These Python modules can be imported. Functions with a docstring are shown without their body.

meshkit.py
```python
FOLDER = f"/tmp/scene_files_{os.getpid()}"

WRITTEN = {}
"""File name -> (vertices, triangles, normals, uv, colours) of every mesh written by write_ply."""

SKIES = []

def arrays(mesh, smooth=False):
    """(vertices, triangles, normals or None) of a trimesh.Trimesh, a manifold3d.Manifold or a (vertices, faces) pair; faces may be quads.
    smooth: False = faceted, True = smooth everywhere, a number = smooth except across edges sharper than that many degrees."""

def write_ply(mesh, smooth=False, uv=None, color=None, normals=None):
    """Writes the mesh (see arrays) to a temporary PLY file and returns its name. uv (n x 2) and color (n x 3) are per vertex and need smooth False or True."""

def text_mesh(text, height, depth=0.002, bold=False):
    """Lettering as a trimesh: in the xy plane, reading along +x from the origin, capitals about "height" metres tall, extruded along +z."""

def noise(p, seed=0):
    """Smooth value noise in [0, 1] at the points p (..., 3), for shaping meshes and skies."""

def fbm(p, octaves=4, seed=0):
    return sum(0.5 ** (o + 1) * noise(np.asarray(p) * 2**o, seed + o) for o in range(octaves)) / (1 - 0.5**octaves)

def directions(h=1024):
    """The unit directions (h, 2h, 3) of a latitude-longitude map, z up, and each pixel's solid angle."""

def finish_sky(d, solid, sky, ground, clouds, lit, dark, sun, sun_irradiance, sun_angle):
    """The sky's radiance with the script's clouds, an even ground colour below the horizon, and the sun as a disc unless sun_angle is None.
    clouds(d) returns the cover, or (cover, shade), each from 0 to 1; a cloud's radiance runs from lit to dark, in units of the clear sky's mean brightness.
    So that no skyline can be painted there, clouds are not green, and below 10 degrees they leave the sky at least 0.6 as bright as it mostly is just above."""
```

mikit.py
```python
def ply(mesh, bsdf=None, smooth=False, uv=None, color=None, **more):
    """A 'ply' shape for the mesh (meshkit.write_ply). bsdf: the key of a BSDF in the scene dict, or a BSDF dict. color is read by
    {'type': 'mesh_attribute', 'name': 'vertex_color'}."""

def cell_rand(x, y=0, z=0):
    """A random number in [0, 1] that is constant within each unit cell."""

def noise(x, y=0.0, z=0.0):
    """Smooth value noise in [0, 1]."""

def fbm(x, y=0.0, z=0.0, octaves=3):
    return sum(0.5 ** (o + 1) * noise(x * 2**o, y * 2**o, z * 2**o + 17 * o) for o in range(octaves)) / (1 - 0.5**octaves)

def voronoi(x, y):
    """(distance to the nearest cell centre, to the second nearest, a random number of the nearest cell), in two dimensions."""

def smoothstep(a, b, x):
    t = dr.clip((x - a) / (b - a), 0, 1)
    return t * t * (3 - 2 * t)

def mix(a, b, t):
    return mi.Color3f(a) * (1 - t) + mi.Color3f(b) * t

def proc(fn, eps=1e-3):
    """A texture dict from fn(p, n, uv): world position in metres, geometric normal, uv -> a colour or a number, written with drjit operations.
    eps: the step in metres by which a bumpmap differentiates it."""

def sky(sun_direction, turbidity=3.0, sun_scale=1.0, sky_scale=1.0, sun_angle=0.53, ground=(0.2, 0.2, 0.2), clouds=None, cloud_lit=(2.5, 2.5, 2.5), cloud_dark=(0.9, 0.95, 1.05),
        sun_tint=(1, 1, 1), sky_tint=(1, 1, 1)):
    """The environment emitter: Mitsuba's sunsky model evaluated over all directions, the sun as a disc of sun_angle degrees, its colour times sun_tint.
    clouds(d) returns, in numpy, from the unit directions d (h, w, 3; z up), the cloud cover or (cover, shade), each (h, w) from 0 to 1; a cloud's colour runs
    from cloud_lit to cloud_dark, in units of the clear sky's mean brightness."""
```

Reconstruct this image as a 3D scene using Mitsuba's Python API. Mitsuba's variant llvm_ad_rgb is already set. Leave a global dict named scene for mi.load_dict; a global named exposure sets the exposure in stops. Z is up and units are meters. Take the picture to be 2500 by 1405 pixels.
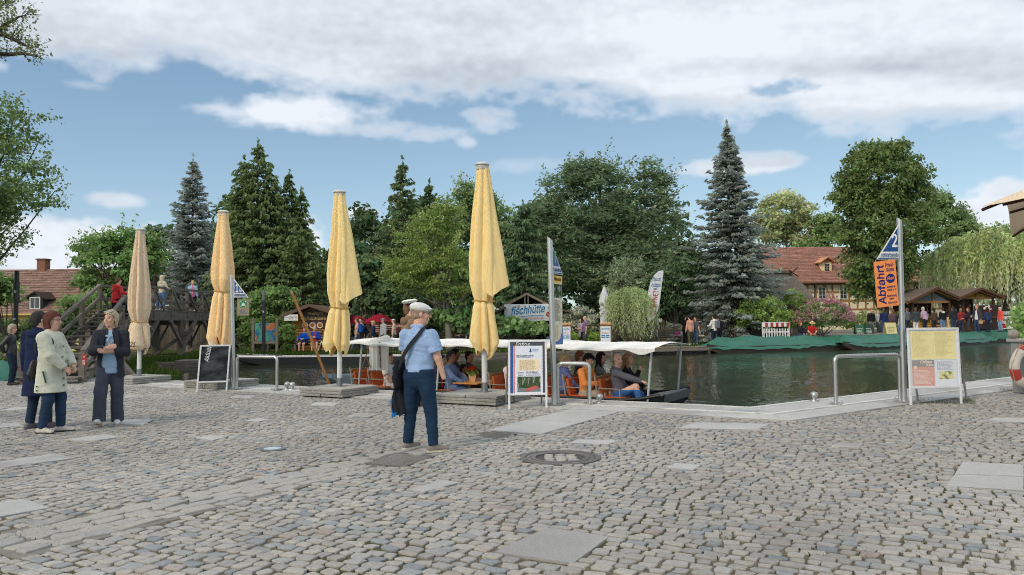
import math, random
import numpy as np
import trimesh, mitsuba as mi, mikit, meshkit
import drjit as dr
from mikit import noise as N3, fbm as F3, smoothstep, mix, voronoi, cell_rand
from shapely.geometry import Polygon, Point, LineString
from shapely import affinity
from shapely.ops import unary_union

T = mi.ScalarTransform4f
# ---------------------------------------------------------------- camera, sky, exposure
FOC, CAM_H = 1860.0, 1.5
PITCH, ROLL = math.atan(82.5 / FOC), 0.010
CAM = np.array([0, 0, CAM_H])
_F = np.array([0, math.cos(PITCH), math.sin(PITCH)])
_U = np.array([0, -math.sin(PITCH), math.cos(PITCH)])
_R = np.array([1.0, 0, 0])
IX = math.cos(ROLL) * _R - math.sin(ROLL) * _U
IU = math.sin(ROLL) * _R + math.cos(ROLL) * _U
scene, labels = {}, {}
scene['camera'] = {'type': 'perspective', 'fov': math.degrees(2 * math.atan(1250 / FOC)), 'fov_axis': 'x',
                   'to_world': T().look_at(origin=CAM.tolist(), target=(CAM + _F).tolist(), up=IU.tolist()),
                   'near_clip': 0.1, 'far_clip': 2000.0}
exposure = 2.0

def cloud_cover(d):
    az = np.degrees(np.arctan2(d[..., 0], d[..., 1]))
    el = np.degrees(np.arcsin(np.clip(d[..., 2], -1, 1)))
    az2 = (az + 180) % 360 - 180
    # cloud plane coordinates: a flat deck seen in perspective
    z = np.maximum(d[..., 2], 0.04)
    q = np.stack([d[..., 0] / z, d[..., 1] / z, z * 0], -1)
    big = meshkit.fbm(q * np.array([1.1, 2.3, 1]) + 3.1, 5, 3)
    fine = meshkit.fbm(np.stack([az2 * 0.35, el * 0.75, az2 * 0], -1) + 50, 5, 7)
    fine2 = meshkit.fbm(np.stack([az2 * 1.3, el * 2.2, az2 * 0], -1) + 20, 4, 17)
    wisp = meshkit.fbm(np.stack([az2 * 0.16, el * 0.6, az2 * 0], -1) + 90, 4, 9)
    edge = np.interp(az2, [-180, -60, -34, -28, -22, -17, -11, -4, 2, 7, 12, 16, 20, 26, 34, 60, 180],
                     [17.5, 16.5, 16.9, 17.2, 17.8, 17.0, 16.5, 16.8, 16.8, 16.2, 14.9, 14.3, 14.0, 12.6, 11.6, 12.0, 17.5])
    deck = (el - edge) / 1.5 + (fine - 0.5) * 2.6 * np.exp(-np.clip(el - edge, 0, 9) / 2.2) + (fine2 - .5) * .7 + 0.15
    cover = np.clip(deck * 0.85 + 0.12, 0, 1)
    def blob(a, e, ra, re, k=1.0, soft=1.0):
        r = ((az2 - a) / ra) ** 2 + ((el - e) / re) ** 2
        v = (1.15 - r) + (fine - 0.5) * 1.9 + (wisp - 0.5) * 1.2 + (fine2 - .5) * .9
        return np.clip(v * soft, 0, 1) * k
    for b in [(-14.5, 14.9, 6.0, 1.35, 1.0, 0.9), (-11.0, 14.2, 8.0, 0.8, .8, .8), (-19, 14.8, 4.5, .45, .7, .8),
              (-1.5, 15.0, 2.6, .95, .8, .9), (-3.4, 13.4, .8, .5, .6, .8), (16.8, 11.0, 5.0, .62, .95, 1.0), (18, 11.5, 2.6, .4, .7, .9),
              (33.0, 6.6, 3.6, 2.0, 1, 1.6), (38, 6.3, 6, 2.8, 1, 1.6), (-29.5, 5.2, 4.2, 1.9, 1, 1.6), (-25.5, 4.9, 3.2, 2.0, 1, 1.6), (-33.0, 5.0, 3.5, 2.2, 1, 1.6),
              (-27.6, 8.3, 1.9, .5, .8, .9), (-15.2, 5.8, 1.9, 1.7, 1, 1.5), (-11.2, 8.1, 1.3, .45, .9, 1.2), (1.5, 11.6, 4, .6, .35, .7), (-29.5, 15.5, 1.6, .3, .3, .8),
              (-44, 6, 7, 3, 1, 1.5), (52, 8, 8, 3, 1, 1.5), (75, 9, 9, 3, 1, 1.4), (-70, 8, 9, 3, 1, 1.4), (120, 9, 12, 4, 1, 1.4), (-120, 10, 14, 4, 1, 1.4), (165, 8, 10, 3, 1, 1.4)]:
        cover = np.maximum(cover, blob(*b))
    hole = np.clip(1.05 + (fine2 - .5) * 2.2 - ((az2 - 19.6) / 2.1) ** 2 - ((el - 16.0) / 0.75) ** 2 + (fine - .5) * 2.4, 0, 1)
    cover = cover * (1 - .85 * hole)
    shade = np.clip(0.16 + (big - 0.45) * 2.9 + (fine2 - .5) * .5 + np.clip((el - 17) / 9, 0, 1) * .42, 0, 1)
    shade = shade * np.clip((cover - 0.3) * 1.6, 0, 1)
    low = np.clip((12 - el) / 3, 0, 1)
    shade = shade * (1 - low) + low * np.clip((fine - .45) * 1.1, 0, .5)
    return cover, shade

scene['daylight'] = mikit.sky((-0.52, -0.62, 0.58), turbidity=3, sun_scale=0.34, sun_tint=(0.92, 0.98, 1.07), sky_scale=1.06, sun_angle=22, clouds=cloud_cover,
                              cloud_lit=(2.36, 2.50, 2.70), cloud_dark=(1.40, 1.57, 1.76), ground=(0.25, 0.25, 0.23), sky_tint=(1.10, 1.03, 0.93))

# ---------------------------------------------------------------- survey helpers (where things stand, measured off the photograph)
def ray(px, py):
    v = _F * FOC + IX * (px - 1250) + IU * (702.5 - py)
    return v / v[1]
def P(px, py, z=0.0):
    v = ray(px, py)
    return CAM + v * ((z - CAM_H) / v[2])
def D(px, py, dist):
    return CAM + ray(px, py) * dist

# ---------------------------------------------------------------- materials (few BSDFs; colour mostly rides on the mesh)
VC = {'type': 'mesh_attribute', 'name': 'vertex_color'}
def two(b): return {'type': 'twosided', 'bsdf': b}
scene['m_matte'] = two({'type': 'principled', 'base_color': VC, 'roughness': 0.85, 'specular': 0.25})
scene['m_satin'] = two({'type': 'principled', 'base_color': VC, 'roughness': 0.42, 'specular': 0.5})
scene['m_gloss'] = two({'type': 'principled', 'base_color': VC, 'roughness': 0.16, 'specular': 0.5})
scene['m_cloth'] = two({'type': 'principled', 'base_color': VC, 'roughness': 0.95, 'specular': 0.15, 'sheen': 0.25})
scene['m_metal'] = two({'type': 'principled', 'base_color': VC, 'roughness': 0.33, 'metallic': 0.9})
scene['m_leaf'] = {'type': 'principledthin', 'base_color': VC, 'roughness': 0.55, 'diff_trans': 1.0, 'spec_trans': 0.0, 'eta': 1.3}
scene['m_canvas'] = {'type': 'principledthin', 'base_color': VC, 'roughness': 0.9, 'diff_trans': 0.3, 'spec_trans': 0.0, 'eta': 1.2}
scene['m_glass'] = {'type': 'principled', 'base_color': {'type': 'rgb', 'value': [.03, .04, .05]}, 'roughness': 0.05, 'specular': 0.6}

# ---------------------------------------------------------------- naming
used = {}
def numbered(k):
    if k not in used:
        used[k] = 0
        return k
    used[k] += 1
    return f'{k}_{used[k]:03d}'
def thing(name, label, cat, group=None, kind=None):
    k = numbered(name)
    labels[k] = {'label': label, 'category': cat}
    if group: labels[k]['group'] = group
    if kind: labels[k]['kind'] = kind
    return k
def struct(name, label=None, kind='structure'):
    k = numbered(name)
    labels[k] = {'kind': kind}
    if label: labels[k]['label'] = label
    return k
def tovf(m):
    if isinstance(m, tuple): 
        v, f = np.asarray(m[0], float), np.asarray(m[1], int)
        if f.shape[1] == 4: f = np.vstack([f[:, [0, 1, 2]], f[:, [0, 2, 3]]])
        return v, f
    if hasattr(m, 'to_mesh'):
        q = m.to_mesh(); return np.array(q.vert_properties[:, :3], float), np.array(q.tri_verts, int)
    return np.array(m.vertices), np.array(m.faces)
def cat(ms):
    vs, fs, n = [], [], 0
    for m in ms:
        v, f = tovf(m)
        vs.append(v); fs.append(f + n); n += len(v)
    return np.vstack(vs), np.vstack(fs)
def put(key, mesh, col, mat='m_matte', smooth=30, amp=0.08, freq=3.0, kind=None, label=None, seed=0):
    """One entry of the scene. col: a linear colour or per-vertex array; amp: how far fine tone noise moves it."""
    v, f = tovf(mesh)
    col = np.asarray(col, float)
    if smooth not in (False, True) and col.ndim == 1:
        v, f, _ = meshkit.arrays((v, f), smooth)
        sm = True
    else:
        sm = bool(smooth)
    c = np.broadcast_to(col, (len(v), 3)).copy() if col.ndim == 1 else col.copy()
    if amp: 
        c *= (1 + amp * 2 * (meshkit.fbm(v * freq, 3, seed) - 0.5))[:, None]
    scene[key] = mikit.ply((v, f), mat, smooth=sm, color=np.clip(c, 0, 1))
    if kind: labels.setdefault(key, {})['kind'] = kind
    if label: labels.setdefault(key, {})['label'] = label
    return key
def part(parent, name, mesh, col, mat='m_matte', **kw):
    return put(numbered(parent + '__' + name), mesh, col, mat, **kw)
def put_proc(key, mesh, mat, smooth=False, uv=None, kind=None):
    v, f = tovf(mesh)
    if smooth not in (False, True) and uv is None:
        v, f, _ = meshkit.arrays((v, f), smooth); smooth = True
    scene[key] = mikit.ply((v, f), mat, smooth=smooth, uv=uv)
    if kind: labels.setdefault(key, {})['kind'] = kind
    return key

# ---------------------------------------------------------------- mesh bits
def rotz(a):
    c, s = math.cos(a), math.sin(a)
    return np.array([[c, -s, 0], [s, c, 0], [0, 0, 1.0]])
def frame(x, y=None, z=None):
    return np.column_stack([x, y, z])
def unit(v):
    v = np.asarray(v, float); return v / (np.linalg.norm(v) + 1e-12)
def xf(m, R=None, t=(0, 0, 0), s=1.0):
    v, f = tovf(m)
    v = v * s
    if R is not None: v = v @ np.asarray(R).T
    return v + np.asarray(t), f
def box(sx, sy, sz, c=(0, 0, 0), R=None, bev=0.0):
    """A box of full sizes; bev chamfers every edge."""
    h = np.array([sx, sy, sz]) / 2
    if bev <= 0:
        m = trimesh.creation.box((sx, sy, sz)); v, f = np.array(m.vertices), np.array(m.faces)
    else:
        b = min(bev, h.min() * .45)
        pts = []
        for s in np.ndindex(2, 2, 2):
            sg = np.array(s) * 2 - 1
            for k in range(3):
                q = sg * (h - b); q[k] = sg[k] * h[k]; pts.append(q)
        m = trimesh.convex.convex_hull(np.array(pts)); v, f = np.array(m.vertices), np.array(m.faces)
    if R is not None: v = v @ np.asarray(R).T
    return v + np.asarray(c), f
def beam(a, b, w, h, up=(0, 0, 1), bev=0.0):
    """A rectangular bar from a to b, w across and h along up."""
    a, b = np.asarray(a, float), np.asarray(b, float)
    y = unit(b - a); x = np.cross(y, up)
    if np.linalg.norm(x) < 1e-6: x = np.cross(y, (1, 0, 0))
    x = unit(x); z = np.cross(x, y)
    return box(w, np.linalg.norm(b - a), h, (a + b) / 2, frame(x, y, z), bev)
def tube(pts, r, sides=8, cap=True):
    p = np.asarray(pts, float); n = len(p)
    r = np.broadcast_to(r, (n,)).astype(float)
    t = np.gradient(p, axis=0); t /= np.linalg.norm(t, axis=1, keepdims=True) + 1e-12
    ref = np.array([0, 0, 1.0]) if abs(t[0, 2]) < .9 else np.array([1.0, 0, 0])
    v = []
    for i in range(n):
        a = ref - t[i] * (ref @ t[i]); a = unit(a); ref = a
        b = np.cross(t[i], a)
        an = np.arange(sides) * 2 * np.pi / sides
        v.append(p[i] + r[i] * (np.cos(an)[:, None] * a + np.sin(an)[:, None] * b))
    v = np.vstack(v)
    i, j = np.meshgrid(np.arange(n - 1), np.arange(sides), indexing='ij')
    q = np.stack([i * sides + j, i * sides + (j + 1) % sides, (i + 1) * sides + (j + 1) % sides, (i + 1) * sides + j], -1).reshape(-1, 4)
    f = np.vstack([q[:, [0, 1, 2]], q[:, [0, 2, 3]]])
    if cap:
        v = np.vstack([v, p[0], p[-1]]); k = len(v) - 2
        j = np.arange(sides)
        f = np.vstack([f, np.stack([j * 0 + k, (j + 1) % sides, j], 1), np.stack([j * 0 + k + 1, (n - 1) * sides + j, (n - 1) * sides + (j + 1) % sides], 1)])
    return v, f
def lathe(prof, sides=24, c=(0, 0, 0)):
    """Revolve (radius, z) pairs round z."""
    prof = np.asarray(prof, float); n = len(prof); an = np.arange(sides) * 2 * np.pi / sides
    v = np.stack([prof[:, None, 0] * np.cos(an), prof[:, None, 0] * np.sin(an), np.broadcast_to(prof[:, None, 1], (n, sides))], -1).reshape(-1, 3)
    i, j = np.meshgrid(np.arange(n - 1), np.arange(sides), indexing='ij')
    q = np.stack([i * sides + j, i * sides + (j + 1) % sides, (i + 1) * sides + (j + 1) % sides, (i + 1) * sides + j], -1).reshape(-1, 4)
    return v + np.asarray(c), np.vstack([q[:, [0, 1, 2]], q[:, [0, 2, 3]]])
def prism(poly, z0, z1):
    """A shapely polygon extruded from z0 to z1."""
    gs = getattr(poly, 'geoms', [poly])
    return cat([xf(trimesh.creation.extrude_polygon(g, z1 - z0, engine='earcut'), None, (0, 0, z0)) for g in gs if g.area > 1e-9])
def ell(r, c=(0, 0, 0), R=None, sub=2):
    m = trimesh.creation.icosphere(subdivisions=sub); v = np.array(m.vertices) * np.asarray(r, float)
    if R is not None: v = v @ np.asarray(R).T
    return v + np.asarray(c), np.array(m.faces)
def grid(nu, nv, fn):
    """A sheet: fn(u, v) -> points for u, v in [0, 1]; (vertices, triangles, u, v)."""
    u, w = np.meshgrid(np.linspace(0, 1, nu), np.linspace(0, 1, nv), indexing='ij')
    v = fn(u, w).reshape(-1, 3)
    i, j = np.meshgrid(np.arange(nu - 1), np.arange(nv - 1), indexing='ij')
    q = np.stack([i * nv + j, (i + 1) * nv + j, (i + 1) * nv + j + 1, i * nv + j + 1], -1).reshape(-1, 4)
    return v, np.vstack([q[:, [0, 1, 2]], q[:, [0, 2, 3]]])
def plate(o, r, u, w, h, th=0.01):
    """A board standing at o (lower left corner of its face), along r and u, thickness behind the face."""
    r, u = unit(r), unit(u); n = np.cross(r, u)
    return box(w, h, th, np.asarray(o) + r * w / 2 + u * h / 2 - n * th / 2, frame(r, u, n), min(th * .3, .004))
_text = {}
def text(s, o, r, u, height=None, width=None, bold=True, italic=0.0, lift=0.003, depth=0.002, center=False):
    """Lettering on a face: baseline starts at o, reading along r, up along u; squeezed to width if given."""
    if (s, bold) not in _text: _text[(s, bold)] = tovf(meshkit.text_mesh(s, 1.0, 0.002, bold))
    v, f = _text[(s, bold)]; v = v.copy()
    v[:, 2] *= depth / .002
    w0 = v[:, 0].max()
    hh = height if height else width / w0
    ww = width if width else w0 * hh
    v[:, 0] += v[:, 1] * italic
    v[:, 0] *= ww / w0; v[:, 1] *= hh
    r, u = unit(r), unit(u); n = np.cross(r, u)
    if center: v[:, 0] -= ww / 2
    return v @ frame(r, u, n).T + np.asarray(o) + n * lift, f
def bars(o, r, u, w, h, lines, seed=0, fill=.45, ragged=.3, lift=.002):
    """Lines of print too small to read: thin strips."""
    rg = random.Random(seed); r, u = unit(r), unit(u); n = np.cross(r, u); out = []
    for i in range(lines):
        y = h * (1 - (i + .5) / lines); L = w * (1 - ragged * rg.random()); x = 0
        while x < L - .02 * w:
            k = min(L - x, w * (.04 + .1 * rg.random()))
            out.append(box(k, h / lines * fill, .0012, np.asarray(o) + r * (x + k / 2) + u * y + n * lift, frame(r, u, n))); x += k + .018 * w
    return cat(out)
def srgb(*c):
    c = np.array(c, float) / 255
    return np.where(c <= .04045, c / 12.92, ((c + .055) / 1.055) ** 2.4)
# ================================================================ SETTING: plaza, quay, water, far bank
WZ = -0.36
QC = np.array([3.97, 12.8]); QT = np.array([-.869, .495]); QN = np.array([.495, .869]); RT = np.array([.815, .579]); RN_ = np.array([-.579, .815])
def quay_pt(s, w, z=0.0):
    """s metres along the left quay from its corner, w metres out over the water."""
    q = QC + QT * s + QN * w
    return np.array([q[0], q[1], z])
def corner(d):
    """The corner of the quay line moved d metres inland."""
    A = np.column_stack([QT, -RT]); b = (QC - RN_ * d) - (QC - QN * d)
    s = np.linalg.solve(A, b)
    return QC - QN * d + QT * s[0]
def legs(d, sl=19.0, sr=26.0):
    c = corner(d)
    return [QC - QN * d + QT * sl, c, QC - RN_ * d + RT * sr]

def cobble_tex(p, n, uv):
    t, h = uv.x, uv.y
    g = F3(p.x * 60, p.y * 60, p.z * 60, 3) - 0.5
    big = F3(p.x * .55, p.y * .55, 0, 3)
    c = mix((.335, .332, .318), (.375, .356, .322), smoothstep(.15, .75, h))
    c = mix(c, (.36, .305, .275), smoothstep(.94, .98, h))
    c = mix(c, (.25, .272, .290), smoothstep(.12, .06, h))
    return c * ((.86 + .26 * t) * (.78 + .44 * big) * (.96 + .42 * g))
scene['m_cobble'] = {'type': 'principled', 'base_color': mikit.proc(cobble_tex), 'roughness': 0.62, 'specular': 0.4}
def joint_tex(p, n, uv):
    a = F3(p.x * 1.1, p.y * 1.1, 5, 3); b = F3(p.x * 45, p.y * 45, 2, 3)
    c = mix((.135, .118, .085), (.22, .195, .145), b)
    c = mix(c, (.075, .085, .03), smoothstep(.52, .66, a) * .8)
    return c * (.6 + .8 * b)
scene['m_joint'] = {'type': 'diffuse', 'reflectance': mikit.proc(joint_tex)}
def slab_tex(p, n, uv):
    g = F3(p.x * 110, p.y * 110, p.z * 110, 2) - .5
    b = F3(p.x * 1.7, p.y * 1.7, p.z * 1.7 + 3, 4)
    w = smoothstep(.55, .72, F3(p.x * .9 + 9, p.y * .9, 1, 4))
    return mix((.355, .355, .345), (.27, .265, .255), w) * ((.84 + .32 * b) * (1.17 + .46 * g))
scene['m_slab'] = {'type': 'principled', 'base_color': mikit.proc(slab_tex), 'roughness': 0.6, 'specular': 0.4}
def concrete_tex(p, n, uv):
    g = F3(p.x * 70, p.y * 70, p.z * 70, 2) - .5
    b = F3(p.x * 2.2, p.y * 2.2, p.z * 2.2, 4)
    return mix((.33, .325, .30), (.24, .235, .21), smoothstep(.45, .68, b)) * (1 + .7 * g)
scene['m_concrete'] = {'type': 'principled', 'base_color': mikit.proc(concrete_tex), 'roughness': 0.8, 'specular': 0.3}
def wood_tex(p, n, uv):
    a = uv.x * 40
    g = F3(uv.y * 38 + a, uv.x * 2.5 + a, 0, 4)
    b = F3(p.x * 1.3, p.y * 1.3, p.z * 1.3, 3)
    return mix((.055, .045, .036), (.155, .135, .115), g) * (.62 + .75 * b)
scene['m_oldwood'] = {'type': 'principled', 'base_color': mikit.proc(lambda p, n, uv: mix((.075, .063, .052), (.24, .212, .185), F3(p.x * 7 + p.z * 31, p.y * 7 + p.z * 31, p.z * 23, 4)) * (.6 + .8 * F3(p.x * 1.2, p.y * 1.2, p.z * 1.2, 3))), 'roughness': 0.85, 'specular': 0.25}

# ---- plaza: dirt in the joints, then the stones
pl = struct('plaza', 'cobbled quayside square with pale slabs let in')
inner = legs(1.36)
base_poly = Polygon([(-34, -6), (-34, 21.0), tuple(inner[0]), tuple(inner[1]), tuple(inner[2]), (40, 27), (40, -6)])
put_proc(numbered('plaza__joint_bed'), prism(base_poly, -.5, -.0115), 'm_joint')
def quad_px(*pp): return Polygon([tuple(P(*q)[:2]) for q in pp])
slab_px = [[(1205, 1350), (1400, 1378), (1490, 1312), (1335, 1290)], [(2310, 1188), (2500, 1200), (2500, 1166), (2330, 1160)], [(2330, 1159), (2500, 1165), (2500, 1136), (2349, 1130)],
           [(-60, 1150), (0, 1144), (185, 1120), (133, 1109), (-60, 1137)], [(-60, 1272), (0, 1264), (122, 1241), (60, 1219), (-60, 1236)], [(160, 1074), (205, 1080), (292, 1069), (255, 1061)],
           [(1000, 1196), (1032, 1204), (1122, 1180), (1082, 1173)], [(1655, 1046), (1850, 1051), (1880, 1036), (1700, 1032)], [(1625, 1143), (1693, 1149), (1712, 1137), (1648, 1132)],
           [(2028, 1092), (2095, 1096), (2110, 1085), (2042, 1082)], [(1388, 1083), (1485, 1086), (1512, 1077), (1408, 1074)], [(2395, 1030), (2560, 1034), (2560, 1022), (2425, 1021)],
           [(478, 1070), (520, 1076), (556, 1068), (515, 1063)], [(290, 1037), (350, 1038), (372, 1026), (305, 1024)], [(600, 1028), (628, 1031), (660, 1025), (632, 1022)], [(0, 1046), (55, 1041), (45, 1033), (0, 1036)],
           [(845, 1018), (900, 1020), (925, 1012), (870, 1010)], [(755, 990), (815, 992), (830, 985), (770, 983)], [(0, 1004), (70, 1000), (110, 994), (30, 996)], [(560, 972), (610, 973), (625, 967), (575, 966)],
           [(175, 1405), (245, 1412), (260, 1400), (210, 1394)], [(300, 972), (345, 973), (360, 966), (310, 965)]]
slabs = [quad_px(*q) for q in slab_px]
path_px = [(1192, 1051), (1322, 1061), (1418, 1033), (1285, 1026)], [(1287, 1025.6), (1420, 1032.6), (1518, 1005), (1395, 1000)]
paths = [quad_px(*q) for q in path_px]
grates = [quad_px((890, 1131), (985, 1140), (1062, 1114), (968, 1105)), quad_px((1145, 1066), (1222, 1072), (1264, 1058), (1190, 1053))]
mh_c = P(1368, 1118); mh_r = .44
lamp_c = P(665, 1097)
b0, b1 = P(-30, 1340)[:2], P(1190, 1062)[:2]
bd = unit(b1 - b0); bn = np.array([-bd[1], bd[0]])
band = Polygon([b0 + bn * .42, b1 + bn * .22, b1 - bn * .22, b0 - bn * .42])
hard = unary_union(slabs + paths + grates + [Point(mh_c[0], mh_c[1]).buffer(mh_r), Point(lamp_c[0], lamp_c[1]).buffer(.15)])
import shapely
def in_view(x, y, m=1.3):
    return (np.abs(x) < .70 * y + m) & (y > 3.7) & (y < 23)

rg = np.random.default_rng(11)
def lay(u_dir, region, row_h, l_lo, l_hi, jit, wave, seed, exclude):
    """Courses of stones along u_dir; returns centres, half sizes, angle."""
    r = np.random.default_rng(seed); v_dir = np.array([-u_dir[1], u_dir[0]])
    out = []
    row = -34.0
    while row < 34:
        h = row_h * r.uniform(.82, 1.18)
        n = int(76 / l_lo); ln = r.uniform(l_lo, l_hi, n); e = np.concatenate([[0], np.cumsum(ln)]) - 38
        uc = (e[:-1] + e[1:]) / 2; k = uc < 38
        uc, l2 = uc[k], ln[k]
        vc = row + h / 2 + r.normal(0, jit * .4, len(uc)) + wave * (meshkit.noise(np.stack([uc * .45, np.full_like(uc, row * .35), uc * 0], -1), seed) - .5)
        uu = uc + wave * .7 * (meshkit.noise(np.stack([uc * .5 + 40, np.full_like(uc, row * .5), uc * 0], -1), seed) - .5)
        xy = uu[:, None] * u_dir + vc[:, None] * v_dir
        m = in_view(xy[:, 0], xy[:, 1])
        if m.any():
            xy, l2 = xy[m], l2[m]
            m = shapely.contains_xy(region, xy[:, 0], xy[:, 1]) & ~shapely.contains_xy(exclude, xy[:, 0], xy[:, 1])
            out.append(np.column_stack([xy[m], l2[m] / 2, np.full(m.sum(), h / 2)]))
        row += h
    return np.vstack(out), math.atan2(u_dir[1], u_dir[0])
OCT = np.array([[1, -.64], [1, .64], [.76, 1], [-.76, 1], [-1, .64], [-1, -.64], [-.76, -1], [.76, -1.0]])
RINGS = [(1.0, -.030), (.992, -.0042), (.945, .0006), (.70, .0020)]
def stones(S, ang, seed, gap=.0105, jit=.12, top=.0):
    r = np.random.default_rng(seed); n = len(S)
    o = np.repeat(OCT[None], n, 0) + r.normal(0, jit, (n, 8, 2))
    o *= r.uniform(.93, 1.04, (n, 1, 1)) * np.stack([S[:, 2] - gap * r.uniform(.35, 1.1, n), S[:, 3] - gap * r.uniform(.35, 1.1, n)], -1)[:, None]
    a = ang + r.normal(0, .09, n); c, s = np.cos(a), np.sin(a)
    xy = np.stack([o[..., 0] * c[:, None] - o[..., 1] * s[:, None], o[..., 0] * s[:, None] + o[..., 1] * c[:, None]], -1)
    h = top + r.normal(0, .0028, n); tilt = r.normal(0, .022, (n, 2))
    V = []
    for sc, z in RINGS:
        q = xy * sc
        V.append(np.concatenate([q + S[:, None, :2], (z + h[:, None] + (q * tilt[:, None]).sum(-1))[..., None]], -1))
    V.append(np.concatenate([S[:, None, :2], (h + .0024)[:, None, None]], -1))
    V = np.concatenate(V, 1)  # n, 33, 3
    k = np.arange(8); f = []
    for i in range(3):
        a0, a1, b0_, b1_ = i * 8 + k, i * 8 + (k + 1) % 8, (i + 1) * 8 + k, (i + 1) * 8 + (k + 1) % 8
        f += [np.stack([a0, a1, b1_], 1), np.stack([a0, b1_, b0_], 1)]
    f.append(np.stack([24 + k, 24 + (k + 1) % 8, k * 0 + 32], 1))
    return V, np.vstack(f), r.uniform(0, 1, (n, 2))
r_H = .104
S1, a1_ = lay(np.array([QT[0], QT[1]]), base_poly.buffer(.02), r_H, .085, .165, .020, .24, 3, unary_union([hard.buffer(-.01), band]))
V1, F1, uv1 = stones(S1, a1_, 5)
S2, a2_ = lay(bd, band, .17, .17, .32, .03, .12, 4, hard.buffer(.02))
V2, F2, uv2 = stones(S2, a2_, 6, gap=.006, jit=.13, top=.0015)
uv2[:, 0] = .45 + .35 * uv2[:, 0]; uv2[:, 1] = .2 + .72 * uv2[:, 1]
far = np.hypot(S1[:, 0], S1[:, 1]); vis = np.abs(S1[:, 0]) < .67 * S1[:, 1]
vis &= S1[:, 1] > 4.55
order = np.argsort(np.where(vis, far, 99 + far)); near, rest = order[:300], order[300:]
for i in near:
    put_proc(numbered('plaza__cobble'), (V1[i], F1), 'm_cobble', smooth=True, uv=np.repeat(uv1[i][None], 33, 0))
def joined(V, F, uv, idx):
    n = len(idx)
    return (V[idx].reshape(-1, 3), (F[None] + (np.arange(n) * 33)[:, None, None]).reshape(-1, 3)), np.repeat(uv[idx], 33, 0)
m, u = joined(V1, F1, uv1, rest)
put_proc(numbered('plaza__cobbles_beyond'), m, 'm_cobble', smooth=True, uv=u, kind='stuff')
for i in np.argsort(np.hypot(S2[:, 0], S2[:, 1]))[:0]: pass
m, u = joined(V2, F2, uv2, np.arange(len(S2)))
put_proc(numbered('plaza__worn_paving_stones'), m, 'm_cobble', smooth=True, uv=u, kind='stuff')
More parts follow.
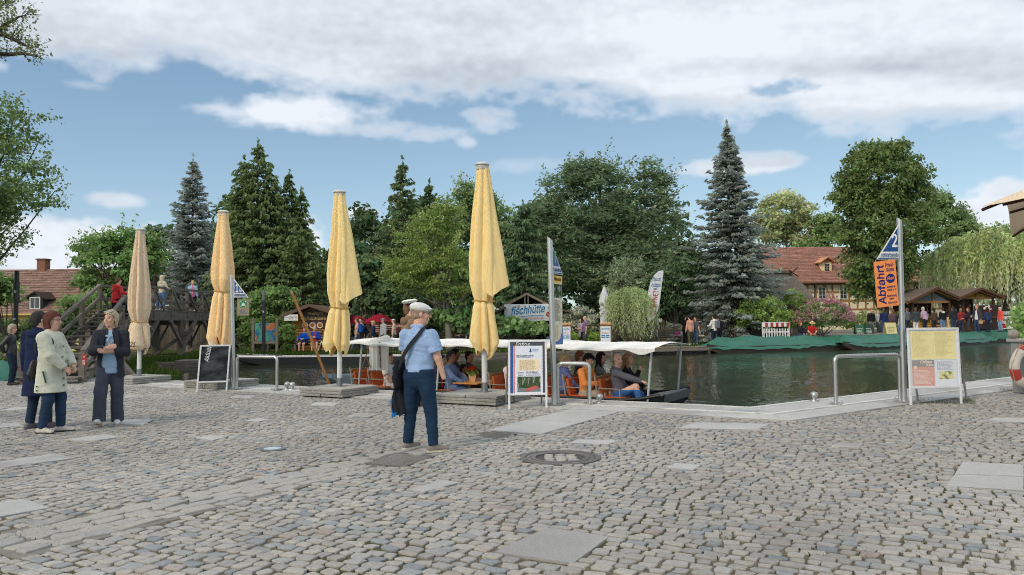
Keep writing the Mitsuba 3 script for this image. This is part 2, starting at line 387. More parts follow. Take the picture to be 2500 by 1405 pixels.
scene['m_mortar'] = {'type': 'diffuse', 'reflectance': mikit.proc(lambda p, n, uv: mix((.22, .21, .19), (.31, .295, .27), F3(p.x * 30, p.y * 30, 0, 4)))}
put_proc(numbered('plaza__mortar_strip'), prism(band, -.015, -.007), 'm_mortar')
for q in slabs:
    put_proc(numbered('plaza__slab'), prism(q.buffer(-.004, join_style=2), -.06, .0065), 'm_slab')
for q in paths:
    put_proc(numbered('plaza__path_slab'), prism(q.buffer(-.003, join_style=2), -.06, .0065), 'm_slab')

# grass and moss in the joints
def blades(pts, h, w, r, lean=.5):
    """Bent grass blades at pts: two quads each."""
    n = len(pts); a = r.uniform(0, 2 * np.pi, n); hh = h * r.uniform(.5, 1.3, n)
    d = np.stack([np.cos(a), np.sin(a), a * 0], -1); sx = np.stack([-np.sin(a), np.cos(a), a * 0], -1) * (w / 2)
    ln = r.uniform(.2, 1, n)[:, None] * lean
    p1 = pts + d * (hh[:, None] * ln * .4) + np.array([0, 0, 1]) * (hh * .6)[:, None]
    p2 = pts + d * (hh[:, None] * ln * 1.1) + np.array([0, 0, 1]) * hh[:, None]
    v = np.stack([pts - sx, pts + sx, p1 + sx * .7, p1 - sx * .7, p2], 1)
    f = np.array([[0, 1, 2], [0, 2, 3], [3, 2, 4]])
    return (v.reshape(-1, 3), (f[None] + (np.arange(n) * 5)[:, None, None]).reshape(-1, 3)), 5
r = np.random.default_rng(21)
cx = r.uniform(-9, 9, 5200); cy = r.uniform(4.2, 15, 5200)
k = (np.abs(cx) < .7 * cy + .3) & (meshkit.fbm(np.stack([cx * 1.1, cy * 1.1, cx * 0 + 5], -1), 3) > .53) & ~shapely.contains_xy(hard.buffer(.03), cx, cy) & shapely.contains_xy(base_poly.buffer(-.1), cx, cy)
tuft = np.stack([cx, cy, cx * 0 - .010], -1)[k][:900]
extra = [P(*q) for q in [(1580, 1340), (1690, 1333), (2100, 1360), (2110, 1350), (2360, 1375), (2400, 1385), (2440, 1345), (895, 1139), (870, 1146), (880, 1150), (900, 1134), (850, 1151), (2410, 1365)]]
tuft = np.vstack([tuft, np.repeat(np.array(extra), 3, 0) + np.column_stack([r.normal(0, .03, (39, 2)), np.zeros(39) - .014])])
pts = np.repeat(tuft, 7, 0) + np.column_stack([r.normal(0, .012, (len(tuft) * 7, 2)), np.zeros(len(tuft) * 7)])
mb, per = blades(pts, .024, .0045, r, 1.2)
weeds = thing('joint_weeds', 'small grass tufts growing in the cobble joints', 'weeds', kind='stuff')
put(weeds, mb, np.repeat(np.array([.085, .12, .03]) * r.uniform(.5, 1.4, (len(pts), 1)), per, 0), 'm_leaf', smooth=False, amp=0)
gp = np.array([P(r.uniform(2230, 2380), 981 - 4 * 0 + r.uniform(-7, 7), 0) for _ in range(900)] + [P(r.uniform(2440, 2520), 952 + r.uniform(-6, 5), 0) for _ in range(700)])
mb, per = blades(gp, .035, .006, r, 1.2)
g = thing('mossy_grass', 'short mossy grass along the quay slabs by the price board', 'grass', kind='stuff')
put(g, mb, np.repeat(np.array([.10, .12, .035]) * r.uniform(.5, 1.4, (len(gp), 1)), per, 0), 'm_leaf', smooth=False, amp=0)

# ---- quay: coping, slabs, white lines, wall
qy = struct('quay', 'pale granite quay edge with two white lines')
put_proc(numbered('quay__bedding'), prism(Polygon([*map(tuple, legs(.01)), *map(tuple, legs(1.37)[::-1])]), -1.6, -.012), 'm_joint')
def course(d0, d1, step, name, mat, z, gap=.004, seed=0):
    r_ = random.Random(seed); c0, c1 = corner(d0), corner(d1)
    for (t, nn, L) in ((QT, QN, 19.0), (RT, RN_, 26.0)):
        o0, o1 = (c0 - QC + nn * d0) @ t, (c1 - QC + nn * d1) @ t
        s = 0; first = True
        while s < L:
            e = min(L, s + step * r_.uniform(.85, 1.15))
            lo0, lo1 = (o0, o1) if first else (s, s)
            q = Polygon([QC - nn * d0 + t * lo0, QC - nn * d0 + t * e, QC - nn * d1 + t * e, QC - nn * d1 + t * lo1]).buffer(-gap, join_style=2)
            mid = QC + t * (s + e) / 2
            if not q.is_empty and q.area > .002 and abs(mid[0]) < .75 * mid[1] + 1.5:
                put_proc(numbered('quay__' + name), prism(q, -.2, z), mat)
            s = e; first = False
def white_tex(p, n, uv):
    return mix((.60, .60, .58), (.46, .45, .42), smoothstep(.45, .7, F3(p.x * 3, p.y * 3, p.z * 3, 4))) * (.9 + .2 * F3(p.x * 60, p.y * 60, p.z * 60, 2))
scene['m_white_stone'] = {'type': 'principled', 'base_color': mikit.proc(white_tex), 'roughness': 0.6, 'specular': 0.4}
course(-.02, .07, 2.4, 'edge_line', 'm_white_stone', .034, .001, 1)
course(.075, .70, 1.55, 'coping_slab', 'm_slab', .026, .004, 2)
course(.705, .79, 2.4, 'inner_line', 'm_white_stone', .030, .001, 3)
course(.795, 1.355, 1.55, 'paving_slab', 'm_slab', .017, .004, 4)

# ---- water
def water_h(p, n, uv):
    x, y = p.x, p.y
    a = F3(x * .9 + y * .15, y * 1.6, 0, 3) - .5
    b = F3(x * 3.3 - y * .6, y * 5.2, 4, 3) - .5
    c = N3(x * 10, y * 15, 2) - .5
    gust = smoothstep(.35, .7, F3(x * .12, y * .2, 9, 3))
    return a * .024 + b * .015 * (.55 + gust) + c * .0055 * (.45 + gust)
scene['m_water'] = {'type': 'bumpmap', 'arbitrary': {'type': 'proc', **{k: v for k, v in mikit.proc(water_h, .02).items() if k != 'type'}}, 'scale': 1.0,
                    'bsdf': {'type': 'principled', 'base_color': {'type': 'rgb', 'value': [.022, .027, .015]}, 'roughness': 0.05, 'specular': 0.45}}
wv = np.array([[-60, 8, WZ], [110, 8, WZ], [110, 160, WZ], [-60, 160, WZ]], float)
struct('water')
put_proc('water', (wv, np.array([[0, 1, 2], [0, 2, 3]])), 'm_water', uv=wv[:, :2] / 100)

# ---- far bank and land
SHORE = [(-9.9, 22.9), (-11.6, 25.0), (-14.6, 31.0), (-12.2, 35.0), (-6.9, 36.8), (-2.9, 36.6), (2.5, 38.6), (7.7, 41.2), (14.5, 43.8), (21.7, 47.5), (34, 55), (48, 66), (75, 86)]
def ground_tex(p, n, uv):
    a = F3(p.x * .8, p.y * .8, 0, 4); b = F3(p.x * 9, p.y * 9, 3, 3)
    c = mix((.045, .075, .022), (.085, .115, .035), b)
    return mix(c, (.13, .11, .075), smoothstep(.50, .64, a))
scene['m_ground'] = {'type': 'diffuse', 'reflectance': mikit.proc(ground_tex)}
land = Polygon([(-320, 21.2), (-10.4, 21.9)] + SHORE + [(420, 120), (420, 600), (-320, 600)])
struct('river_bank', 'grassy far bank behind the basin')
put_proc('river_bank', prism(land, -1.4, -.012), 'm_ground')
struct('market_pavement', 'raised paved strip in front of the market stalls')
def pave_tex(p, n, uv):
    return mix((.25, .235, .21), (.33, .31, .28), F3(p.x * 5, p.y * 5, p.z * 5, 4))
scene['m_pave'] = {'type': 'diffuse', 'reflectance': mikit.proc(pave_tex)}
put_proc('market_pavement', prism(Polygon([(15.5, 45.4), (22.3, 48.7), (34.3, 55.8), (60, 76), (60, 100), (22, 62), (15, 52)]), -.5, .42), 'm_pave')
struct('promenade', 'trodden path along the far bank')
pv = Polygon([(-6.6, 37.7), (-2.9, 37.3), (2.4, 39.4), (7.5, 42.0), (14, 44.6), (13.6, 46.2), (7, 43.7), (2, 41.2), (-2.9, 39.4), (-7.2, 40.0)])
put_proc('promenade', prism(pv, -.3, .004), 'm_pave')
# timber revetment along the shore
rv = thing('timber_revetment', 'weathered timber planks facing the far river bank', 'retaining wall')
r_ = random.Random(5)
for (p0, p1) in zip(SHORE[:-3], SHORE[1:-2]):
    p0, p1 = np.array(p0), np.array(p1); L = np.linalg.norm(p1 - p0); n = max(1, round(L / 2.6)); d = (p1 - p0) / L; nrm = np.array([d[1], -d[0]])
    for i in range(n):
        for k in range(3):
            a = p0 + d * (L * i / n + .01) + nrm * (.04 + .02 * r_.random()); b = p0 + d * (L * (i + 1) / n - .01) + nrm * (.04 + .02 * r_.random())
            zz = -.40 + k * .145 + r_.uniform(-.01, .01)
            put_proc(numbered(rv + '__plank'), beam((*a, zz), (*b, zz), .09, .135, bev=.012), 'm_oldwood')
    for i in range(n + 1):
        a = p0 + d * (L * i / n) + nrm * .13
        put_proc(numbered(rv + '__pile'), tube([(*a, -1), (*a, r_.uniform(-.02, .06))], .07, 7), 'm_oldwood', smooth=40)
# ================================================================ TREES AND PLANTS
def leaf_cards(c, d, n, L, W, curl=0.0):
    """Leaf-sized rhombs: centre c, long axis d, facing n, per-leaf length and width."""
    d = d / (np.linalg.norm(d, axis=1, keepdims=True) + 1e-9)
    s = np.cross(n, d); s /= np.linalg.norm(s, axis=1, keepdims=True) + 1e-9
    L = np.broadcast_to(L, (len(c),))[:, None]; W = np.broadcast_to(W, (len(c),))[:, None]
    v = np.stack([c - d * L / 2, c + s * W / 2 - d * L * .05, c + d * L / 2, c - s * W / 2 - d * L * .05], 1)
    f = np.array([[0, 1, 2], [0, 2, 3]])
    return v.reshape(-1, 3), (f[None] + (np.arange(len(c)) * 4)[:, None, None]).reshape(-1, 3)
LIFT = np.array([4.3, 3.85, 5.4])
def sph(r, n):
    v = r.normal(size=(n, 3)); return v / np.linalg.norm(v, axis=1, keepdims=True)
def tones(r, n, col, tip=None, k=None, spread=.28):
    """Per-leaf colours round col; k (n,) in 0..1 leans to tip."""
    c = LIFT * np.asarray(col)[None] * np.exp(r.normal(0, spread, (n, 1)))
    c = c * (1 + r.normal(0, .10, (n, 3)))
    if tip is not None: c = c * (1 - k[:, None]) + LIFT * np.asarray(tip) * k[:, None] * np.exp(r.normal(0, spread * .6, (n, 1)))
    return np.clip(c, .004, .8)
BARK = np.array([.10, .085, .068])
def limb(a, b, ra, rb, r, bend=.12, n=5):
    a, b = np.asarray(a, float), np.asarray(b, float); L = np.linalg.norm(b - a)
    t = np.linspace(0, 1, n)[:, None]
    o = r.normal(0, bend * L * .35, 3)
    return tube(a + (b - a) * t + o * np.sin(t * np.pi) , np.linspace(ra, rb, n), 6)
def broadleaf(name, label, base, crowns, col, tip=None, leaves=14000, size=.26, clump=.9, trunk_r=.2, seed=0, aspect=.55, droop=0.0, wind=0.0, fill=.55, group=None, bark=BARK, up=.35, sprays=0, fork=.45, limbs=26, trunk=True, flat=.75, lean=None):
    """Trunk, limbs and a crown of leaf clumps spread through the ellipsoids crowns = [(centre, radii)]."""
    r = np.random.default_rng(seed + 100)
    t = thing(name, label, 'bush' if 'bush' in name or 'shrub' in name else 'tree', group)
    vol = np.array([np.prod(c[1]) ** (2 / 3) for c in crowns]); vol /= vol.sum()
    C, RC = [], []
    for (c, rad), w in zip(crowns, vol):
        A = 4 * np.pi * np.prod(rad) ** (2 / 3); n = max(6, int(A / (clump ** 2 * 1.5)))
        q = sph(r, n) * (r.uniform(fill ** 3, 1, (n, 1)) ** (1 / 3)); q *= 1 - .16 * r.random((n, 1))
        C.append(np.asarray(c) + q * np.asarray(rad) * (1 - .45 * clump / np.maximum(np.asarray(rad), clump))); RC.append(clump * r.uniform(.55, 1.3, n))
    C, RC = np.vstack(C), np.concatenate(RC)
    w = RC ** 2; idx = r.choice(len(C), leaves, p=w / w.sum())
    dr_ = sph(r, leaves); dr_[:, 2] = np.where(dr_[:, 2] < -.35, -dr_[:, 2] * .6, dr_[:, 2])
    rr = r.uniform(.3, 1.08, leaves)
    p = C[idx] + dr_ * np.array([1, 1, flat]) * (RC[idx] * rr)[:, None]
    p[:, 2] -= droop * r.random(leaves) ** 2 * RC[idx] * 1.6
    nrm = dr_ * .55 + sph(r, leaves) * .65 + np.array([0, 0, up])
    d = np.cross(nrm, sph(r, leaves)) + np.array([wind, 0, -.5 * droop - .1])
    L = size * r.uniform(.6, 1.35, leaves)
    tc = np.exp(r.normal(0, .18, len(C)))
    k = np.clip(r.normal(.3, .25, leaves), 0, 1)
    cc = tones(r, leaves, col, tip, k) * tc[idx][:, None]
    parts_ = [leaf_cards(p, d, nrm, L, L * aspect)]; cols = [np.repeat(cc, 4, 0)]
    if sprays:   # shoots that stick out of the outline
        sh = r.choice(len(C), sprays); o = unit(np.mean([c[0] for c in crowns], 0))
        cen = np.average([c[0] for c in crowns], axis=0, weights=vol)
        out = C[sh] - cen; out /= np.linalg.norm(out, axis=1, keepdims=True) + 1e-6
        out = out + np.array([wind * .9, 0, .75]) + r.normal(0, .25, (sprays, 3)); out /= np.linalg.norm(out, axis=1, keepdims=True)
        m = 16; tt = np.linspace(.3, 1.75, m)
        q = C[sh][:, None] + out[:, None] * (tt[None, :, None] * RC[sh][:, None, None]) + r.normal(0, size * .35, (sprays, m, 3))
        q = q.reshape(-1, 3); dd = np.repeat(out, m, 0) + r.normal(0, .5, (len(q), 3)) + np.array([wind * .6, 0, 0])
        parts_.append(leaf_cards(q, dd, sph(r, len(q)) + np.array([0, 0, .4]), size * r.uniform(.5, 1.0, len(q)), size * .45)); cols.append(np.repeat(tones(r, len(q), col if tip is None else tip), 4, 0))
    put(t + '__crown', cat(parts_), np.vstack(cols), 'm_leaf', smooth=False, amp=0)
    if trunk:
        base = np.asarray(base, float); cen = np.average([c[0] for c in crowns], axis=0, weights=vol)
        ztop = max(c[0][2] + .6 * c[1][2] for c in crowns); zf = base[2] + (cen[2] - base[2]) * fork
        ms = []
        f0 = np.array([base[0] + (cen[0] - base[0]) * .35, base[1] + (cen[1] - base[1]) * .35, zf]); f1 = np.array([cen[0], cen[1], ztop])
        tt = np.linspace(0, 1, 7)[:, None]; pts = np.where(tt < .5, base + (f0 - base) * tt * 2, f0 + (f1 - f0) * (tt * 2 - 1)) + np.concatenate([np.zeros((1, 3)), r.normal(0, trunk_r * .35, (6, 3))]) * np.array([1, 1, 0])
        ms.append(tube(pts, np.concatenate([[trunk_r * 1.35], np.linspace(trunk_r, trunk_r * .14, 6)]), 9))
        for i in r.choice(len(C), min(limbs, len(C)), replace=False):
            s = r.uniform(.25, .8); a = pts[0] + (pts[-1] - pts[0]) * s; a = pts[min(6, int(s * 6))]
            ms.append(limb(a, C[i], trunk_r * .38 * (1.1 - s), .015, r))
        put(t + '__trunk', cat(ms), bark, 'm_matte', smooth=True, amp=.35, freq=5)
    return t
def conifer(name, label, base, H, R, col, tip, seed=0, whorl=.36, per=9, dens=26, droop=.25, hang=.5, size=.34, aspect=.36, top=1.15, prof=.85, group=None, tops=(), bare=.03, wob=.22, lift=.0):
    """A spruce: straight stem, whorls of branches that droop and turn up, needle sprays along and under them."""
    r = np.random.default_rng(seed + 300)
    t = thing(name, label, 'tree', group); base = np.asarray(base, float)
    P0, D0, Lb, N0, tw = [], [], [], [], []
    stems = [(base, H, R)] + [(base + np.array(o), h, rr) for o, h, rr in tops]
    ms = []
    for (b, h, R_) in stems:
        ms.append(tube(np.stack([b + np.array([0, 0, z]) for z in np.linspace(0, h, 6)]), np.linspace(.03 + .014 * h, .012, 6), 7))
        z = h * bare; zs = []
        while z < h - .05: zs.append(z); z += whorl * (1.05 - .55 * z / h) * r.uniform(.8, 1.2)
        for z in zs:
            u = 1 - z / h
            Lm = R_ * (u ** prof) * (1 if u < .9 else (1.0 - (u - .9) * 3.2))
            for a in r.uniform(0, 2 * np.pi, max(4, int(per * (.45 + .55 * u)))):
                L = Lm * r.uniform(1 - wob * 1.6, 1 + wob) + .10
                n = max(4, int(dens * L / R * 1.5) + 4)
                s = r.uniform(.12, 1, n) ** .75
                dv = np.array([math.cos(a), math.sin(a), 0])
                dz = top * u * .0 - droop * L * (s ** 1.3) * (.4 + u) + (lift + .22 * (1 - u)) * L * s + .16 * L * s ** 4
                q = b + np.array([0, 0, z]) + dv * (s * L)[:, None] + np.array([0, 0, 1]) * dz[:, None]
                side = np.cross(dv, [0, 0, 1.0]); sw = r.normal(0, 1, n) * (.07 + .26 * (1 - s) * L * .45)
                q = q + side * sw[:, None]; q[:, 2] += r.normal(0, .035, n)
                dd = dv * .9 + side * (np.sign(sw) * r.uniform(.2, 1.0, n))[:, None] + np.array([0, 0, -1]) * (hang * r.uniform(0, 1.6, n))[:, None]
                P0.append(q); D0.append(dd); tw.append(s)
                if L > .8: ms.append(tube([b + np.array([0, 0, z]), b + np.array([0, 0, z]) + dv * L * .8 + np.array([0, 0, -droop * L * .5 * (.4 + u)])], [.03, .008], 4, cap=False))
        # leader
        n = 14; P0.append(b + np.array([0, 0, h]) + np.stack([r.normal(0, .03, n), r.normal(0, .03, n), r.uniform(-.5, .45, n)], 1)); D0.append(np.array([0, 0, 1.0]) + r.normal(0, .35, (n, 3))); tw.append(np.ones(n))
    p, d, s = np.vstack(P0), np.vstack(D0), np.concatenate(tw); n = len(p)
    nn = sph(r, n) * .7 + np.array([0, 0, .8])
    L = size * r.uniform(.6, 1.3, n)
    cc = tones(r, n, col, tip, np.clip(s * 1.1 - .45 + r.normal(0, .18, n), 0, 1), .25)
    a = leaf_cards(p, d, nn, L, L * aspect)
    b2 = leaf_cards(p + r.normal(0, .03, (n, 3)), d + r.normal(0, .35, (n, 3)), sph(r, n), L * .8, L * aspect * .8)
    put(t + '__crown', cat([a, b2]), np.vstack([np.repeat(cc, 4, 0), np.repeat(cc, 4, 0)]), 'm_leaf', smooth=False, amp=0)
    put(t + '__trunk', cat(ms), BARK * .8, 'm_matte', smooth=True, amp=.3)
    return t
def weeping(name, label, base, top_c, rad, low_z, col, tip, n=900, seed=0, size=.24, trunk_r=.3, fan=1.0):
    """A willow: strands that arch out of the crown and hang."""
    r = np.random.default_rng(seed + 500); t = thing(name, label, 'tree')
    c, rad = np.asarray(top_c, float), np.asarray(rad, float)
    o = sph(r, n); o[:, 2] = np.abs(o[:, 2]); q0 = c + o * rad * r.uniform(.45, 1, (n, 1)) ** .5
    out = q0 - c; out[:, 2] = 0; out /= np.linalg.norm(out, axis=1, keepdims=True) + 1e-6
    Ls = np.clip((q0[:, 2] - low_z) * r.uniform(.35, .95, n), .4, None); m = 34
    s = np.linspace(0, 1, m)
    pts = q0[:, None] + out[:, None] * (fan * .5 * np.sin(s * 1.9) * .9)[None, :, None] * r.uniform(.3, 1.2, (n, 1, 1)) + np.array([0, 0, 1]) * (.25 * np.sin(s * 3) - s ** 1.25 * 1)[None, :, None] * Ls[:, None, None]
    pts = pts + np.cumsum(r.normal(0, .018, (n, m, 3)), 1)
    d = np.gradient(pts, axis=1) + r.normal(0, .035, (n, m, 3))
    p = (pts + r.normal(0, .05, (n, m, 3))).reshape(-1, 3); d = d.reshape(-1, 3); N = len(p)
    tone = np.repeat(np.exp(r.normal(0, .22, n)), m)[:, None]
    k = np.clip(np.tile(s, n) * .9 + r.normal(0, .2, N), 0, 1)
    L = size * r.uniform(.7, 1.5, N)
    put(t + '__crown', leaf_cards(p, d, sph(r, N), L, L * .26), np.repeat(tones(r, N, col, tip, k) * tone, 4, 0), 'm_leaf', smooth=False, amp=0)
    b = np.asarray(base, float); ms = [tube([b, b + (c - b) * .5 + np.array([.15, 0, 0]), c], [trunk_r * 1.2, trunk_r * .85, trunk_r * .4], 9)]
    for i in range(40): ms.append(limb(b + (c - b) * r.uniform(.5, 1), q0[r.integers(n)], trunk_r * .3, .02, r))
    put(t + '__trunk', cat(ms), BARK, 'm_matte', smooth=True, amp=.3)
    return t
def C_(px, py, rx, ry, dist, deep=.85):
    """Crown ellipsoid from its outline's centre and half sizes, at a distance."""
    k = dist / FOC
    return (D(px, py, dist), np.array([rx * k, min(rx, 1.6 * ry) * k * deep, ry * k]))
def G_(px, dist, z=-.02):
    q = D(px, 780, dist); return np.array([q[0], dist, z])
def top_z(px, py, dist): return D(px, py, dist)[2]
G_MID, G_TIP = (.055, .095, .026), (.105, .15, .045)
G_DARK, G_DTIP = (.030, .055, .022), (.06, .09, .034)
# -- left: alder whose trunk stands outside the frame, and the bough of a nearer tree
broadleaf('alder_tree', 'tall alder at the left edge, its airy crown reaching over the lamp post', G_(-150, 24), [C_(-60, 300, 200, 95, 24), C_(-40, 430, 205, 105, 24), C_(-90, 560, 190, 110, 24), C_(-150, 420, 240, 250, 24), C_(30, 500, 130, 50, 24), C_(-80, 640, 90, 60, 24)],
          (.045, .075, .022), (.085, .12, .035), leaves=26000, size=.125, clump=.42, trunk_r=.22, seed=1, fill=.35, sprays=260, limbs=70, aspect=.6)
def bough():
    r = np.random.default_rng(77); t = thing('overhanging_tree', 'near tree outside the frame whose two boughs hang in at the top left corner', 'tree')
    tb = np.array([-10.2, 11.0, 0]); ms = [tube([tb, tb + [.1, 0, 4], tb + [.3, .2, 8.5]], [.26, .2, .1], 9)]; P0 = []
    def go(pxs, rr):
        pts = np.array([tb + [.1, 0, 5.0 + rr * 20]] + [D(x, y, 12.0 + .2 * math.sin(x)) for x, y in pxs]); ms.append(tube(pts, np.linspace(.075, .004, len(pts)), 6)); return pts
    for pxs, rr in (([(-260, 210), (-120, 160), (-30, 112), (10, 62), (45, 42), (70, 36)], .05), ([(-250, 220), (-110, 150), (-40, 128), (15, 134), (50, 131), (85, 136), (100, 138)], .0), ([(-40, 60), (-10, 20), (14, 8)], .1), ([(-60, 75), (10, 85), (60, 110), (75, 118)], .03)):
        pts = go(pxs, rr)
        for _ in range(26):
            s = r.uniform(.35, 1) * (len(pts) - 1); i = min(int(s), len(pts) - 2); a = pts[i] + (pts[i + 1] - pts[i]) * (s - i)
            b = a + r.normal(0, .10, 3) + np.array([.08, 0, .10]); ms.append(tube([a, (a + b) / 2 + r.normal(0, .02, 3), b], [.006, .004, .002], 4, cap=False))
            P0.append(a + (b - a) * r.uniform(.3, 1.1, (12, 1)) + r.normal(0, .045, (12, 3)))
    p = np.vstack(P0); n = len(p)
    put(t + '__crown', leaf_cards(p, sph(r, n), sph(r, n) + np.array([0, 0, .5]), .055 * r.uniform(.6, 1.3, n), .036), np.repeat(tones(r, n, (.05, .07, .025), (.09, .11, .04), r.random(n)), 4, 0), 'm_leaf', smooth=False, amp=0)
    put(t + '__trunk', cat(ms), BARK * .7, smooth=True, amp=.3)
bough()
broadleaf('hedge_bush', 'leafy bush under the alder behind the black lamp post', G_(40, 30), [C_(-5, 715, 55, 70, 30), C_(-80, 690, 90, 120, 30)], G_MID, G_TIP, leaves=6000, size=.2, clump=.5, trunk_r=.1, seed=2)
broadleaf('low_bush', 'low green bush at the far left edge behind the grey haired woman', G_(20, 25), [C_(20, 880, 95, 60, 25), C_(-70, 860, 80, 80, 25)], G_MID, (.10, .15, .04), leaves=5000, size=.13, clump=.35, trunk_r=.06, seed=3)
broadleaf('maple_tree', 'broad bushy tree with bare twigs on top behind the wooden bridge', G_(290, 47), [C_(285, 665, 115, 80, 47), C_(235, 610, 65, 42, 47), C_(350, 640, 70, 75, 47), C_(300, 590, 62, 38, 47)], (.048, .088, .024), (.085, .135, .038), leaves=13000, size=.25, clump=.6, seed=4, sprays=70, limbs=50)
broadleaf('stair_bush', 'low bush growing between the bridge stairs and the tiled house', G_(215, 37), [C_(215, 760, 80, 55, 37), C_(300, 770, 60, 40, 37)], G_MID, G_TIP, leaves=4000, size=.2, clump=.5, trunk_r=.08, seed=5)
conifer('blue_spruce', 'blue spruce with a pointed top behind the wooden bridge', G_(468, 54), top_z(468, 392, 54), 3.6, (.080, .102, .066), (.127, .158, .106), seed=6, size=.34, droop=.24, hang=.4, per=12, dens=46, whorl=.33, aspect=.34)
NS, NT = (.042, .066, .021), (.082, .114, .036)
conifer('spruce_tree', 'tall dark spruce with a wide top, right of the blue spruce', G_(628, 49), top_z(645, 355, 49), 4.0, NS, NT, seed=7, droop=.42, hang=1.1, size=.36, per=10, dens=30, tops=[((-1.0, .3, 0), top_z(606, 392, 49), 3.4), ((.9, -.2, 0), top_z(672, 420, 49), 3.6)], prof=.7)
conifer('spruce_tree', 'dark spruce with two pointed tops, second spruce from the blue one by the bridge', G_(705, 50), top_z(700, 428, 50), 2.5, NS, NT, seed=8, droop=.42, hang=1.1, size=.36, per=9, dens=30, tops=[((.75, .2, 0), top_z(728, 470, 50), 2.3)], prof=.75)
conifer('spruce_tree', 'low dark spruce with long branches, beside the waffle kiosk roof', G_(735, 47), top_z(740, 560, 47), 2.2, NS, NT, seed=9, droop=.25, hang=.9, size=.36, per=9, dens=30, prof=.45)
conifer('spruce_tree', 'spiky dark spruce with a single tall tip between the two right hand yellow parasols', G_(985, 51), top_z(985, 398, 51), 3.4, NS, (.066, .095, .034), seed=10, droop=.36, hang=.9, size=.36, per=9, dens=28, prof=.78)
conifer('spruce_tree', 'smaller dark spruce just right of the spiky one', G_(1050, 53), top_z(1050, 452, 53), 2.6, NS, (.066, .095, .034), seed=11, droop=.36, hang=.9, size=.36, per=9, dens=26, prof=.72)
broadleaf('birch_tree', 'slender pale trunked tree with fine light green leaves behind the tour boat', G_(1098, 41.5), [C_(1050, 610, 105, 110, 41.5), C_(1110, 680, 120, 85, 41.5), C_(990, 670, 70, 60, 41.5), C_(1090, 540, 60, 70, 41.5)], (.058, .092, .020), (.105, .14, .034), leaves=17000, size=.16, clump=.5, trunk_r=.17, seed=12, fill=.3, sprays=120, limbs=60, bark=np.array([.20, .18, .16]), fork=.7)
broadleaf('catalpa_tree', 'large leaved dark tree behind the red market parasols', G_(900, 47), [C_(905, 700, 70, 95, 47), C_(960, 720, 80, 70, 47), C_(860, 640, 45, 60, 47)], G_DARK, (.075, .11, .035), leaves=9000, size=.34, clump=.7, seed=13)
broadleaf('ash_tree', 'pale green tree half hidden behind the tallest yellow parasol', G_(1190, 53), [C_(1170, 540, 65, 80, 53), C_(1215, 560, 55, 70, 53), C_(1140, 480, 40, 45, 53)], (.055, .09, .03), (.10, .14, .05), leaves=9000, size=.27, clump=.65, seed=14, sprays=60)
broadleaf('beech_tree', 'huge dark windswept tree filling the middle of the far bank', G_(1500, 55), [C_(1440, 520, 150, 130, 55), C_(1560, 560, 110, 150, 55), C_(1390, 620, 130, 140, 55), C_(1450, 430, 95, 60, 55), C_(1600, 460, 62, 95, 55), C_(1500, 680, 190, 100, 55), C_(1320, 540, 70, 60, 55)],
          (.036, .062, .024), (.074, .104, .044), leaves=42000, size=.30, clump=.95, trunk_r=.42, seed=15, wind=.8, sprays=330, fill=.4, aspect=.4)
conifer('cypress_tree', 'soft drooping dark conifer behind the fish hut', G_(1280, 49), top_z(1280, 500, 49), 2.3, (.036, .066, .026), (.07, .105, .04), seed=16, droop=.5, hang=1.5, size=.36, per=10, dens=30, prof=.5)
broadleaf('tall_shrub', 'grey green shrub rising behind the white folded parasol', G_(1530, 47), [C_(1530, 680, 50, 60, 47), C_(1510, 740, 60, 55, 47)], (.065, .095, .04), (.12, .15, .07), leaves=5500, size=.17, clump=.4, trunk_r=.07, seed=17, sprays=50)
broadleaf('rhododendron_bush', 'rhododendron bush with pale cream flower heads behind the standing couple', G_(1420, 45), [C_(1420, 790, 52, 48, 45), C_(1385, 800, 30, 35, 45)], (.05, .08, .03), (.36, .35, .22), leaves=5000, size=.17, clump=.33, trunk_r=.07, seed=18)
broadleaf('dark_shrub', 'dense dark green shrub between the feather flag and the big blue spruce', G_(1650, 50), [C_(1645, 700, 60, 90, 50), C_(1610, 730, 45, 60, 50), C_(1690, 650, 30, 60, 50)], (.034, .064, .024), (.065, .105, .038), leaves=9000, size=.24, clump=.6, seed=19)
weeping('willow_shrub', 'small drooping willow with feathery yellow green twigs beside the feather flag', G_(1545, 44), D(1540, 745, 44) + [0, 0, .1], (1.25, 1.2, .9), .3, (.10, .14, .05), (.17, .21, .085), n=420, seed=20, size=.13, trunk_r=.1)
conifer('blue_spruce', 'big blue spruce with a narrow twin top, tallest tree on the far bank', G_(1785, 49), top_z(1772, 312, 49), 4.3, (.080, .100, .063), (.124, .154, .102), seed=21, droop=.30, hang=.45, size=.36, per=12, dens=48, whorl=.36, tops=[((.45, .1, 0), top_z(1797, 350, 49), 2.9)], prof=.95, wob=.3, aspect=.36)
broadleaf('oak_tree', 'yellow green round tree behind the half timbered house', G_(1920, 84), [C_(1920, 520, 85, 65, 84), C_(1880, 560, 60, 60, 84), C_(1960, 575, 60, 60, 84)], (.10, .13, .05), (.18, .20, .085), leaves=9000, size=.42, clump=1.1, seed=22)
broadleaf('oak_tree', 'green round tree at the house gable, left of the tall linden', G_(2020, 82), [C_(2015, 570, 50, 60, 82), C_(1985, 610, 40, 40, 82)], (.06, .10, .03), (.11, .15, .05), leaves=5000, size=.42, clump=1.0, seed=23)
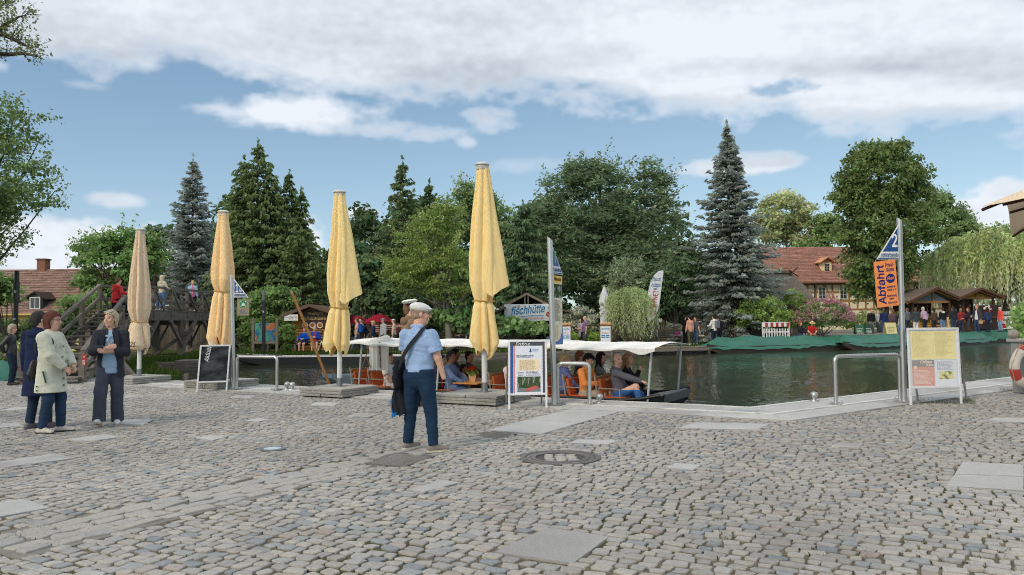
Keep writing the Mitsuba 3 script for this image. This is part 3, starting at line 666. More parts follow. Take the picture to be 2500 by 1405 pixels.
broadleaf('linden_tree', 'tall dense linden behind the orange departure sign', G_(2160, 58), [C_(2150, 450, 125, 105, 58), C_(2165, 560, 135, 110, 58), C_(2150, 650, 105, 80, 58), C_(2130, 380, 80, 45, 58), C_(2240, 500, 55, 80, 58), C_(2190, 360, 28, 28, 58), C_(2100, 690, 40, 50, 58), C_(2080, 480, 60, 70, 58)],
          (.040, .066, .018), (.080, .112, .032), leaves=42000, size=.29, clump=.8, trunk_r=.4, seed=24, droop=.35, fill=.6)
broadleaf('ash_tree', 'open crowned tree right of the tall linden', G_(2320, 72), [C_(2310, 540, 60, 70, 72), C_(2355, 570, 45, 50, 72), C_(2290, 490, 30, 30, 72)], (.055, .09, .03), (.10, .145, .05), leaves=7000, size=.34, clump=.8, seed=25, sprays=60, fill=.3)
broadleaf('ash_tree', 'green tree at the right edge behind the weeping willow', G_(2440, 76), [C_(2440, 590, 90, 55, 76), C_(2380, 600, 50, 45, 76), C_(2530, 600, 80, 60, 76)], (.07, .11, .03), (.12, .165, .05), leaves=8000, size=.36, clump=.9, seed=26)
weeping('weeping_willow', 'large weeping willow hanging over the market stalls', G_(2450, 62, .3), D(2462, 650, 62), (6.4, 4.5, 3.1), 1.6, (.10, .135, .042), (.19, .23, .095), n=1500, seed=27, size=.30, fan=1.6)
broadleaf('bright_bush', 'bright green rounded bush at the foot of the big blue spruce', G_(1860, 47.5), [C_(1860, 765, 70, 50, 47.5), C_(1815, 780, 35, 35, 47.5), C_(1910, 780, 40, 35, 47.5), C_(1940, 730, 35, 28, 50)], (.065, .105, .024), (.115, .165, .038), leaves=8000, size=.16, clump=.4, trunk_r=.08, seed=28)
t = broadleaf('rose_bush', 'climbing rose bush full of pink blossoms beside the tarped boat', G_(2010, 47), [C_(2010, 770, 68, 42, 47), C_(1965, 785, 35, 25, 47)], (.05, .085, .025), (.085, .13, .04), leaves=6000, size=.14, clump=.4, trunk_r=.06, seed=29)
r = np.random.default_rng(9); n = 1500
q = sph(r, n); q[:, 1] = -np.abs(q[:, 1]); q[:, 2] = np.abs(q[:, 2]) * 1.25 - .35
c0, rd = C_(2010, 770, 72, 44, 47); c1, rd1 = C_(2030, 735, 14, 18, 47)
pt = np.vstack([c0 + q[:1250] * rd * r.uniform(.85, 1.08, (1250, 1)), c1 + q[1250:] * rd1 * 1.2])
k = meshkit.fbm(pt * 1.8, 3) > .44; pt = pt[k]; n = len(pt)
put(t + '__blossoms', cat([leaf_cards(pt, sph(r, n), sph(r, n) + np.array([0, -.8, .3]), .11 * r.uniform(.6, 1.3, n), .10), leaf_cards(pt + .01, sph(r, n), sph(r, n), .09, .09)]), np.repeat(np.tile(np.array([.60, .30, .36]) * r.uniform(.7, 1.3, (n, 1)) + r.uniform(0, .10, (n, 1)), (2, 1)), 4, 0), 'm_leaf', smooth=False, amp=0, kind='stuff')
broadleaf('elder_shrub', 'elder shrub behind the thin black lamp post by the waffle kiosk', G_(655, 42), [C_(655, 740, 60, 50, 42), C_(610, 760, 40, 45, 42), C_(700, 730, 35, 38, 42)], (.05, .09, .024), (.10, .15, .045), leaves=5500, size=.19, clump=.45, trunk_r=.07, seed=30)
broadleaf('ivy_shrub', 'mound of ivy growing round the painted information board', G_(655, 40), [C_(610, 825, 32, 50, 40), C_(700, 825, 28, 45, 40), C_(655, 800, 60, 32, 41)], (.045, .08, .02), (.085, .135, .034), leaves=7000, size=.14, clump=.35, trunk_r=.05, seed=31)
for i, (px, d_, c, lab) in enumerate([(1135, 41.8, [C_(1140, 785, 75, 38, 42), C_(1085, 770, 45, 30, 42)], 'big leaved creeper on the fence behind the pale trunked tree'), (1245, 42.4, [C_(1240, 800, 62, 28, 42.4), C_(1300, 805, 45, 22, 42.4)], 'big leaved creeper hanging on the boards below the fish hut sign')]):
    broadleaf('creeper_shrub', lab, G_(px, d_), c, (.05, .09, .026), (.10, .16, .05), leaves=2600, size=.34, clump=.5, trunk_r=.04, seed=40 + i, aspect=.8)
broadleaf('fern_shrub', 'bright fern clump beside the sandwich board with the fish on top', G_(1445, 43.6), [C_(1445, 825, 32, 24, 43.6), C_(1395, 828, 25, 20, 43.6)], (.07, .12, .02), (.13, .19, .04), leaves=2200, size=.2, clump=.3, trunk_r=.02, seed=44, aspect=.2)
broadleaf('clipped_hedge_bush', 'clipped green hedge behind the green price boards', G_(2110, 56, .4), [C_(2070, 785, 45, 25, 56), C_(2130, 782, 60, 28, 56), C_(2190, 785, 40, 26, 56)], (.06, .095, .022), (.11, .15, .038), leaves=6000, size=.15, clump=.4, trunk_r=.05, seed=45)
# the wood behind closes the gaps between the trees in front
wd = [(430, 66, 640, 90, 120), (560, 68, 600, 90, 150), (700, 70, 660, 80, 110), (800, 66, 680, 80, 110), (900, 72, 620, 80, 130), (1010, 70, 600, 90, 150), (1120, 72, 620, 90, 150), (1230, 68, 640, 80, 130), (1330, 74, 600, 90, 150), (1480, 76, 600, 110, 170), (1620, 72, 620, 90, 150), (1700, 66, 690, 70, 100), (1790, 66, 700, 90, 90), (1950, 90, 650, 80, 60)]
WL = ['dark tree standing behind ' + x for x in ('the left blue spruce and the bridge railing', 'the peach parasol, between the two spruces', 'the elder shrub and slim black lamp post', 'the roof of the waffle kiosk', 'the third yellow parasol and the red market parasols', 'the spiky dark spruce', 'the slender pale trunked tree', 'the tallest yellow parasol', 'the fish hut roof', 'the tall grey green shrub', 'the top of the white feather flag', 'the gap left of the big blue spruce', 'the big blue spruce itself', 'the ridge of the half timbered house')]
for i, (px, d_, py, rx, ry) in enumerate(wd):
    broadleaf('woodland_tree', WL[i], G_(px, d_), [C_(px, py, rx, ry, d_), C_(px + 20, py + 70, rx, ry * .7, d_)], (.030, .052, .018), (.05, .08, .028), leaves=5200, size=.55, clump=1.3, seed=60 + i, limbs=10)
for i, (px, d_, w, py, hh, lab) in enumerate([(470, 58, 90, 790, 45, 'left blue spruce'), (610, 55, 80, 780, 50, 'tall wide dark spruce'), (740, 55, 90, 780, 55, 'waffle kiosk'), (880, 56, 80, 785, 50, 'red menu board'), (1010, 56, 90, 780, 60, 'dark picket fence'), (1160, 56, 90, 780, 60, 'big leaved creeper'), (1330, 57, 90, 775, 60, 'fish hut'), (1470, 57, 90, 770, 60, 'white folded parasol'), (1600, 57, 80, 770, 60, 'feather flag'), (1720, 58, 90, 775, 60, 'landing stage group'), (1850, 62, 60, 770, 50, 'bright green rounded bush'), (2300, 86, 120, 745, 40, 'yellow market stall'), (2460, 88, 130, 745, 45, 'dark market stall'), (90, 36, 150, 808, 40, 'two left women, in front of the tiled house')]):
    broadleaf('understory_bush', 'dense green bush behind the ' + lab, G_(px, d_), [C_(px, py, w, hh, d_, .3)], (.036, .062, .020), (.06, .095, .03), leaves=4200 if d_ > 45 else 9000, size=.34 if d_ > 45 else .2, clump=.8 if d_ > 45 else .5, trunk_r=.05, seed=160 + i, limbs=8)
# grass along the shore
r = np.random.default_rng(31); gp = []
for (p0, p1) in zip(SHORE[:-3], SHORE[1:-2]):
    p0, p1 = np.array(p0), np.array(p1); d = p1 - p0; L = np.linalg.norm(d); nn = np.array([-d[1], d[0]]) / L; n = int(L * 420)
    s = r.random(n); w = r.random(n) ** 1.6 * 3.4 + .02
    q = p0 + d * s[:, None] + nn * w[:, None]; gp.append(np.column_stack([q, q[:, 0] * 0 - .015]))
gp = np.vstack(gp); gp = gp[~shapely.contains_xy(pv, gp[:, 0], gp[:, 1]) & (gp[:, 0] < 16)]
mb, per = blades(gp, .17, .03, r, .8)
g = thing('bank_grass', 'long green grass along the edge of the far bank', 'grass', kind='stuff')
put(g, mb, np.repeat(np.array([.075, .12, .026]) * r.uniform(.5, 1.5, (len(gp), 1)), per, 0), 'm_leaf', smooth=False, amp=0)
# ================================================================ BUILDINGS, BRIDGE, FENCES, BANK FURNITURE
X_, Y_, Z_ = np.eye(3)
WOODD = np.array([.075, .065, .056]); WOODL = np.array([.20, .175, .145]); CREAM = srgb(232, 222, 195); DARKM = np.array([.02, .021, .023])
STEEL = np.array([.62, .62, .61]); WHITE = np.array([.72, .72, .72])
def q3(px, py, d): return D(px, py, d)
def zat(py, px, d): return D(px, py, d)[2]

def roof_courses(parent, a, b, c, d, n, col, name='tile_course', seed=0, th=.035, mat='m_matte'):
    """A tiled slope between the eave a-b and the ridge d-c: overlapping courses, each a shallow tilted strip with uneven tiles."""
    r = np.random.default_rng(seed); out = []; cols = []
    nr = unit(np.cross(b - a, d - a))
    for i in range(n):
        t0, t1 = i / n, (i + 1.25) / n; t1 = min(t1, 1.0)
        l0, r0, l1, r1 = a + (d - a) * t0, b + (c - b) * t0, a + (d - a) * t1, b + (c - b) * t1
        m = max(4, int(np.linalg.norm(r0 - l0) / .45)); s = np.linspace(0, 1, m + 1)
        for k in range(m):
            up = nr * (th * (1 + .5 * r.normal() * .4)); dn = nr * .004
            v = np.array([l0 + (r0 - l0) * s[k], l0 + (r0 - l0) * s[k + 1], l1 + (r1 - l1) * s[k + 1], l1 + (r1 - l1) * s[k]])
            v = np.vstack([v[:2] + up, v[2:] + dn, v[:2] + nr * .001])
            out.append((v, np.array([[0, 1, 2], [0, 2, 3], [4, 1, 0], [4, 5, 1]]))); cols.append(np.repeat((np.asarray(col) * np.exp(r.normal(0, .09)) * (1 + r.normal(0, .03, 3)))[None], 6, 0))
    return put(numbered(parent + '__' + name), cat(out), np.vstack(cols), mat, smooth=False, amp=.14, kind='stuff')
def window(parent, o, w, h, bars_=(1, 2), fr=(.7, .7, .68), depth=.05, r=X_, u=Z_, name='window'):
    """A window on a wall: frame with panes and glazing bars; o is the lower left corner on the wall face."""
    n = np.cross(r, u); t = .07 * min(1, w); k = numbered(parent + '__' + name); ms = []
    o = np.asarray(o, float)
    for x in (t / 2, w - t / 2): ms.append(box(t, h, depth, o + r * x + u * h / 2 + n * depth / 2, frame(r, u, n)))
    for y in (t / 2, h - t / 2): ms.append(box(w - 2 * t, t, depth, o + r * w / 2 + u * y + n * depth / 2, frame(r, u, n)))
    for i in range(bars_[0]): ms.append(box(t * .6, h - 2 * t, depth * .7, o + r * w * (i + 1) / (bars_[0] + 1) + u * h / 2 + n * depth / 2, frame(r, u, n)))
    for i in range(bars_[1]): ms.append(box(w - 2 * t, t * .45, depth * .6, o + r * w / 2 + u * h * (i + 1) / (bars_[1] + 1) + n * depth / 2, frame(r, u, n)))
    put(k, cat(ms), fr, 'm_satin', amp=.05)
    put_proc(k + '__pane', box(w - t, h - t, .01, o + r * w / 2 + u * h / 2 + n * .008, frame(r, u, n)), 'm_glass')
# ---- tiled house at the left
h = thing('tiled_house', 'long house with a reddish tiled roof and one small dormer, at the left edge', 'house')
d0, d1 = 45.0, 49.0
ex = D(208, 750, d0)[0]; ez = zat(767, 100, d0); rz = zat(658, 100, d1)
TL, TR = np.array([-46, d0, ez]), np.array([ex, d0, ez]); RL, RR = np.array([-46, d1, rz]), np.array([ex, d1, rz])
roof_courses(h, TL, TR, RR, RL, 18, srgb(142, 116, 106), 'roof', 1, .06)
part(h, 'wall', cat([box(46 + ex - .5, .3, ez - .05, ((-46 + ex - .5) / 2, d0 + .55, (ez - .05) / 2)), prism(Polygon([(d0 + .4, 0), (d1 * 2 - d0 - .4, 0), (d1 * 2 - d0 - .4, ez), (d1, rz - .15), (d0 + .4, ez)]), 0, .25)[0] @ np.array([[0, 1, 0], [0, 0, 1], [1, 0, 0.]]) * 1 + [ex - .7, 0, 0] if False else box(.2, .2, .2, (ex - 3, d0 + 1, 1))]), srgb(225, 200, 140), amp=.1)
gv = [(ex - .5, y, z) for y, z in ((d0 + .4, 0), (2 * d1 - d0 - .4, 0), (2 * d1 - d0 - .4, ez), (d1, rz - .2), (d0 + .4, ez))]
part(h, 'gable', (np.array(gv), np.array([[0, 1, 2], [0, 2, 3], [0, 3, 4]])), srgb(220, 200, 150), smooth=False)
roof_courses(h, np.array([ex, 2 * d1 - d0, ez]), np.array([-46, 2 * d1 - d0, ez]), RL, RR, 10, srgb(142, 116, 106), 'roof', 2, .06)
part(h, 'gutter', tube([TL + [0, -.08, -.03], TR + [0, -.08, -.03]], .06, 8), srgb(205, 180, 110), smooth=True)
ch = D(106, 660, d1); part(h, 'chimney', box(.55, .55, 1.0, (ch[0], d1, rz + .1), bev=.02), srgb(140, 100, 84)); part(h, 'chimney_cap', box(.66, .66, .08, (ch[0], d1, rz + .63)), srgb(110, 85, 75))
o = D(74, 757, d0 + .36); w_ = .62
dm = numbered(h + '__dormer'); ap = o + [w_ / 2 + .0, 0, 1.02]
put(dm, cat([box(w_ + .2, 1.5, .78, o + [w_ / 2, .75, .39]), (np.array([o + [-.1, .0, .78], o + [w_ + .1, 0, .78], ap + [0, 0, .0], o + [-.1, 1.5, .78], o + [w_ + .1, 1.5, .78], ap + [0, 1.5, 0]]), np.array([[0, 1, 2], [0, 2, 5], [0, 5, 3], [1, 4, 5], [1, 5, 2]]))]), srgb(70, 78, 74), smooth=False)
put(dm + '__roof', cat([beam(ap + [0, .6, .06], o + [-.42, .6, .62], 1.5, .07, up=Z_), beam(ap + [0, .6, .06], o + [w_ + .42, .6, .62], 1.5, .07, up=Z_)]), srgb(75, 62, 58))
window(h, o + [0, -.03, .04], w_, .72, (1, 0), (.8, .8, .8))
# ---- half timbered house on the right
h = thing('timbered_house', 'cream half timbered house with a red tiled roof behind the thatched hut', 'house')
d0, d1 = 72.0, 77.0
x0, x1 = D(1850, 700, d0)[0], D(2300, 700, d0)[0]; ez = zat(686, 1960, d0); rz = zat(604, 1960, d1)
part(h, 'wall', box(x1 - x0, 9.4, ez, ((x0 + x1) / 2, d0 + 4.9, ez / 2)), srgb(238, 228, 200), amp=.06)
a, b = np.array([x0 - .4, d0 - .5, ez - .25]), np.array([x1 + .4, d0 - .5, ez - .25])
roof_courses(h, a, b, np.array([x1 - 2.0, d1, rz]), np.array([x0 - .4, d1, rz]), 26, srgb(152, 112, 98), 'roof', 3, .05)
roof_courses(h, b, b + [0, 10.8, 0], np.array([x1 - 2.0, d1 + .01, rz]), np.array([x1 - 2.0, d1, rz]), 16, srgb(152, 112, 98), 'roof', 4, .05)
part(h, 'eave_board', cat([box(x1 - x0 + .6, .4, .12, ((x0 + x1) / 2, d0 - .2, ez - .26)), tube([a + [0, -.06, .02], b + [0, -.06, .02]], .07, 8)]), srgb(110, 85, 70), smooth=40)
TB = srgb(160, 122, 78)
zf = [ez - .35, ez - 1.1, ez - 1.95, ez - 2.75]
for z in zf: part(h, 'timber_beam', box(x1 - x0, .06, .16, ((x0 + x1) / 2, d0 + .19, z)), TB)
xs = np.arange(x0 + .1, x1, .78)
for i, x in enumerate(xs):
    part(h, 'timber_post', box(.15, .07, 2.5, (x, d0 + .185, ez - 1.55)), TB)
    if i % 5 == 3: part(h, 'timber_brace', beam((x + .1, d0 + .183, ez - .4), (x + .68, d0 + .183, ez - 1.9), .075, .14, up=Y_), TB)
for px in (1930, 1998, 2050, 2110, 2235, 2265):
    o = D(px, 716, d0 + .1); window(h, (o[0], d0 + .15, ez - 1.75), .72, 1.15, (1, 2), (.75, .75, .73), .08)
for px in (1960, 2060, 2140, 2240): window(h, (D(px, 750, d0)[0], d0 + .20, .9), .8, 1.2, (1, 2), (.72, .72, .70), .08)
part(h, 'downpipe', tube([(D(1988, 700, d0)[0], d0 - .02, ez - .3), (D(1988, 700, d0)[0], d0 + .0, 0)], .05, 8), srgb(90, 85, 80), smooth=True)
o = D(2010, 667, d0 + 1.2); dm = numbered(h + '__dormer')
put(dm, box(.95, 1.7, 1.0, o + [.35, .85, .5]), srgb(235, 215, 170)); put(dm + '__roof', cat([beam(o + [.35, .5, 1.52], o + [-.42, .5, .98], 1.9, .08), beam(o + [.35, .5, 1.52], o + [1.12, .5, .98], 1.9, .08), (np.array([o + [-.12, -.01, 1.0], o + [.82, -.01, 1.0], o + [.35, -.01, 1.42]]), np.array([[0, 1, 2]]))]), srgb(190, 140, 105), smooth=False)
window(h, o + [.1, -.02, .12], .5, .8, (1, 2), (.75, .72, .66), .05)
sw = numbered(h + '__roof_window'); nrm = unit(np.cross(b - a, np.array([x0, d1, rz]) - a)); up_ = unit(np.array([0, d1 - d0 + .5, rz - ez + .25]))
so = np.array([D(1882, 624, 75.3)[0], 0, 0]); s_ = .72; so = a + (np.array([a[0], d1, rz]) - a) * s_ + [so[0] - a[0], 0, 0] + nrm * .05
put(sw, plate(so, X_, up_, 1.15, .75, .08), srgb(120, 125, 128), 'm_satin'); put_proc(sw + '__pane', box(1.0, .6, .01, so + X_ * .575 + up_ * .375 + nrm * .006, frame(X_, up_, nrm)), 'm_glass')
# ---- thatched hut
h = thing('thatched_hut', 'low hut with a grey thatched roof and crossed gable boards, beside the big blue spruce', 'hut')
d0 = 52.0
A, B = D(1800, 735, d0), D(1992, 731, d0); R1, R2 = D(1830, 664, 54.6), D(1932, 668, 54.6); B2 = D(1985, 731, 57.2); A2 = D(1800, 735, 57.2)
def thatch(u, v): 
    lo = A[None, None] * (1 - u[..., None]) + B * u[..., None]; hi = R1 * (1 - u[..., None]) + R2 * u[..., None]
    p = lo * (1 - v[..., None]) + hi * v[..., None]; p[..., 1] -= .12 * np.sin(v * np.pi); p[..., 2] += .05 * np.sin(v * np.pi)
    return p + (meshkit.fbm(p * 5, 3) - .5)[..., None] * .08
def thatch2(u, v):
    lo = B * (1 - u[..., None]) + B2 * u[..., None]; p = lo * (1 - v[..., None]) + R2 * v[..., None]
    return p + (meshkit.fbm(p * 5, 3) - .5)[..., None] * .08
tc = srgb(118, 108, 98)
part(h, 'thatch', cat([grid(50, 24, thatch), grid(24, 20, thatch2), beam(A, B, .3, .22), beam(B, B2, .3, .2), beam(R1 + [0, 0, .06], R2 + [0, 0, .06], .5, .22, bev=.08)]), tc, smooth=40, amp=.3, freq=9)
part(h, 'wall', box(B[0] - A[0] - .6, 4.4, A[2] - .1, ((A[0] + B[0]) / 2 - .1, d0 + 2.7, (A[2] - .1) / 2)), srgb(95, 82, 70))
part(h, 'gable_board', cat([beam(R2 + [-.35, -.3, -.25], R2 + [.38, -.3, .45], .05, .13, up=Y_), beam(R2 + [.35, -.36, -.25], R2 + [-.30, -.36, .22], .05, .13, up=Y_)]), srgb(80, 58, 48))
# ---- waffle kiosk
k = thing('waffle_kiosk', 'small orange brown plank kiosk with a shallow brown roof and dark waffle sign', 'kiosk')
d0 = 41.0; xl, xr = D(716, 800, d0)[0], D(812, 800, d0)[0]; zr, ze = zat(748, 757, d0), zat(769, 757, d0); xm = (xl + xr) / 2
OR = srgb(196, 136, 70)
n = 13
for i in range(n):
    z0 = ze * i / n
    part(k, 'plank', tube([(xl, d0, z0 + ze / n / 2), (xr, d0, z0 + ze / n / 2)], ze / n * .53, 8), OR * (.9 + .2 * ((i * 7) % 5) / 5), smooth=40, amp=.2)
part(k, 'gable', (np.array([(xl, d0 - .02, ze), (xr, d0 - .02, ze), (xm, d0 - .02, zr - .06)]), np.array([[0, 1, 2]])), OR * .95, smooth=False)
part(k, 'walls', box(xr - xl, 2.6, ze, (xm, d0 + 1.4, ze / 2)), OR * .9)
part(k, 'corner_post', cat([box(.12, .12, ze, (x, d0 - .06, ze / 2), bev=.01) for x in (xl, xr)]), OR * .7)
RB = srgb(92, 74, 64)
eL, eR = D(688, 773, d0 - .5), D(832, 770, d0 - .5)
part(k, 'roof', cat([beam(np.array([xm, d0 + 1, zr + .03]), np.array([eL[0], d0 + 1, ze - .08]), 3.4, .10), beam(np.array([xm, d0 + 1, zr + .03]), np.array([eR[0], d0 + 1, ze - .05]), 3.4, .10)]), RB, amp=.2)
part(k, 'bargeboard', cat([beam(np.array([xm, d0 - .74, zr + .04]), np.array([eL[0], d0 - .74, ze - .08]), .04, .17), beam(np.array([xm, d0 - .74, zr + .04]), np.array([eR[0], d0 - .74, ze - .05]), .04, .17)]), srgb(105, 88, 76))
s = numbered(k + '__sign'); BR = srgb(72, 46, 42)
o = D(736, 786, d0 - .12)
put(s, cat([plate(o, X_, Z_, 1.36, .60, .03), plate(D(739, 804, d0 - .12), X_, Z_, 1.15, .40, .03), plate(D(742, 817, d0 - .12), X_, Z_, .98, .22, .03)]), BR, 'm_satin', amp=.05)
GOLD = srgb(226, 196, 128)
put(s + '__lettering', cat([text("Freddy's", D(752, 769.5, d0 - .12), X_, Z_, .155, .80, italic=.1), text('Waffelbäckerei', D(735, 782, d0 - .12), X_, Z_, .165, 1.36), text('Bestellen', D(744, 811, d0 - .12), X_, Z_, .10, .9) if False else text('Bestsellerplatz', D(743, 813, d0 - .12), X_, Z_, .09, .90, italic=.15)]), GOLD, amp=0)
pl_ = D(739, 804, d0 - .13)
put(s + '__plates', cat([xf(lathe([(0, .004), (.12, .012), (.165, .02), (.17, .0)], 20), frame(X_, Z_, -Y_), D(x, 794.5, d0 - .125)) for x in (745, 763, 781)]), srgb(222, 212, 190), smooth=40)
put(s + '__waffles', cat([xf(lathe([(0, .03), (.09, .026), (.11, .01)], 12), frame(X_, Z_, -Y_), D(x, 794.5, d0 - .13)) for x in (745, 763, 781)]), srgb(170, 105, 60), smooth=False)
cs = thing('street_sign', 'white board with an arched line of lettering, hung left of the waffle sign', 'sign')
o = D(694, 784, d0 - .75); part(cs, 'board', plate(o, X_, Z_, .72, .33, .03), srgb(225, 226, 224), 'm_satin', amp=.05)
part(cs, 'lettering', cat([text('Frauenwaldstraße', D(697, 776.5, d0 - .75), X_, Z_, .07, .60), text('1.Preis', D(705, 780.5, d0 - .75), X_, Z_, .05, .24)]), srgb(120, 125, 130), amp=0)
part(cs, 'hanger', cat([tube([D(x, 769, d0 - .74), D(x, 774, d0 - .74)], .012, 5) for x in (699, 720)]), DARKM)
ib = thing('information_board', 'wooden information board with a painted blue and orange nature picture', 'notice board')
o = D(622, 834, 38.5)
scene['m_print'] = {'type': 'diffuse', 'reflectance': mikit.proc(lambda p, n, uv: mix(mix((.05, .17, .30), (.08, .30, .26), smoothstep(.42, .58, F3(p.x * 3.1, p.z * 3.5, 1, 3))), (.42, .17, .08), smoothstep(.57, .64, F3(p.x * 2.3 + 7, p.z * 2.9, 3, 3))) * (.6 + .8 * F3(p.x * 14, p.z * 14, 2, 2)))}
put_proc(ib + '__picture', plate(o, X_, Z_, 1.0, .92, .03), 'm_print')
part(ib, 'post', box(.12, .12, 1.75, o + [-.10, .05, .28], bev=.01), WOODL); part(ib, 'post', box(.12, .12, 1.75, o + [1.10, .05, .28], bev=.01), WOODL)
part(ib, 'cross_rail', box(1.3, .09, .12, o + [.5, .05, -.07], bev=.01), WOODL)
ea = thing('folding_sign', 'white wooden folding sign seen edge on in front of the waffle kiosk', 'sandwich board')
b = D(785, 866, 38.4); part(ea, 'leg', beam(b + [-.25, 0, 0], b + [.0, 0, .66], .04, .05, up=Y_), srgb(225, 220, 205)); part(ea, 'leg', beam(b + [.27, 0, 0], b + [.0, 0, .66], .04, .05, up=Y_), srgb(225, 220, 205))
part(ea, 'panel', beam(b + [-.22, .25, .06], b + [-.01, .25, .62], .45, .02, up=X_), srgb(200, 190, 170)); part(ea, 'panel', beam(b + [.24, .25, .06], b + [.03, .25, .62], .45, .02, up=X_), srgb(110, 60, 55))
def parasol(name, label, c, R, zrim, ztop, col, pole_col, n=8):
    k = thing(name, label, 'parasol', 'red market parasols'); ms = []
    def f(u, v):
        an = u * 2 * np.pi; rr = v * R * (1 - .05 * np.abs(np.sin(an * n / 2)) * v); z = ztop - (ztop - zrim) * v ** 1.7 + .05 * np.abs(np.sin(an * n / 2)) * v * (1 - v)
        return np.stack([c[0] + rr * np.cos(an), c[1] + rr * np.sin(an), z], -1)
    part(k, 'canopy', grid(65, 14, f), col, 'm_canvas', smooth=True, amp=.06)
    part(k, 'pole', tube([(c[0], c[1], 0), (c[0], c[1], ztop + .06)], .025, 8), pole_col, smooth=True)
    for i in range(n): part(k, 'rib', tube([(c[0], c[1], ztop - .05), (c[0] + R * .96 * math.cos(i * 2 * math.pi / n), c[1] + R * .96 * math.sin(i * 2 * math.pi / n), zrim - .0)], .01, 4), pole_col)
RED = srgb(150, 40, 58)
parasol('market_parasol', 'dark red open parasol above the people at the red menu board', D(926, 790, 42), .86, zat(787, 926, 42), zat(768, 926, 42), RED, WOODL)
parasol('market_parasol', 'dark red open parasol half hidden by the third yellow parasol', D(872, 790, 43.5), .85, zat(791, 872, 43.5), zat(772, 872, 43.5), RED, WOODL)
mb_ = thing('menu_board', 'wide wine red menu board with white writing under the red parasol', 'sign')
o = D(908, 817, 43.2); part(mb_, 'board', plate(o, X_, Z_, 1.75, .60, .04), srgb(112, 50, 46), 'm_satin'); part(mb_, 'legs', cat([box(.06, .06, .8, o + [x, .04, -.38]) for x in (.1, 1.6)]), WOODD)
part(mb_, 'lettering', cat([bars(o + [.08, -.002, .12], X_, Z_, .55, .42, 4, 3), bars(o + [.72, -.002, .22], X_, Z_, .5, .32, 3, 4), text('Caffè', o + [1.25, 0, .40], X_, Z_, .13, .42, italic=.3)]), srgb(225, 205, 190), amp=0)
# ---- fish hut
k = thing('fish_hut', 'dark wooden hut with an open gable roof and a long white fish hut banner', 'hut')
d0 = 46.0; sc = d0 / FOC; ap = D(1286, 717, d0); eL, eR = D(1222, 752, d0), D(1350, 751, d0)
part(k, 'roof', cat([beam(ap + [0, 2, 0], eL + [0, 2, 0], 4.4, .10), beam(ap + [0, 2, 0], eR + [0, 2, 0], 4.4, .10)]), srgb(70, 62, 55), amp=.2)
for e in (eL, eR): part(k, 'bargeboard', beam(ap + [0, -.22, -.02], e + [0, -.22, -.02], .05, .14), srgb(140, 125, 108), amp=.2)
part(k, 'lower_roof', cat([beam(D(1236, 752, d0), D(1203, 768, d0), 3.5, .09), beam(D(1338, 751, d0), D(1392, 764, d0), 3.5, .09)]), srgb(95, 84, 74))
part(k, 'king_post', cat([box(.09, .09, ap[2] - eL[2], (ap[0] - .12, d0 - .1, (ap[2] + eL[2]) / 2)), box(.09, .09, ap[2] - eL[2], (ap[0] + .08, d0 - .1, (ap[2] + eL[2]) / 2 - .05))]), WOODL)
part(k, 'tie_beam', beam(D(1236, 748, d0 - .1), D(1340, 747, d0 - .1), .1, .16), srgb(180, 170, 150))
for px in (1212, 1232, 1345, 1382): q = D(px, 768, d0 + .2); part(k, 'post', box(.13, .13, q[2], (q[0], d0 + .2, q[2] / 2)), WOODD)
for i in range(30):
    x = D(1230, 800, d0)[0] + i * .10; part(k, 'wall_board', box(.094, .03, 1.35, (x, d0 + .05 + .006 * (i % 2), .67)), srgb(88, 74, 62) * (.8 + .1 * (i * 13 % 5)), amp=.25)
part(k, 'back_wall', box(2.9, .08, 1.9, (ap[0] + .1, d0 + 3.2, .95)), srgb(60, 50, 44))
bn_ = thing('fish_banner', 'long white banner with blue brush lettering on the fish hut', 'banner')
o = D(1231.5, 785, d0 - .3); W = 2.78; Hh = 1.02; tl = D(1231.5, 746, d0 - .3)
part(bn_, 'sheet', plate(o, X_, Z_, W, Hh, .03), srgb(226, 229, 232), 'm_satin', amp=.04)
BL, RDD = srgb(20, 120, 172), srgb(176, 62, 62)
part(bn_, 'blue_lettering', cat([text('fischhütte', o + [.36, 0, .38], np.array([1, 0, .075]), Z_, .46, 2.05, italic=.28, lift=.004), beam(o + [.95, -.006, .27], o + [1.6, -.006, .315], .003, .035), beam(o + [1.6, -.006, .315], o + [2.35, -.006, .31], .003, .045)]), BL, amp=0)
part(bn_, 'red_lettering', cat([text('DIE', o + [.76, 0, .79], X_, Z_, .135, .2), text('RÄUCHERFISCH & FISCHBRÖTCHEN', o + [.47, 0, .09], X_, Z_, .12, 1.86)]), RDD, amp=0)
part(bn_, 'round_badge', xf(lathe([(0, .006), (.145, .006), (.15, 0)], 24), frame(X_, Z_, -Y_), o + [W - .13, 0, .39]), RDD)
part(bn_, 'badge_lines', bars(o + [W - .22, -.007, .33], X_, Z_, .18, .12, 3, 5), srgb(230, 220, 215), amp=0)
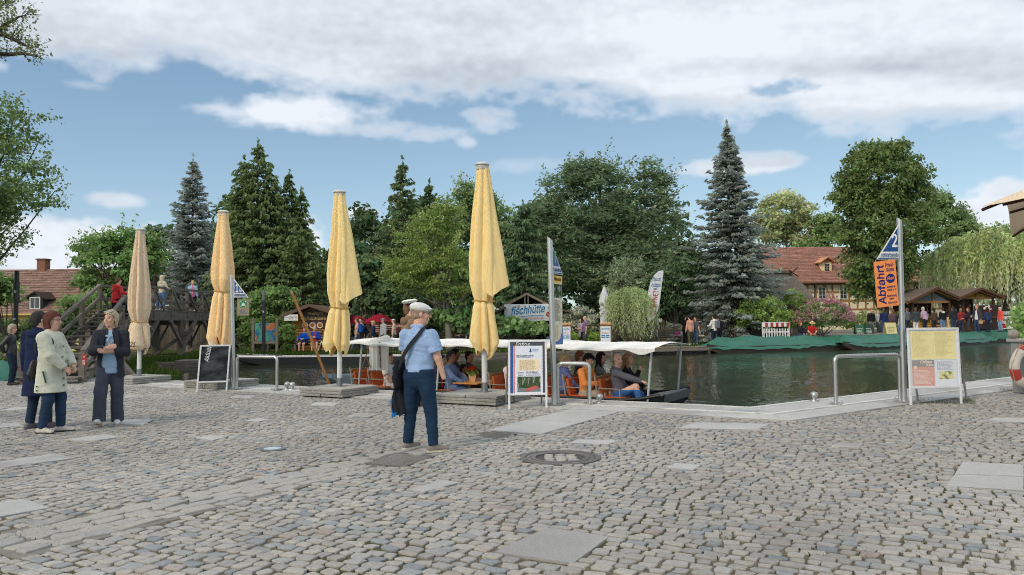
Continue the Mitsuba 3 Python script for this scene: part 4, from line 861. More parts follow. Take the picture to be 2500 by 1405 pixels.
# ---- fences
def pickets(name, label, pts, hgt, gap, w, col, jag=.05, cat_='fence'):
    k = thing(name, label, cat_); r = random.Random(4); ms = []; rails = []
    for (a, b) in zip(pts[:-1], pts[1:]):
        a, b = np.array(a, float), np.array(b, float); L = np.linalg.norm((b - a)[:2]); n = int(L / gap); d = (b - a) / L; ang = math.atan2(d[1], d[0])
        for i in range(n):
            q = a + d * (i + .5) * gap; hh = hgt * (1 + r.uniform(-jag, jag))
            poly = Polygon([(-w / 2, 0), (w / 2, 0), (w / 2, hh - w * .5), (0, hh), (-w / 2, hh - w * .5)])
            m = xf(trimesh.creation.extrude_polygon(poly, .02, engine='earcut'), frame(X_, Z_, -Y_)); ms.append(xf(m, rotz(ang + r.uniform(-.05, .05)), q))
        for z in (.25, .75): rails.append(beam(a + [0, .05, hgt * z], b + [0, .05, hgt * z], .04, .07))
        m = max(2, int(L / 2.4) + 1)
        for i in range(m): rails.append(box(.12, .12, hgt * 1.05, a + (b - a) * i / (m - 1) + [0, .10, hgt * .52]))
    part(k, 'pickets', cat(ms), col, kind='stuff', amp=.3, freq=3); part(k, 'rails', cat(rails), np.asarray(col) * .8)
FC = srgb(112, 104, 92)
pickets('picket_fence', 'weathered grey picket fence behind the benches and the tarped boat', [G_(1590, 48.5), G_(1700, 48.2), G_(1800, 47.6)], 1.22, .14, .085, FC)
pickets('picket_fence', 'dark picket fence behind the pale trunked tree', [G_(1050, 43.5), G_(1135, 43.5), G_(1232, 44)], 1.0, .12, .08, srgb(78, 68, 58))
k = thing('board_fence', 'tall grey board fence seen under the wooden bridge', 'fence')
for i in range(26):
    q = G_(372, 46) + [i * .155, 0, 0]; part(k, 'board', box(.148, .03, 1.5 + .03 * (i % 3), q + [0, .004 * (i % 2), .75]), srgb(92, 86, 78) * (.85 + .07 * (i * 7 % 5)), amp=.25)
part(k, 'post', box(.14, .14, 1.75, G_(378, 45.8) + [0, 0, .87]), WOODD)
# ---- benches on the bank
def bench(label, px, d, L, rot=0, back=True, col=WOODD):
    k = thing('park_bench', label, 'bench'); o = G_(px, d); R = rotz(rot)
    def b_(s, c): return xf(box(*s, c, bev=.008), R, o)
    for i in range(3): part(k, 'seat_slat', b_((L, .11, .04), (L / 2, -.13 + i * .13, .44)), col, amp=.25)
    if back:
        for i in range(3): part(k, 'back_slat', b_((L, .035, .11), (L / 2, .22 + i * .02, .56 + i * .14)), col, amp=.25)
    for x in (.15, L - .15):
        part(k, 'leg', b_((.07, .42, .42), (x, 0, .21)), np.array([.18, .17, .16]))
        if back: part(k, 'back_post', b_((.07, .05, .5), (x, .235, .66)), np.array([.18, .17, .16]))
bench('long dark slatted bench left of the people on the landing stage', 1598, 46.6, 1.75)
bench('long bench with things laid on it behind the person in the white jacket', 1668, 46.9, 1.9, back=False, col=WOODL * .8)
bench('dark bench below the fish hut with two seated people', 1270, 43.2, 2.2)
bench('bench by the rose bush with two people sitting on it', 1930, 46.0, 1.9)
bench('bench in front of the waffle kiosk', 716, 38.9, 1.8)
bench('bench beside the pale trunked tree with two people sitting on it', 1106, 42.2, 1.8)
for px, c, lab, sh in [(1652, srgb(170, 60, 120), 'pink bag lying on the bench by the landing stage', 1), (1663, srgb(190, 190, 195), 'grey bag beside the pink one on the bench', 1), (1712, srgb(215, 210, 200), 'pale food box on the bench behind the white jacket', 0)]:
    k = thing('shopping_bag' if sh else 'food_box', lab, 'bag' if sh else 'box'); q = G_(px, 46.6 if px < 1660 else 46.9, .46)
    part(k, 'body', xf(box(.26, .16, .30, (0, 0, .15), bev=.05) if sh else box(.3, .2, .09, (0, 0, .045), bev=.01), None, q), c, smooth=40)
# ---- landing stage
k = thing('landing_stage', 'low grey plank landing stage under the group of standing people', 'jetty')
a, b = np.array([6.6, 40.0, -.02]), np.array([12.2, 42.2, -.02]); d = unit(b - a); nn = np.array([-d[1], d[0], 0]); L = np.linalg.norm(b - a)
for i in range(int(L / .16)):
    q = a + d * (i * .16 + .08); part(k, 'plank', box(.15, 2.4, .05, q + nn * 1.2 + [0, 0, .03 + .004 * (i % 3)], frame(d, nn, Z_), .006), srgb(128, 118, 104) * (.85 + .06 * (i * 5 % 5)), amp=.25)
part(k, 'edge_beam', beam(a + [0, 0, -.08], b + [0, 0, -.08], .12, .16), WOODL); part(k, 'piles', cat([tube([a + d * s + [0, 0, -1.2], a + d * s + [0, 0, -.05]], .08, 8) for s in (.4, 2.4, 4.4, 5.8)]), WOODD, smooth=40)
# ---- red and white barrier
k = thing('barrier_fence', 'red and white striped safety barrier standing behind the tarped boat', 'barrier')
o = D(1862, 826, 45.2); W, Hh = 1.58, .92
part(k, 'frame', cat([box(W, .05, .05, o + [W / 2, 0, .03]), box(W, .05, .05, o + [W / 2, 0, Hh]), box(.05, .05, Hh, o + [0, 0, Hh / 2]), box(.05, .05, Hh, o + [W, 0, Hh / 2])]), srgb(205, 205, 205))
for i in range(10):
    part(k, 'stripe', box(W / 10 - .004, .03, .24, o + [W / 10 * (i + .5), -.02, Hh - .14]), srgb(172, 52, 50) if i % 2 else srgb(225, 222, 220), 'm_satin')
    part(k, 'bar', box(.07, .03, .5, o + [W / 10 * (i + .5), -.01, .30]), srgb(222, 220, 218), 'm_satin')
part(k, 'lower_rail', box(W, .035, .07, o + [W / 2, -.012, .36]), srgb(222, 220, 218)); part(k, 'foot', cat([box(.3, .6, .08, o + [x, 0, -.03], bev=.01) for x in (.15, W - .15)]), DARKM)
# ---- feather flag
k = thing('feather_flag', 'tall white feather flag with red and blue lettering, leaning right', 'flag')
d0 = 43.5; pl = [(1580, 778), (1578, 750), (1582, 715), (1588, 690), (1597, 672), (1608, 662), (1620, 661), (1619, 672), (1615, 700), (1611, 735), (1605, 762), (1596, 778), (1585, 787)]
pw = np.array([D(x, y, d0) for x, y in pl]); c0 = pw.mean(0)
pg = Polygon(pw[:, [0, 2]]).buffer(.05).buffer(-.05).buffer(-.02).buffer(.02); pgm = trimesh.creation.extrude_polygon(pg, .012, engine='earcut')
part(k, 'sail', xf(pgm, frame(X_, Z_, -Y_), (0, d0, 0)), srgb(228, 230, 233), 'm_canvas', amp=.04)
pp = np.array([D(x, y, d0 + .02) for x, y in [(1582, 850), (1579, 770), (1581, 730), (1587, 695), (1595, 675), (1606, 663), (1619, 659)]]); pp[0, 2] = 0
part(k, 'pole', tube(pp, [.03, .028, .025, .022, .018, .014, .01], 8), srgb(70, 90, 100), smooth=True)
uu = unit(np.array([.10, 0, 1])); 
part(k, 'red_lettering', cat([text('GEÖFFNET', D(1599, 772, d0 - .016), unit(np.array([.16, 0, 1.0])), -X_, .27, 1.48, bold=True)]), srgb(190, 60, 66), amp=0)
part(k, 'blue_lettering', cat([text('fisch', D(1592, 686, d0 - .016), unit(np.array([1, 0, -.05])), uu, .21, .50, italic=.1), text('hütte', D(1590, 700, d0 - .016), unit(np.array([1, 0, -.05])), uu, .20, .52, italic=.1)]), srgb(70, 115, 160), amp=0)
part(k, 'fish_mark', cat([xf(ell((.12, .004, .05), sub=1), None, D(1600, 706, d0 - .02)), beam(D(1589, 698.5, d0 - .02), D(1608, 702, d0 - .02), .004, .02)]), srgb(80, 120, 155), amp=0)
# ---- small folded parasol, sandwich boards with a wooden fish on top
k = thing('folded_parasol', 'small white folded parasol, mottled, standing before the drooping willow', 'parasol')
q = G_(1476, 44.2); zt = zat(700, 1476, 44.2)
def fold(u, v):
    an = u * 2 * np.pi; r_ = np.interp(v, [0, .12, .3, .34, .6, .85, 1], [.20, .28, .25, .33, .30, .26, .03][::1]) * .0 + np.interp(v, [0, .1, .5, .60, .66, .8, 1.0], [.10, .24, .24, .22, .29, .22, .03])
    r_ = r_ * (1 + .13 * np.sin(an * 7 + v * 9)); return np.stack([q[0] + r_ * np.cos(an), q[1] + r_ * np.sin(an), .75 + (zt - .75) * v], -1)
m = grid(57, 40, fold); sp = meshkit.fbm(m[0] * 9, 3); cc = np.where((sp > .56)[:, None] & (m[0][:, 2:] < .75 + (zt - .75) * .66), srgb(150, 155, 155), srgb(222, 224, 228))
part(k, 'canopy', m, cc, 'm_canvas', smooth=True, amp=.04); part(k, 'pole', tube([q, q + [0, 0, zt + .08]], .025, 8), WHITE, smooth=True)
def fish_board(px, d, label, w=.72, h=1.25):
    k = thing('sandwich_board', label, 'sandwich board'); o = G_(px, d, 0); BRN = srgb(124, 84, 66)
    for x in (0.03, w - .03): part(k, 'leg', box(.06, .05, h, o + [x, 0, h / 2], bev=.006), BRN); part(k, 'back_leg', beam(o + [x, .02, h - .05], o + [x, .55, 0], .05, .05), BRN * .8)
    part(k, 'rail', cat([box(w, .045, .06, o + [w / 2, .001, h - .03]), box(w, .045, .06, o + [w / 2, .001, .26])]), BRN)
    part(k, 'poster', plate(o + [.08, -.01, .30], X_, Z_, w - .16, h - .38, .015), srgb(228, 230, 233), 'm_satin', amp=.03)
    part(k, 'lettering', cat([text('fischhütte', o + [.11, -.012, h - .27], X_, Z_, .12, w - .24, italic=.25)]), srgb(70, 140, 180), amp=0)
    for x in (0, (w - .22) / 2):
        for y in (0, .10): part(k, 'blue_panel', plate(o + [.12 + x, -.014, .62 - y], X_, Z_, (w - .3) / 2, .07, .002), srgb(70, 140, 180), amp=0)
    part(k, 'red_print', bars(o + [.14, -.012, .72], X_, Z_, w - .3, .14, 3, 7), srgb(190, 90, 90), amp=0)
    part(k, 'wooden_fish', cat([ell((.26, .05, .075), o + [w * .42, 0, h + .07]), prism(Polygon([(0, 0), (.2, .09), (.17, 0), (.2, -.09)]), -.015, .015)[0] @ frame(X_, Z_, -Y_).T + o + [w * .42 + .2, 0, h + .07]] if False else [ell((.26, .05, .075), o + [w * .42, 0, h + .07]), ell((.10, .03, .09), o + [w * .42 + .30, 0, h + .07])]), srgb(205, 165, 120), smooth=True)
fish_board(1462, 42.6, 'brown framed sandwich board with a wooden fish on top, before the drooping willow')
fish_board(1364, 42.2, 'brown framed sandwich board with a wooden fish on top, half hidden behind the information post')
# ---- lamp posts
k = thing('street_lamp', 'thick black column lamp at the left edge under the alder', 'lamp post')
q = G_(37, 26); zt = zat(660, 39, 26); part(k, 'column', cat([tube([q, q + [.03, 0, zt]], .075, 14), tube([q, q + [0, 0, .5]], .10, 14)]), DARKM, 'm_satin', smooth=40); part(k, 'lamp_band', tube([q + [.02, 0, zt - 1.0], q + [.02, 0, zt - .4]], .10, 14), np.array([.03, .03, .032]), 'm_satin', smooth=40)
part(k, 'sticker', cat([box(.09, .012, .07, q + [.012, -.082, zt - 1.65]), box(.06, .012, .09, q + [.05, -.104, zt - .72])]), srgb(190, 190, 185))
k = thing('street_lamp', 'slim black column lamp standing between the painted board and the kiosk', 'lamp post')
q = G_(644, 36.6); zt = zat(708, 642, 36.6); part(k, 'column', tube([q, q + [0, 0, zt - .5]], .085, 14), DARKM, 'm_satin', smooth=40); part(k, 'lamp_head', tube([q + [0, 0, zt - .5], q + [0, 0, zt]], .075, 14), srgb(105, 108, 104), 'm_satin', smooth=40); part(k, 'sticker', box(.05, .01, .09, q + [0, -.088, 2.1]), srgb(205, 205, 200))
# ---- market stalls
def stall(label, apx, apy, lx, ly, rx_, ry, d, lower, wall):
    k = thing('market_stall', label, 'market stall', None); ap, l, r2 = D(apx, apy, d), D(lx, ly, d), D(rx_, ry, d); z0 = .42
    RC = srgb(104, 92, 84); part(k, 'roof', cat([beam(ap + [0, 1.5, .04], l + [0, 1.5, .0], 4.2, .10), beam(ap + [0, 1.5, .04], r2 + [0, 1.5, 0], 4.2, .10)]), RC, amp=.2)
    for e in (l, r2): part(k, 'bargeboard', beam(ap + [0, -.64, 0], e + [0, -.64, -.04], .04, .16), srgb(88, 62, 48)); part(k, 'rafter', beam(ap + [0, -.30, -.16], e + [0, -.30, -.14], .08, .10), srgb(150, 108, 70))
    wl, wr = l[0] + .55, r2[0] - .55; zt = l[2] - .02
    part(k, 'tie_beam', cat([beam((wl, d, zt), (wr, d, zt), .12, .16), box(.1, .1, ap[2] - zt - .25, (ap[0], d, (ap[2] + zt) / 2 - .1))]), srgb(150, 112, 74))
    for x in (wl, wr): part(k, 'post', box(.13, .13, zt - z0, (x, d, (zt + z0) / 2)), srgb(82, 60, 46)); part(k, 'post', box(.13, .13, zt - z0, (x, d + 2.6, (zt + z0) / 2)), srgb(60, 46, 38))
    part(k, 'back_wall', box(wr - wl, .08, zt - z0, ((wl + wr) / 2, d + 2.7, (zt + z0) / 2)), srgb(92, 74, 62)); part(k, 'gable_panel', (np.array([(wl, d + .08, zt + .05), (wr, d + .08, zt + .05), (ap[0], d + .08, ap[2] - .22)]), np.array([[0, 1, 2]])), wall, smooth=False)
    part(k, 'counter', cat([box(wr - wl + .1, .7, .06, ((wl + wr) / 2, d - .1, z0 + 1.02), bev=.01)]), srgb(120, 90, 62)); part(k, 'counter_front', box(wr - wl, .08, 1.0, ((wl + wr) / 2, d - .05, z0 + .5)), lower)
    for i in range(3): part(k, 'shelf', box(wr - wl - .2, .3, .03, ((wl + wr) / 2, d + 2.5, z0 + 1.15 + .35 * i)), srgb(120, 95, 70))
    rg_ = random.Random(int(apx)); 
    for i in range(34):
        x = wl + .2 + (wr - wl - .4) * rg_.random(); zz = z0 + 1.165 + .35 * rg_.randrange(3)
        c = random.Random(i).choice([srgb(200, 190, 170), srgb(150, 60, 50), srgb(220, 215, 205), srgb(170, 140, 60), srgb(60, 80, 60)])
        part(k, 'ware', lathe([(0, 0), (.045, 0), (.05, .12), (.02, .16), (.02, .22), (0, .22)], 8, (x, d + 2.42, zz)), c, 'm_satin', smooth=40)
    for i in range(12):
        x = wl + .2 + (wr - wl - .4) * (i + .5) / 12; part(k, 'counter_ware', box(.12, .14, .10 + .1 * rg_.random(), (x, d + .0, z0 + 1.12), bev=.015), random.Random(i * 3).choice([srgb(190, 180, 150), srgb(90, 60, 50), srgb(200, 160, 80), srgb(170, 170, 170)]))
    return k, wl, wr, zt
k, wl, wr, zt = stall('open market stall with a yellow counter front, behind the departure sign', 2277, 705, 2208, 738, 2336, 730, 55, srgb(198, 150, 60), srgb(110, 118, 120))
part(k, 'counter_lettering', bars(np.array([wl + .5, 54.90, .55]), X_, Z_, 2.0, .7, 4, 9, .4), srgb(110, 80, 40), amp=0)
part(k, 'menu_panel', plate(np.array([wl + 1.35, 54.86, 1.0]), X_, Z_, 1.1, .42, .03), srgb(62, 50, 44)); part(k, 'menu_lines', bars(np.array([wl + 1.42, 54.855, 1.05]), X_, Z_, .95, .34, 4, 12), srgb(200, 195, 185), amp=0)
part(k, 'yellow_notice', plate(np.array([wl + .03, 54.85, .95]), X_, Z_, .35, .75, .03), srgb(210, 190, 90))
k, wl, wr, zt = stall('dark brown market stall under the weeping willow', 2384, 706, 2332, 728, 2442, 727, 56, srgb(70, 52, 44), srgb(150, 125, 40))
part(k, 'side_panel', box(1.55, .06, 1.75, (wr - .55, 55.7, 1.45)), srgb(58, 48, 46)); part(k, 'notice', plate(np.array([wr - .75, 55.66, 1.05]), X_, Z_, .32, .42, .02), srgb(140, 180, 200))
wre = numbered(k + '__wreath'); rr = np.random.default_rng(3)
put(wre, cat([ell((.07, .05, .07), (wr - .62 + .23 * math.cos(a) + rr.normal(0, .03), 55.62, 2.02 + .23 * math.sin(a) + rr.normal(0, .03)), sub=1) for a in np.linspace(0, 2 * math.pi, 26)]), srgb(120, 40, 48), smooth=False)
put(wre + '__bow', cat([ell((.09, .05, .06), (wr - .66 + rr.normal(0, .12), 55.57, 2.15 + rr.normal(0, .1)), sub=1) for _ in range(12)]), srgb(215, 212, 205), smooth=False)
def aboard(label, px, d, w, h, colour, ink, z=0.0, words=(), name='price_board', seed=0, rot=0.0):
    k = thing(name, label, 'sandwich board'); o = G_(px, d, z); R = rotz(rot); u = unit(np.array([0, .22, 1.0])) @ R.T; xr = X_ @ R.T
    part(k, 'front_panel', plate(o, xr, u, w, h, .03), colour, 'm_satin', amp=.06); part(k, 'back_panel', plate(o + np.array([0, .5, 0]) @ R.T, xr, unit(np.array([0, -.22, 1.0])) @ R.T, w, h, .03), np.asarray(colour) * .7, 'm_satin')
    ms = [bars(o + xr * w * .12 + u * h * .35, xr, u, w * .75, h * .4, 4, seed, .35, lift=.003)]
    for s, x, y, hh in words: ms.append(text(s, o + xr * w * x + u * h * y, xr, u, hh, italic=.15))
    part(k, 'lettering', cat(ms), ink, amp=0)
aboard('green price board with pale writing, left one of the pair by the hedge', 2090, 50.5, .60, .95, srgb(48, 92, 66), srgb(220, 225, 215), .12, [('1.-', .45, .08, .18)], seed=1)
aboard('dark green price board, right one of the pair by the hedge', 2113, 50.6, .60, .95, srgb(30, 62, 48), srgb(220, 225, 215), .12, [('1€', .55, .08, .2)], seed=2)
aboard('cream price board standing between the two groups at the stalls', 2166, 50.8, .85, 1.05, srgb(220, 208, 150), srgb(110, 100, 60), .12, seed=3, rot=.25)
aboard('tall cream board at the corner of the yellow market stall', 2316, 52.5, .5, 1.1, srgb(215, 195, 140), srgb(110, 90, 60), .42, seed=4)
k = thing('plant_pots', 'shelf of white planters and pots right of the dark market stall', 'plant stand')
for i in range(4):
    part(k, 'shelf', box(1.3, .3, .05, (D(2462, 780, 56)[0], 56 + .25 * i, .6 + .35 * i)), srgb(190, 192, 190))
    for j in range(6): part(k, 'pot', lathe([(0, 0), (.07, 0), (.1, .2), (.09, .2), (.08, .16), (0, .15)], 10, (D(2462, 780, 56)[0] - .52 + .21 * j, 56 + .25 * i - .02, .63 + .35 * i)), srgb(220, 222, 222), smooth=40)
# ---- timber footbridge with stairs
k = thing('wooden_footbridge', 'dark weathered timber footbridge with a long flight of steps on its near side', 'bridge')
def wb(name, *ms): return put_proc(numbered(k + '__' + name), cat(ms), 'm_oldwood')
DZ = 2.16; xl, xr, ya, yb = -18.15, -16.65, 33.5, 46.5
for i in range(int((yb - ya) / .2)): wb('deck_plank', box(xr - xl + .1, .19, .05, ((xl + xr) / 2, ya + .1 + i * .2, DZ + .003 * (i % 3))))
for x in (xl + .1, xr - .1): wb('main_beam', box(.26, yb - ya, .42, (x, (ya + yb) / 2, DZ - .24)))
RH = 1.1
for x in (xl, xr):
    wb('handrail', beam((x, ya - .1, DZ + RH), (x, yb, DZ + RH), .14, .10)); wb('mid_rail', beam((x, ya, DZ + .5), (x, yb, DZ + .5), .07, .12)); wb('low_rail', beam((x, ya, DZ + .17), (x, yb, DZ + .17), .07, .1))
    ys = np.linspace(ya, yb - .1, 8)
    for y in ys: wb('railing_post', box(.14, .14, RH + .25, (x, y, DZ + RH / 2 - .12)))
    for y in ys[:-1]: wb('railing_brace', beam((x + (.07 if x == xr else -.07), y + .1, DZ + .95), (x + (.07 if x == xr else -.07), y + 1.0, DZ + .05), .07, .11))
bot_l, bot_r = np.array([-12.85, 20.0, 0]), np.array([-11.25, 20.0, 0]); top_l, top_r = np.array([xl, ya, DZ]), np.array([xr, ya, DZ])
N = 13
for i in range(N):
    s = i / N; a, b = bot_l + (top_l - bot_l) * s, bot_r + (top_r - bot_r) * s; z = DZ * (i + 1) / (N + .0)
    wb('step', beam((*a[:2], z - .03), (*b[:2], z - .03), .62, .06, bev=.008))
for (bt, tp) in ((bot_l, top_l), (bot_r, top_r)):
    wb('stringer', beam(bt + [0, 0, -.05], tp + [0, 0, -.15], .09, .30)); wb('stair_handrail', beam(bt + [0, 0, .82], tp + [0, 0, RH + .02], .13, .10)); wb('stair_mid_rail', beam(bt + [0, 0, .36], tp + [0, 0, .55], .07, .13))
    for s in (0.0, .34, .67): q = bt + (tp - bt) * s; wb('stair_post', box(.15, .15, 1.0 + DZ * s * .5, q + [0, 0, .82 - (1.0 + DZ * s * .5) / 2]))
for s in (.45, .8):
    for bt, tp in ((bot_l, top_l), (bot_r, top_r)):
        q = bt + (tp - bt) * s; wb('trestle_leg', box(.2, .2, q[2] + .4, (q[0], q[1], q[2] / 2 - .25)))
    a, b = bot_l + (top_l - bot_l) * s, bot_r + (top_r - bot_r) * s; wb('trestle_brace', beam(a, b * [1, 1, 0], .1, .16))
wb('stair_brace', beam((-12.0, 22.4, 1.0), (-10.6, 21.6, -.1), .12, .16)); wb('stair_brace', beam((-14.4, 26.0, .1), (-13.1, 20.9, .75), .12, .14))
for y in (34.2, 38.5, 42.5):
    for x in (xl + .15, xr - .05): wb('pile', tube([(x, y, -.9), (x, y, DZ - .4)], .17, 9))
    wb('pile_cap', box(xr - xl + .5, .24, .24, ((xl + xr) / 2, y, DZ - .56)))
    for x in (xl + .1, xr): wb('diagonal_brace', beam((x + .04, y, .35), (x + .04, y - 1.5, DZ - .45), .14, .18)); wb('diagonal_brace', beam((x + .04, y, .35), (x + .04, y + 1.5, DZ - .45), .14, .18))
    wb('cross_brace', beam((xl, y - .12, -.1), (xr + .6, y - .12, 1.3), .1, .16))
for x in (xl, xr): wb('far_stringer', beam((x + .2, yb - .2, DZ - .1), (x + 1.9, yb - .2, -.1), .1, .28)); wb('far_handrail', beam((x + .2, yb - .2, DZ + RH), (x + 1.9, yb - .2, 1.0), .1, .1))
for i in range(9): wb('far_step', box(.24, 1.6, .05, (xr + .3 + i * .2, yb + .3, DZ - .15 - i * .24)))
pb = thing('mooring_block', 'stack of heavy weathered timbers at the water edge below the bridge', 'timber block')
for i in range(3): put_proc(numbered(pb + '__timber'), box(1.15 - .05 * i, .9, .15, (-13.15 + .02 * i, 31.3, -.34 + .16 * i), bev=.015), 'm_oldwood')
wbn = thing('litter_bin', 'grey metal litter bin at the foot of the bridge steps', 'litter bin')
q = P(176, 926); part(wbn, 'body', lathe([(0, .08), (.17, .08), (.19, .5), (.19, .54), (.17, .54), (.17, .3), (0, .3)], 20, q), srgb(120, 124, 120), 'm_satin', smooth=40); part(wbn, 'lid', lathe([(.20, .56), (.21, .6), (.15, .66), (0, .68)], 20, q), srgb(60, 66, 64), 'm_satin', smooth=40); part(wbn, 'post', tube([q + [-.22, .05, 0], q + [-.22, .05, .7]], .03, 8), srgb(90, 92, 90), smooth=True)
sg = thing('warning_sign', 'small red warning sign on the bottom post of the bridge steps', 'sign')
o = D(199.5, 893, 19.85); part(sg, 'board', plate(o, X_, Z_, .12, .29, .01), srgb(160, 52, 50), 'm_satin'); part(sg, 'print', cat([bars(o + [.02, -.002, .02], X_, Z_, .08, .13, 3, 2, .6), beam(o + [.03, -.004, .25], o + [.055, -.004, .20], .002, .012), beam(o + [.055, -.004, .2], o + [.095, -.004, .26], .002, .012)]), srgb(225, 205, 200), amp=0)
tp = thing('tarp_heap', 'small teal tarpaulin heap on the ground at the left edge', 'tarpaulin')
c = G_(8, 22)
def heap(u, v):
    a = u * 2 * np.pi; rr = 1 - v; x = c[0] + 1.1 * rr * np.cos(a); y = c[1] + .7 * rr * np.sin(a)
    return np.stack([x, y, -.02 + .55 * v ** .6 + .10 * (meshkit.fbm(np.stack([x * 4, y * 4, v * 2], -1), 3) - .5)], -1)
part(tp, 'sheet', grid(48, 16, heap), srgb(70, 120, 108), 'm_cloth', smooth=True)
# ================================================================ PEOPLE: bodies and clothes as smooth implicit surfaces
_cor = np.array([[i, j, k] for i in (0, 1) for j in (0, 1) for k in (0, 1)])
_edg = [(a, b) for a in range(8) for b in range(8) if a < b and np.abs(_cor[a] - _cor[b]).sum() == 1]
def surface(Df, o, h):
    """Surface nets over a distance grid."""
    ins = Df < 0
    sh = np.array(Df.shape) - 1
    cnt = sum(ins[c[0]:c[0] + sh[0], c[1]:c[1] + sh[1], c[2]:c[2] + sh[2]].astype(np.int8) for c in _cor)
    I = np.argwhere((cnt > 0) & (cnt < 8))
    val = np.stack([Df[tuple((I + c).T)] for c in _cor], 1)
    pos = np.zeros((len(I), 3)); num = np.zeros(len(I))
    for a, b in _edg:
        va, vb = val[:, a], val[:, b]; m = (va < 0) != (vb < 0)
        t = np.where(m, va / np.where(m, va - vb, 1), 0)
        pos += m[:, None] * (_cor[a] + t[:, None] * (_cor[b] - _cor[a])); num += m
    v = (I + pos / num[:, None]) * h + o
    ids = -np.ones(tuple(sh), np.int64); ids[tuple(I.T)] = np.arange(len(I))
    F = []
    for ax in range(3):
        u, w = (ax + 1) % 3, (ax + 2) % 3
        sl0 = [slice(None)] * 3; sl1 = [slice(None)] * 3; sl0[ax] = slice(0, -1); sl1[ax] = slice(1, None)
        A, B = ins[tuple(sl0)], ins[tuple(sl1)]
        E = np.argwhere(A != B); E = E[(E[:, u] > 0) & (E[:, w] > 0) & (E[:, u] < sh[u]) & (E[:, w] < sh[w])]
        if not len(E): continue
        fl = A[tuple(E.T)]
        def g(du, dw):
            q = E.copy(); q[:, u] -= du; q[:, w] -= dw; return ids[tuple(q.T)]
        q = np.stack([g(1, 1), g(0, 1), g(0, 0), g(1, 0)], 1); q[~fl] = q[~fl][:, ::-1]
        F.append(q)
    q = np.vstack(F); q = q[(q >= 0).all(1)]
    return v, np.vstack([q[:, [0, 1, 2]], q[:, [0, 2, 3]]])
class Blob:
    """Rounded, tapered bones and ellipsoids joined smoothly."""
    def __init__(s, k=.03): s.p, s.k, s.cuts = [], k, []
    def bone(s, a, b, ra, rb=None, flat=None, k=None, cut=None):
        a, b = np.asarray(a, float), np.asarray(b, float); rb = ra if rb is None else rb
        s.p.append(('b', a, b, ra, rb, flat, s.k if k is None else k, cut)); return s
    def ball(s, c, r, R=None, k=None): s.p.append(('e', np.asarray(c, float), np.broadcast_to(np.asarray(r, float), (3,)), R, None, None, s.k if k is None else k, None)); return s
    def cut(s, pt, n): s.cuts.append((np.asarray(pt, float), unit(n))); return s
    def build(s, h, wrinkle=0.0, wf=9.0, seed=0):
        los, his = [], []
        for p in s.p:
            if p[0] == 'b': m = max(p[3], p[4]); los.append(np.minimum(p[1], p[2]) - m); his.append(np.maximum(p[1], p[2]) + m)
            else: m = p[2].max(); los.append(p[1] - m); his.append(p[1] + m)
        lo = np.min(los, 0) - 3 * h - .01; n = np.ceil((np.max(his, 0) + 3 * h + .01 - lo) / h).astype(int) + 1
        Df = np.full(tuple(n), 1.0)
        ax = [lo[i] + np.arange(n[i]) * h for i in range(3)]
        for p, l, hi in zip(s.p, los, his):
            k = p[6]; pad = k + 2.5 * h + .02
            i0 = np.maximum(((l - pad - lo) / h).astype(int), 0); i1 = np.minimum(((hi + pad - lo) / h).astype(int) + 2, n)
            sl = tuple(slice(x, y) for x, y in zip(i0, i1))
            g = np.stack(np.meshgrid(*[ax[i][i0[i]:i1[i]] for i in range(3)], indexing='ij'), -1)
            if p[0] == 'b':
                _, a, b, ra, rb, flat, _, cut = p; ba = b - a; q = g - a
                t = np.clip((q @ ba) / (ba @ ba + 1e-12), 0, 1); w = q - t[..., None] * ba
                if flat is not None: fn, ff = flat; w = w + fn * ((w @ fn) * (ff - 1))[..., None]
                d = np.linalg.norm(w, axis=-1) - (ra + (rb - ra) * t)
                if cut: d = np.maximum(d, (g - np.asarray(cut[0])) @ unit(cut[1]))
            else:
                _, c, rr, R, *_ = p; q = g - c
                if R is not None: q = q @ R
                ln = np.linalg.norm(q / rr, axis=-1); d = (ln - 1) * np.linalg.norm(q, axis=-1) / np.maximum(ln, 1e-6); d = np.where(ln < 1e-3, -rr.min(), d)
            D0 = Df[sl]
            if k > 1e-4:
                hh = np.clip(.5 + .5 * (D0 - d) / k, 0, 1); Df[sl] = D0 * (1 - hh) + d * hh - k * hh * (1 - hh)
            else: Df[sl] = np.minimum(D0, d)
        if wrinkle or s.cuts:
            g = np.stack(np.meshgrid(*ax, indexing='ij'), -1); near = np.abs(Df) < .06
            if wrinkle:
                q = g[near]; qw = q + .05 * (meshkit.fbm(q * 7, 2, seed + 9) - .5)[:, None]; Df[near] += wrinkle * 1.6 * (meshkit.fbm(q * np.array([wf, wf, wf * .75]), 3, seed) - .5) + wrinkle * 1.6 * (np.abs(meshkit.noise(qw * np.array([wf * .9, wf * .9, wf * 2.4]), seed + 5) - .5) - .22)
            for pt, nn in s.cuts: Df = np.maximum(Df, (g - pt) @ nn)
        return surface(Df, lo, h)
def ik(a, c, l1, l2, pole):
    a, c = np.asarray(a, float), np.asarray(c, float); d = c - a; L = np.linalg.norm(d); L2 = min(L, (l1 + l2) * .999)
    if L > L2: c = a + d / L * L2; d = c - a; L = L2
    x = (l1 * l1 - l2 * l2 + L * L) / (2 * L); hgt = math.sqrt(max(l1 * l1 - x * x, 0)); u = d / L
    pv = np.asarray(pole, float); pv = unit(pv - u * (pv @ u))
    return a + u * x + pv * hgt, c
SKIN = srgb(214, 168, 146); SKIN2 = srgb(150, 104, 82); YF = np.array([0, 1.0, 0])
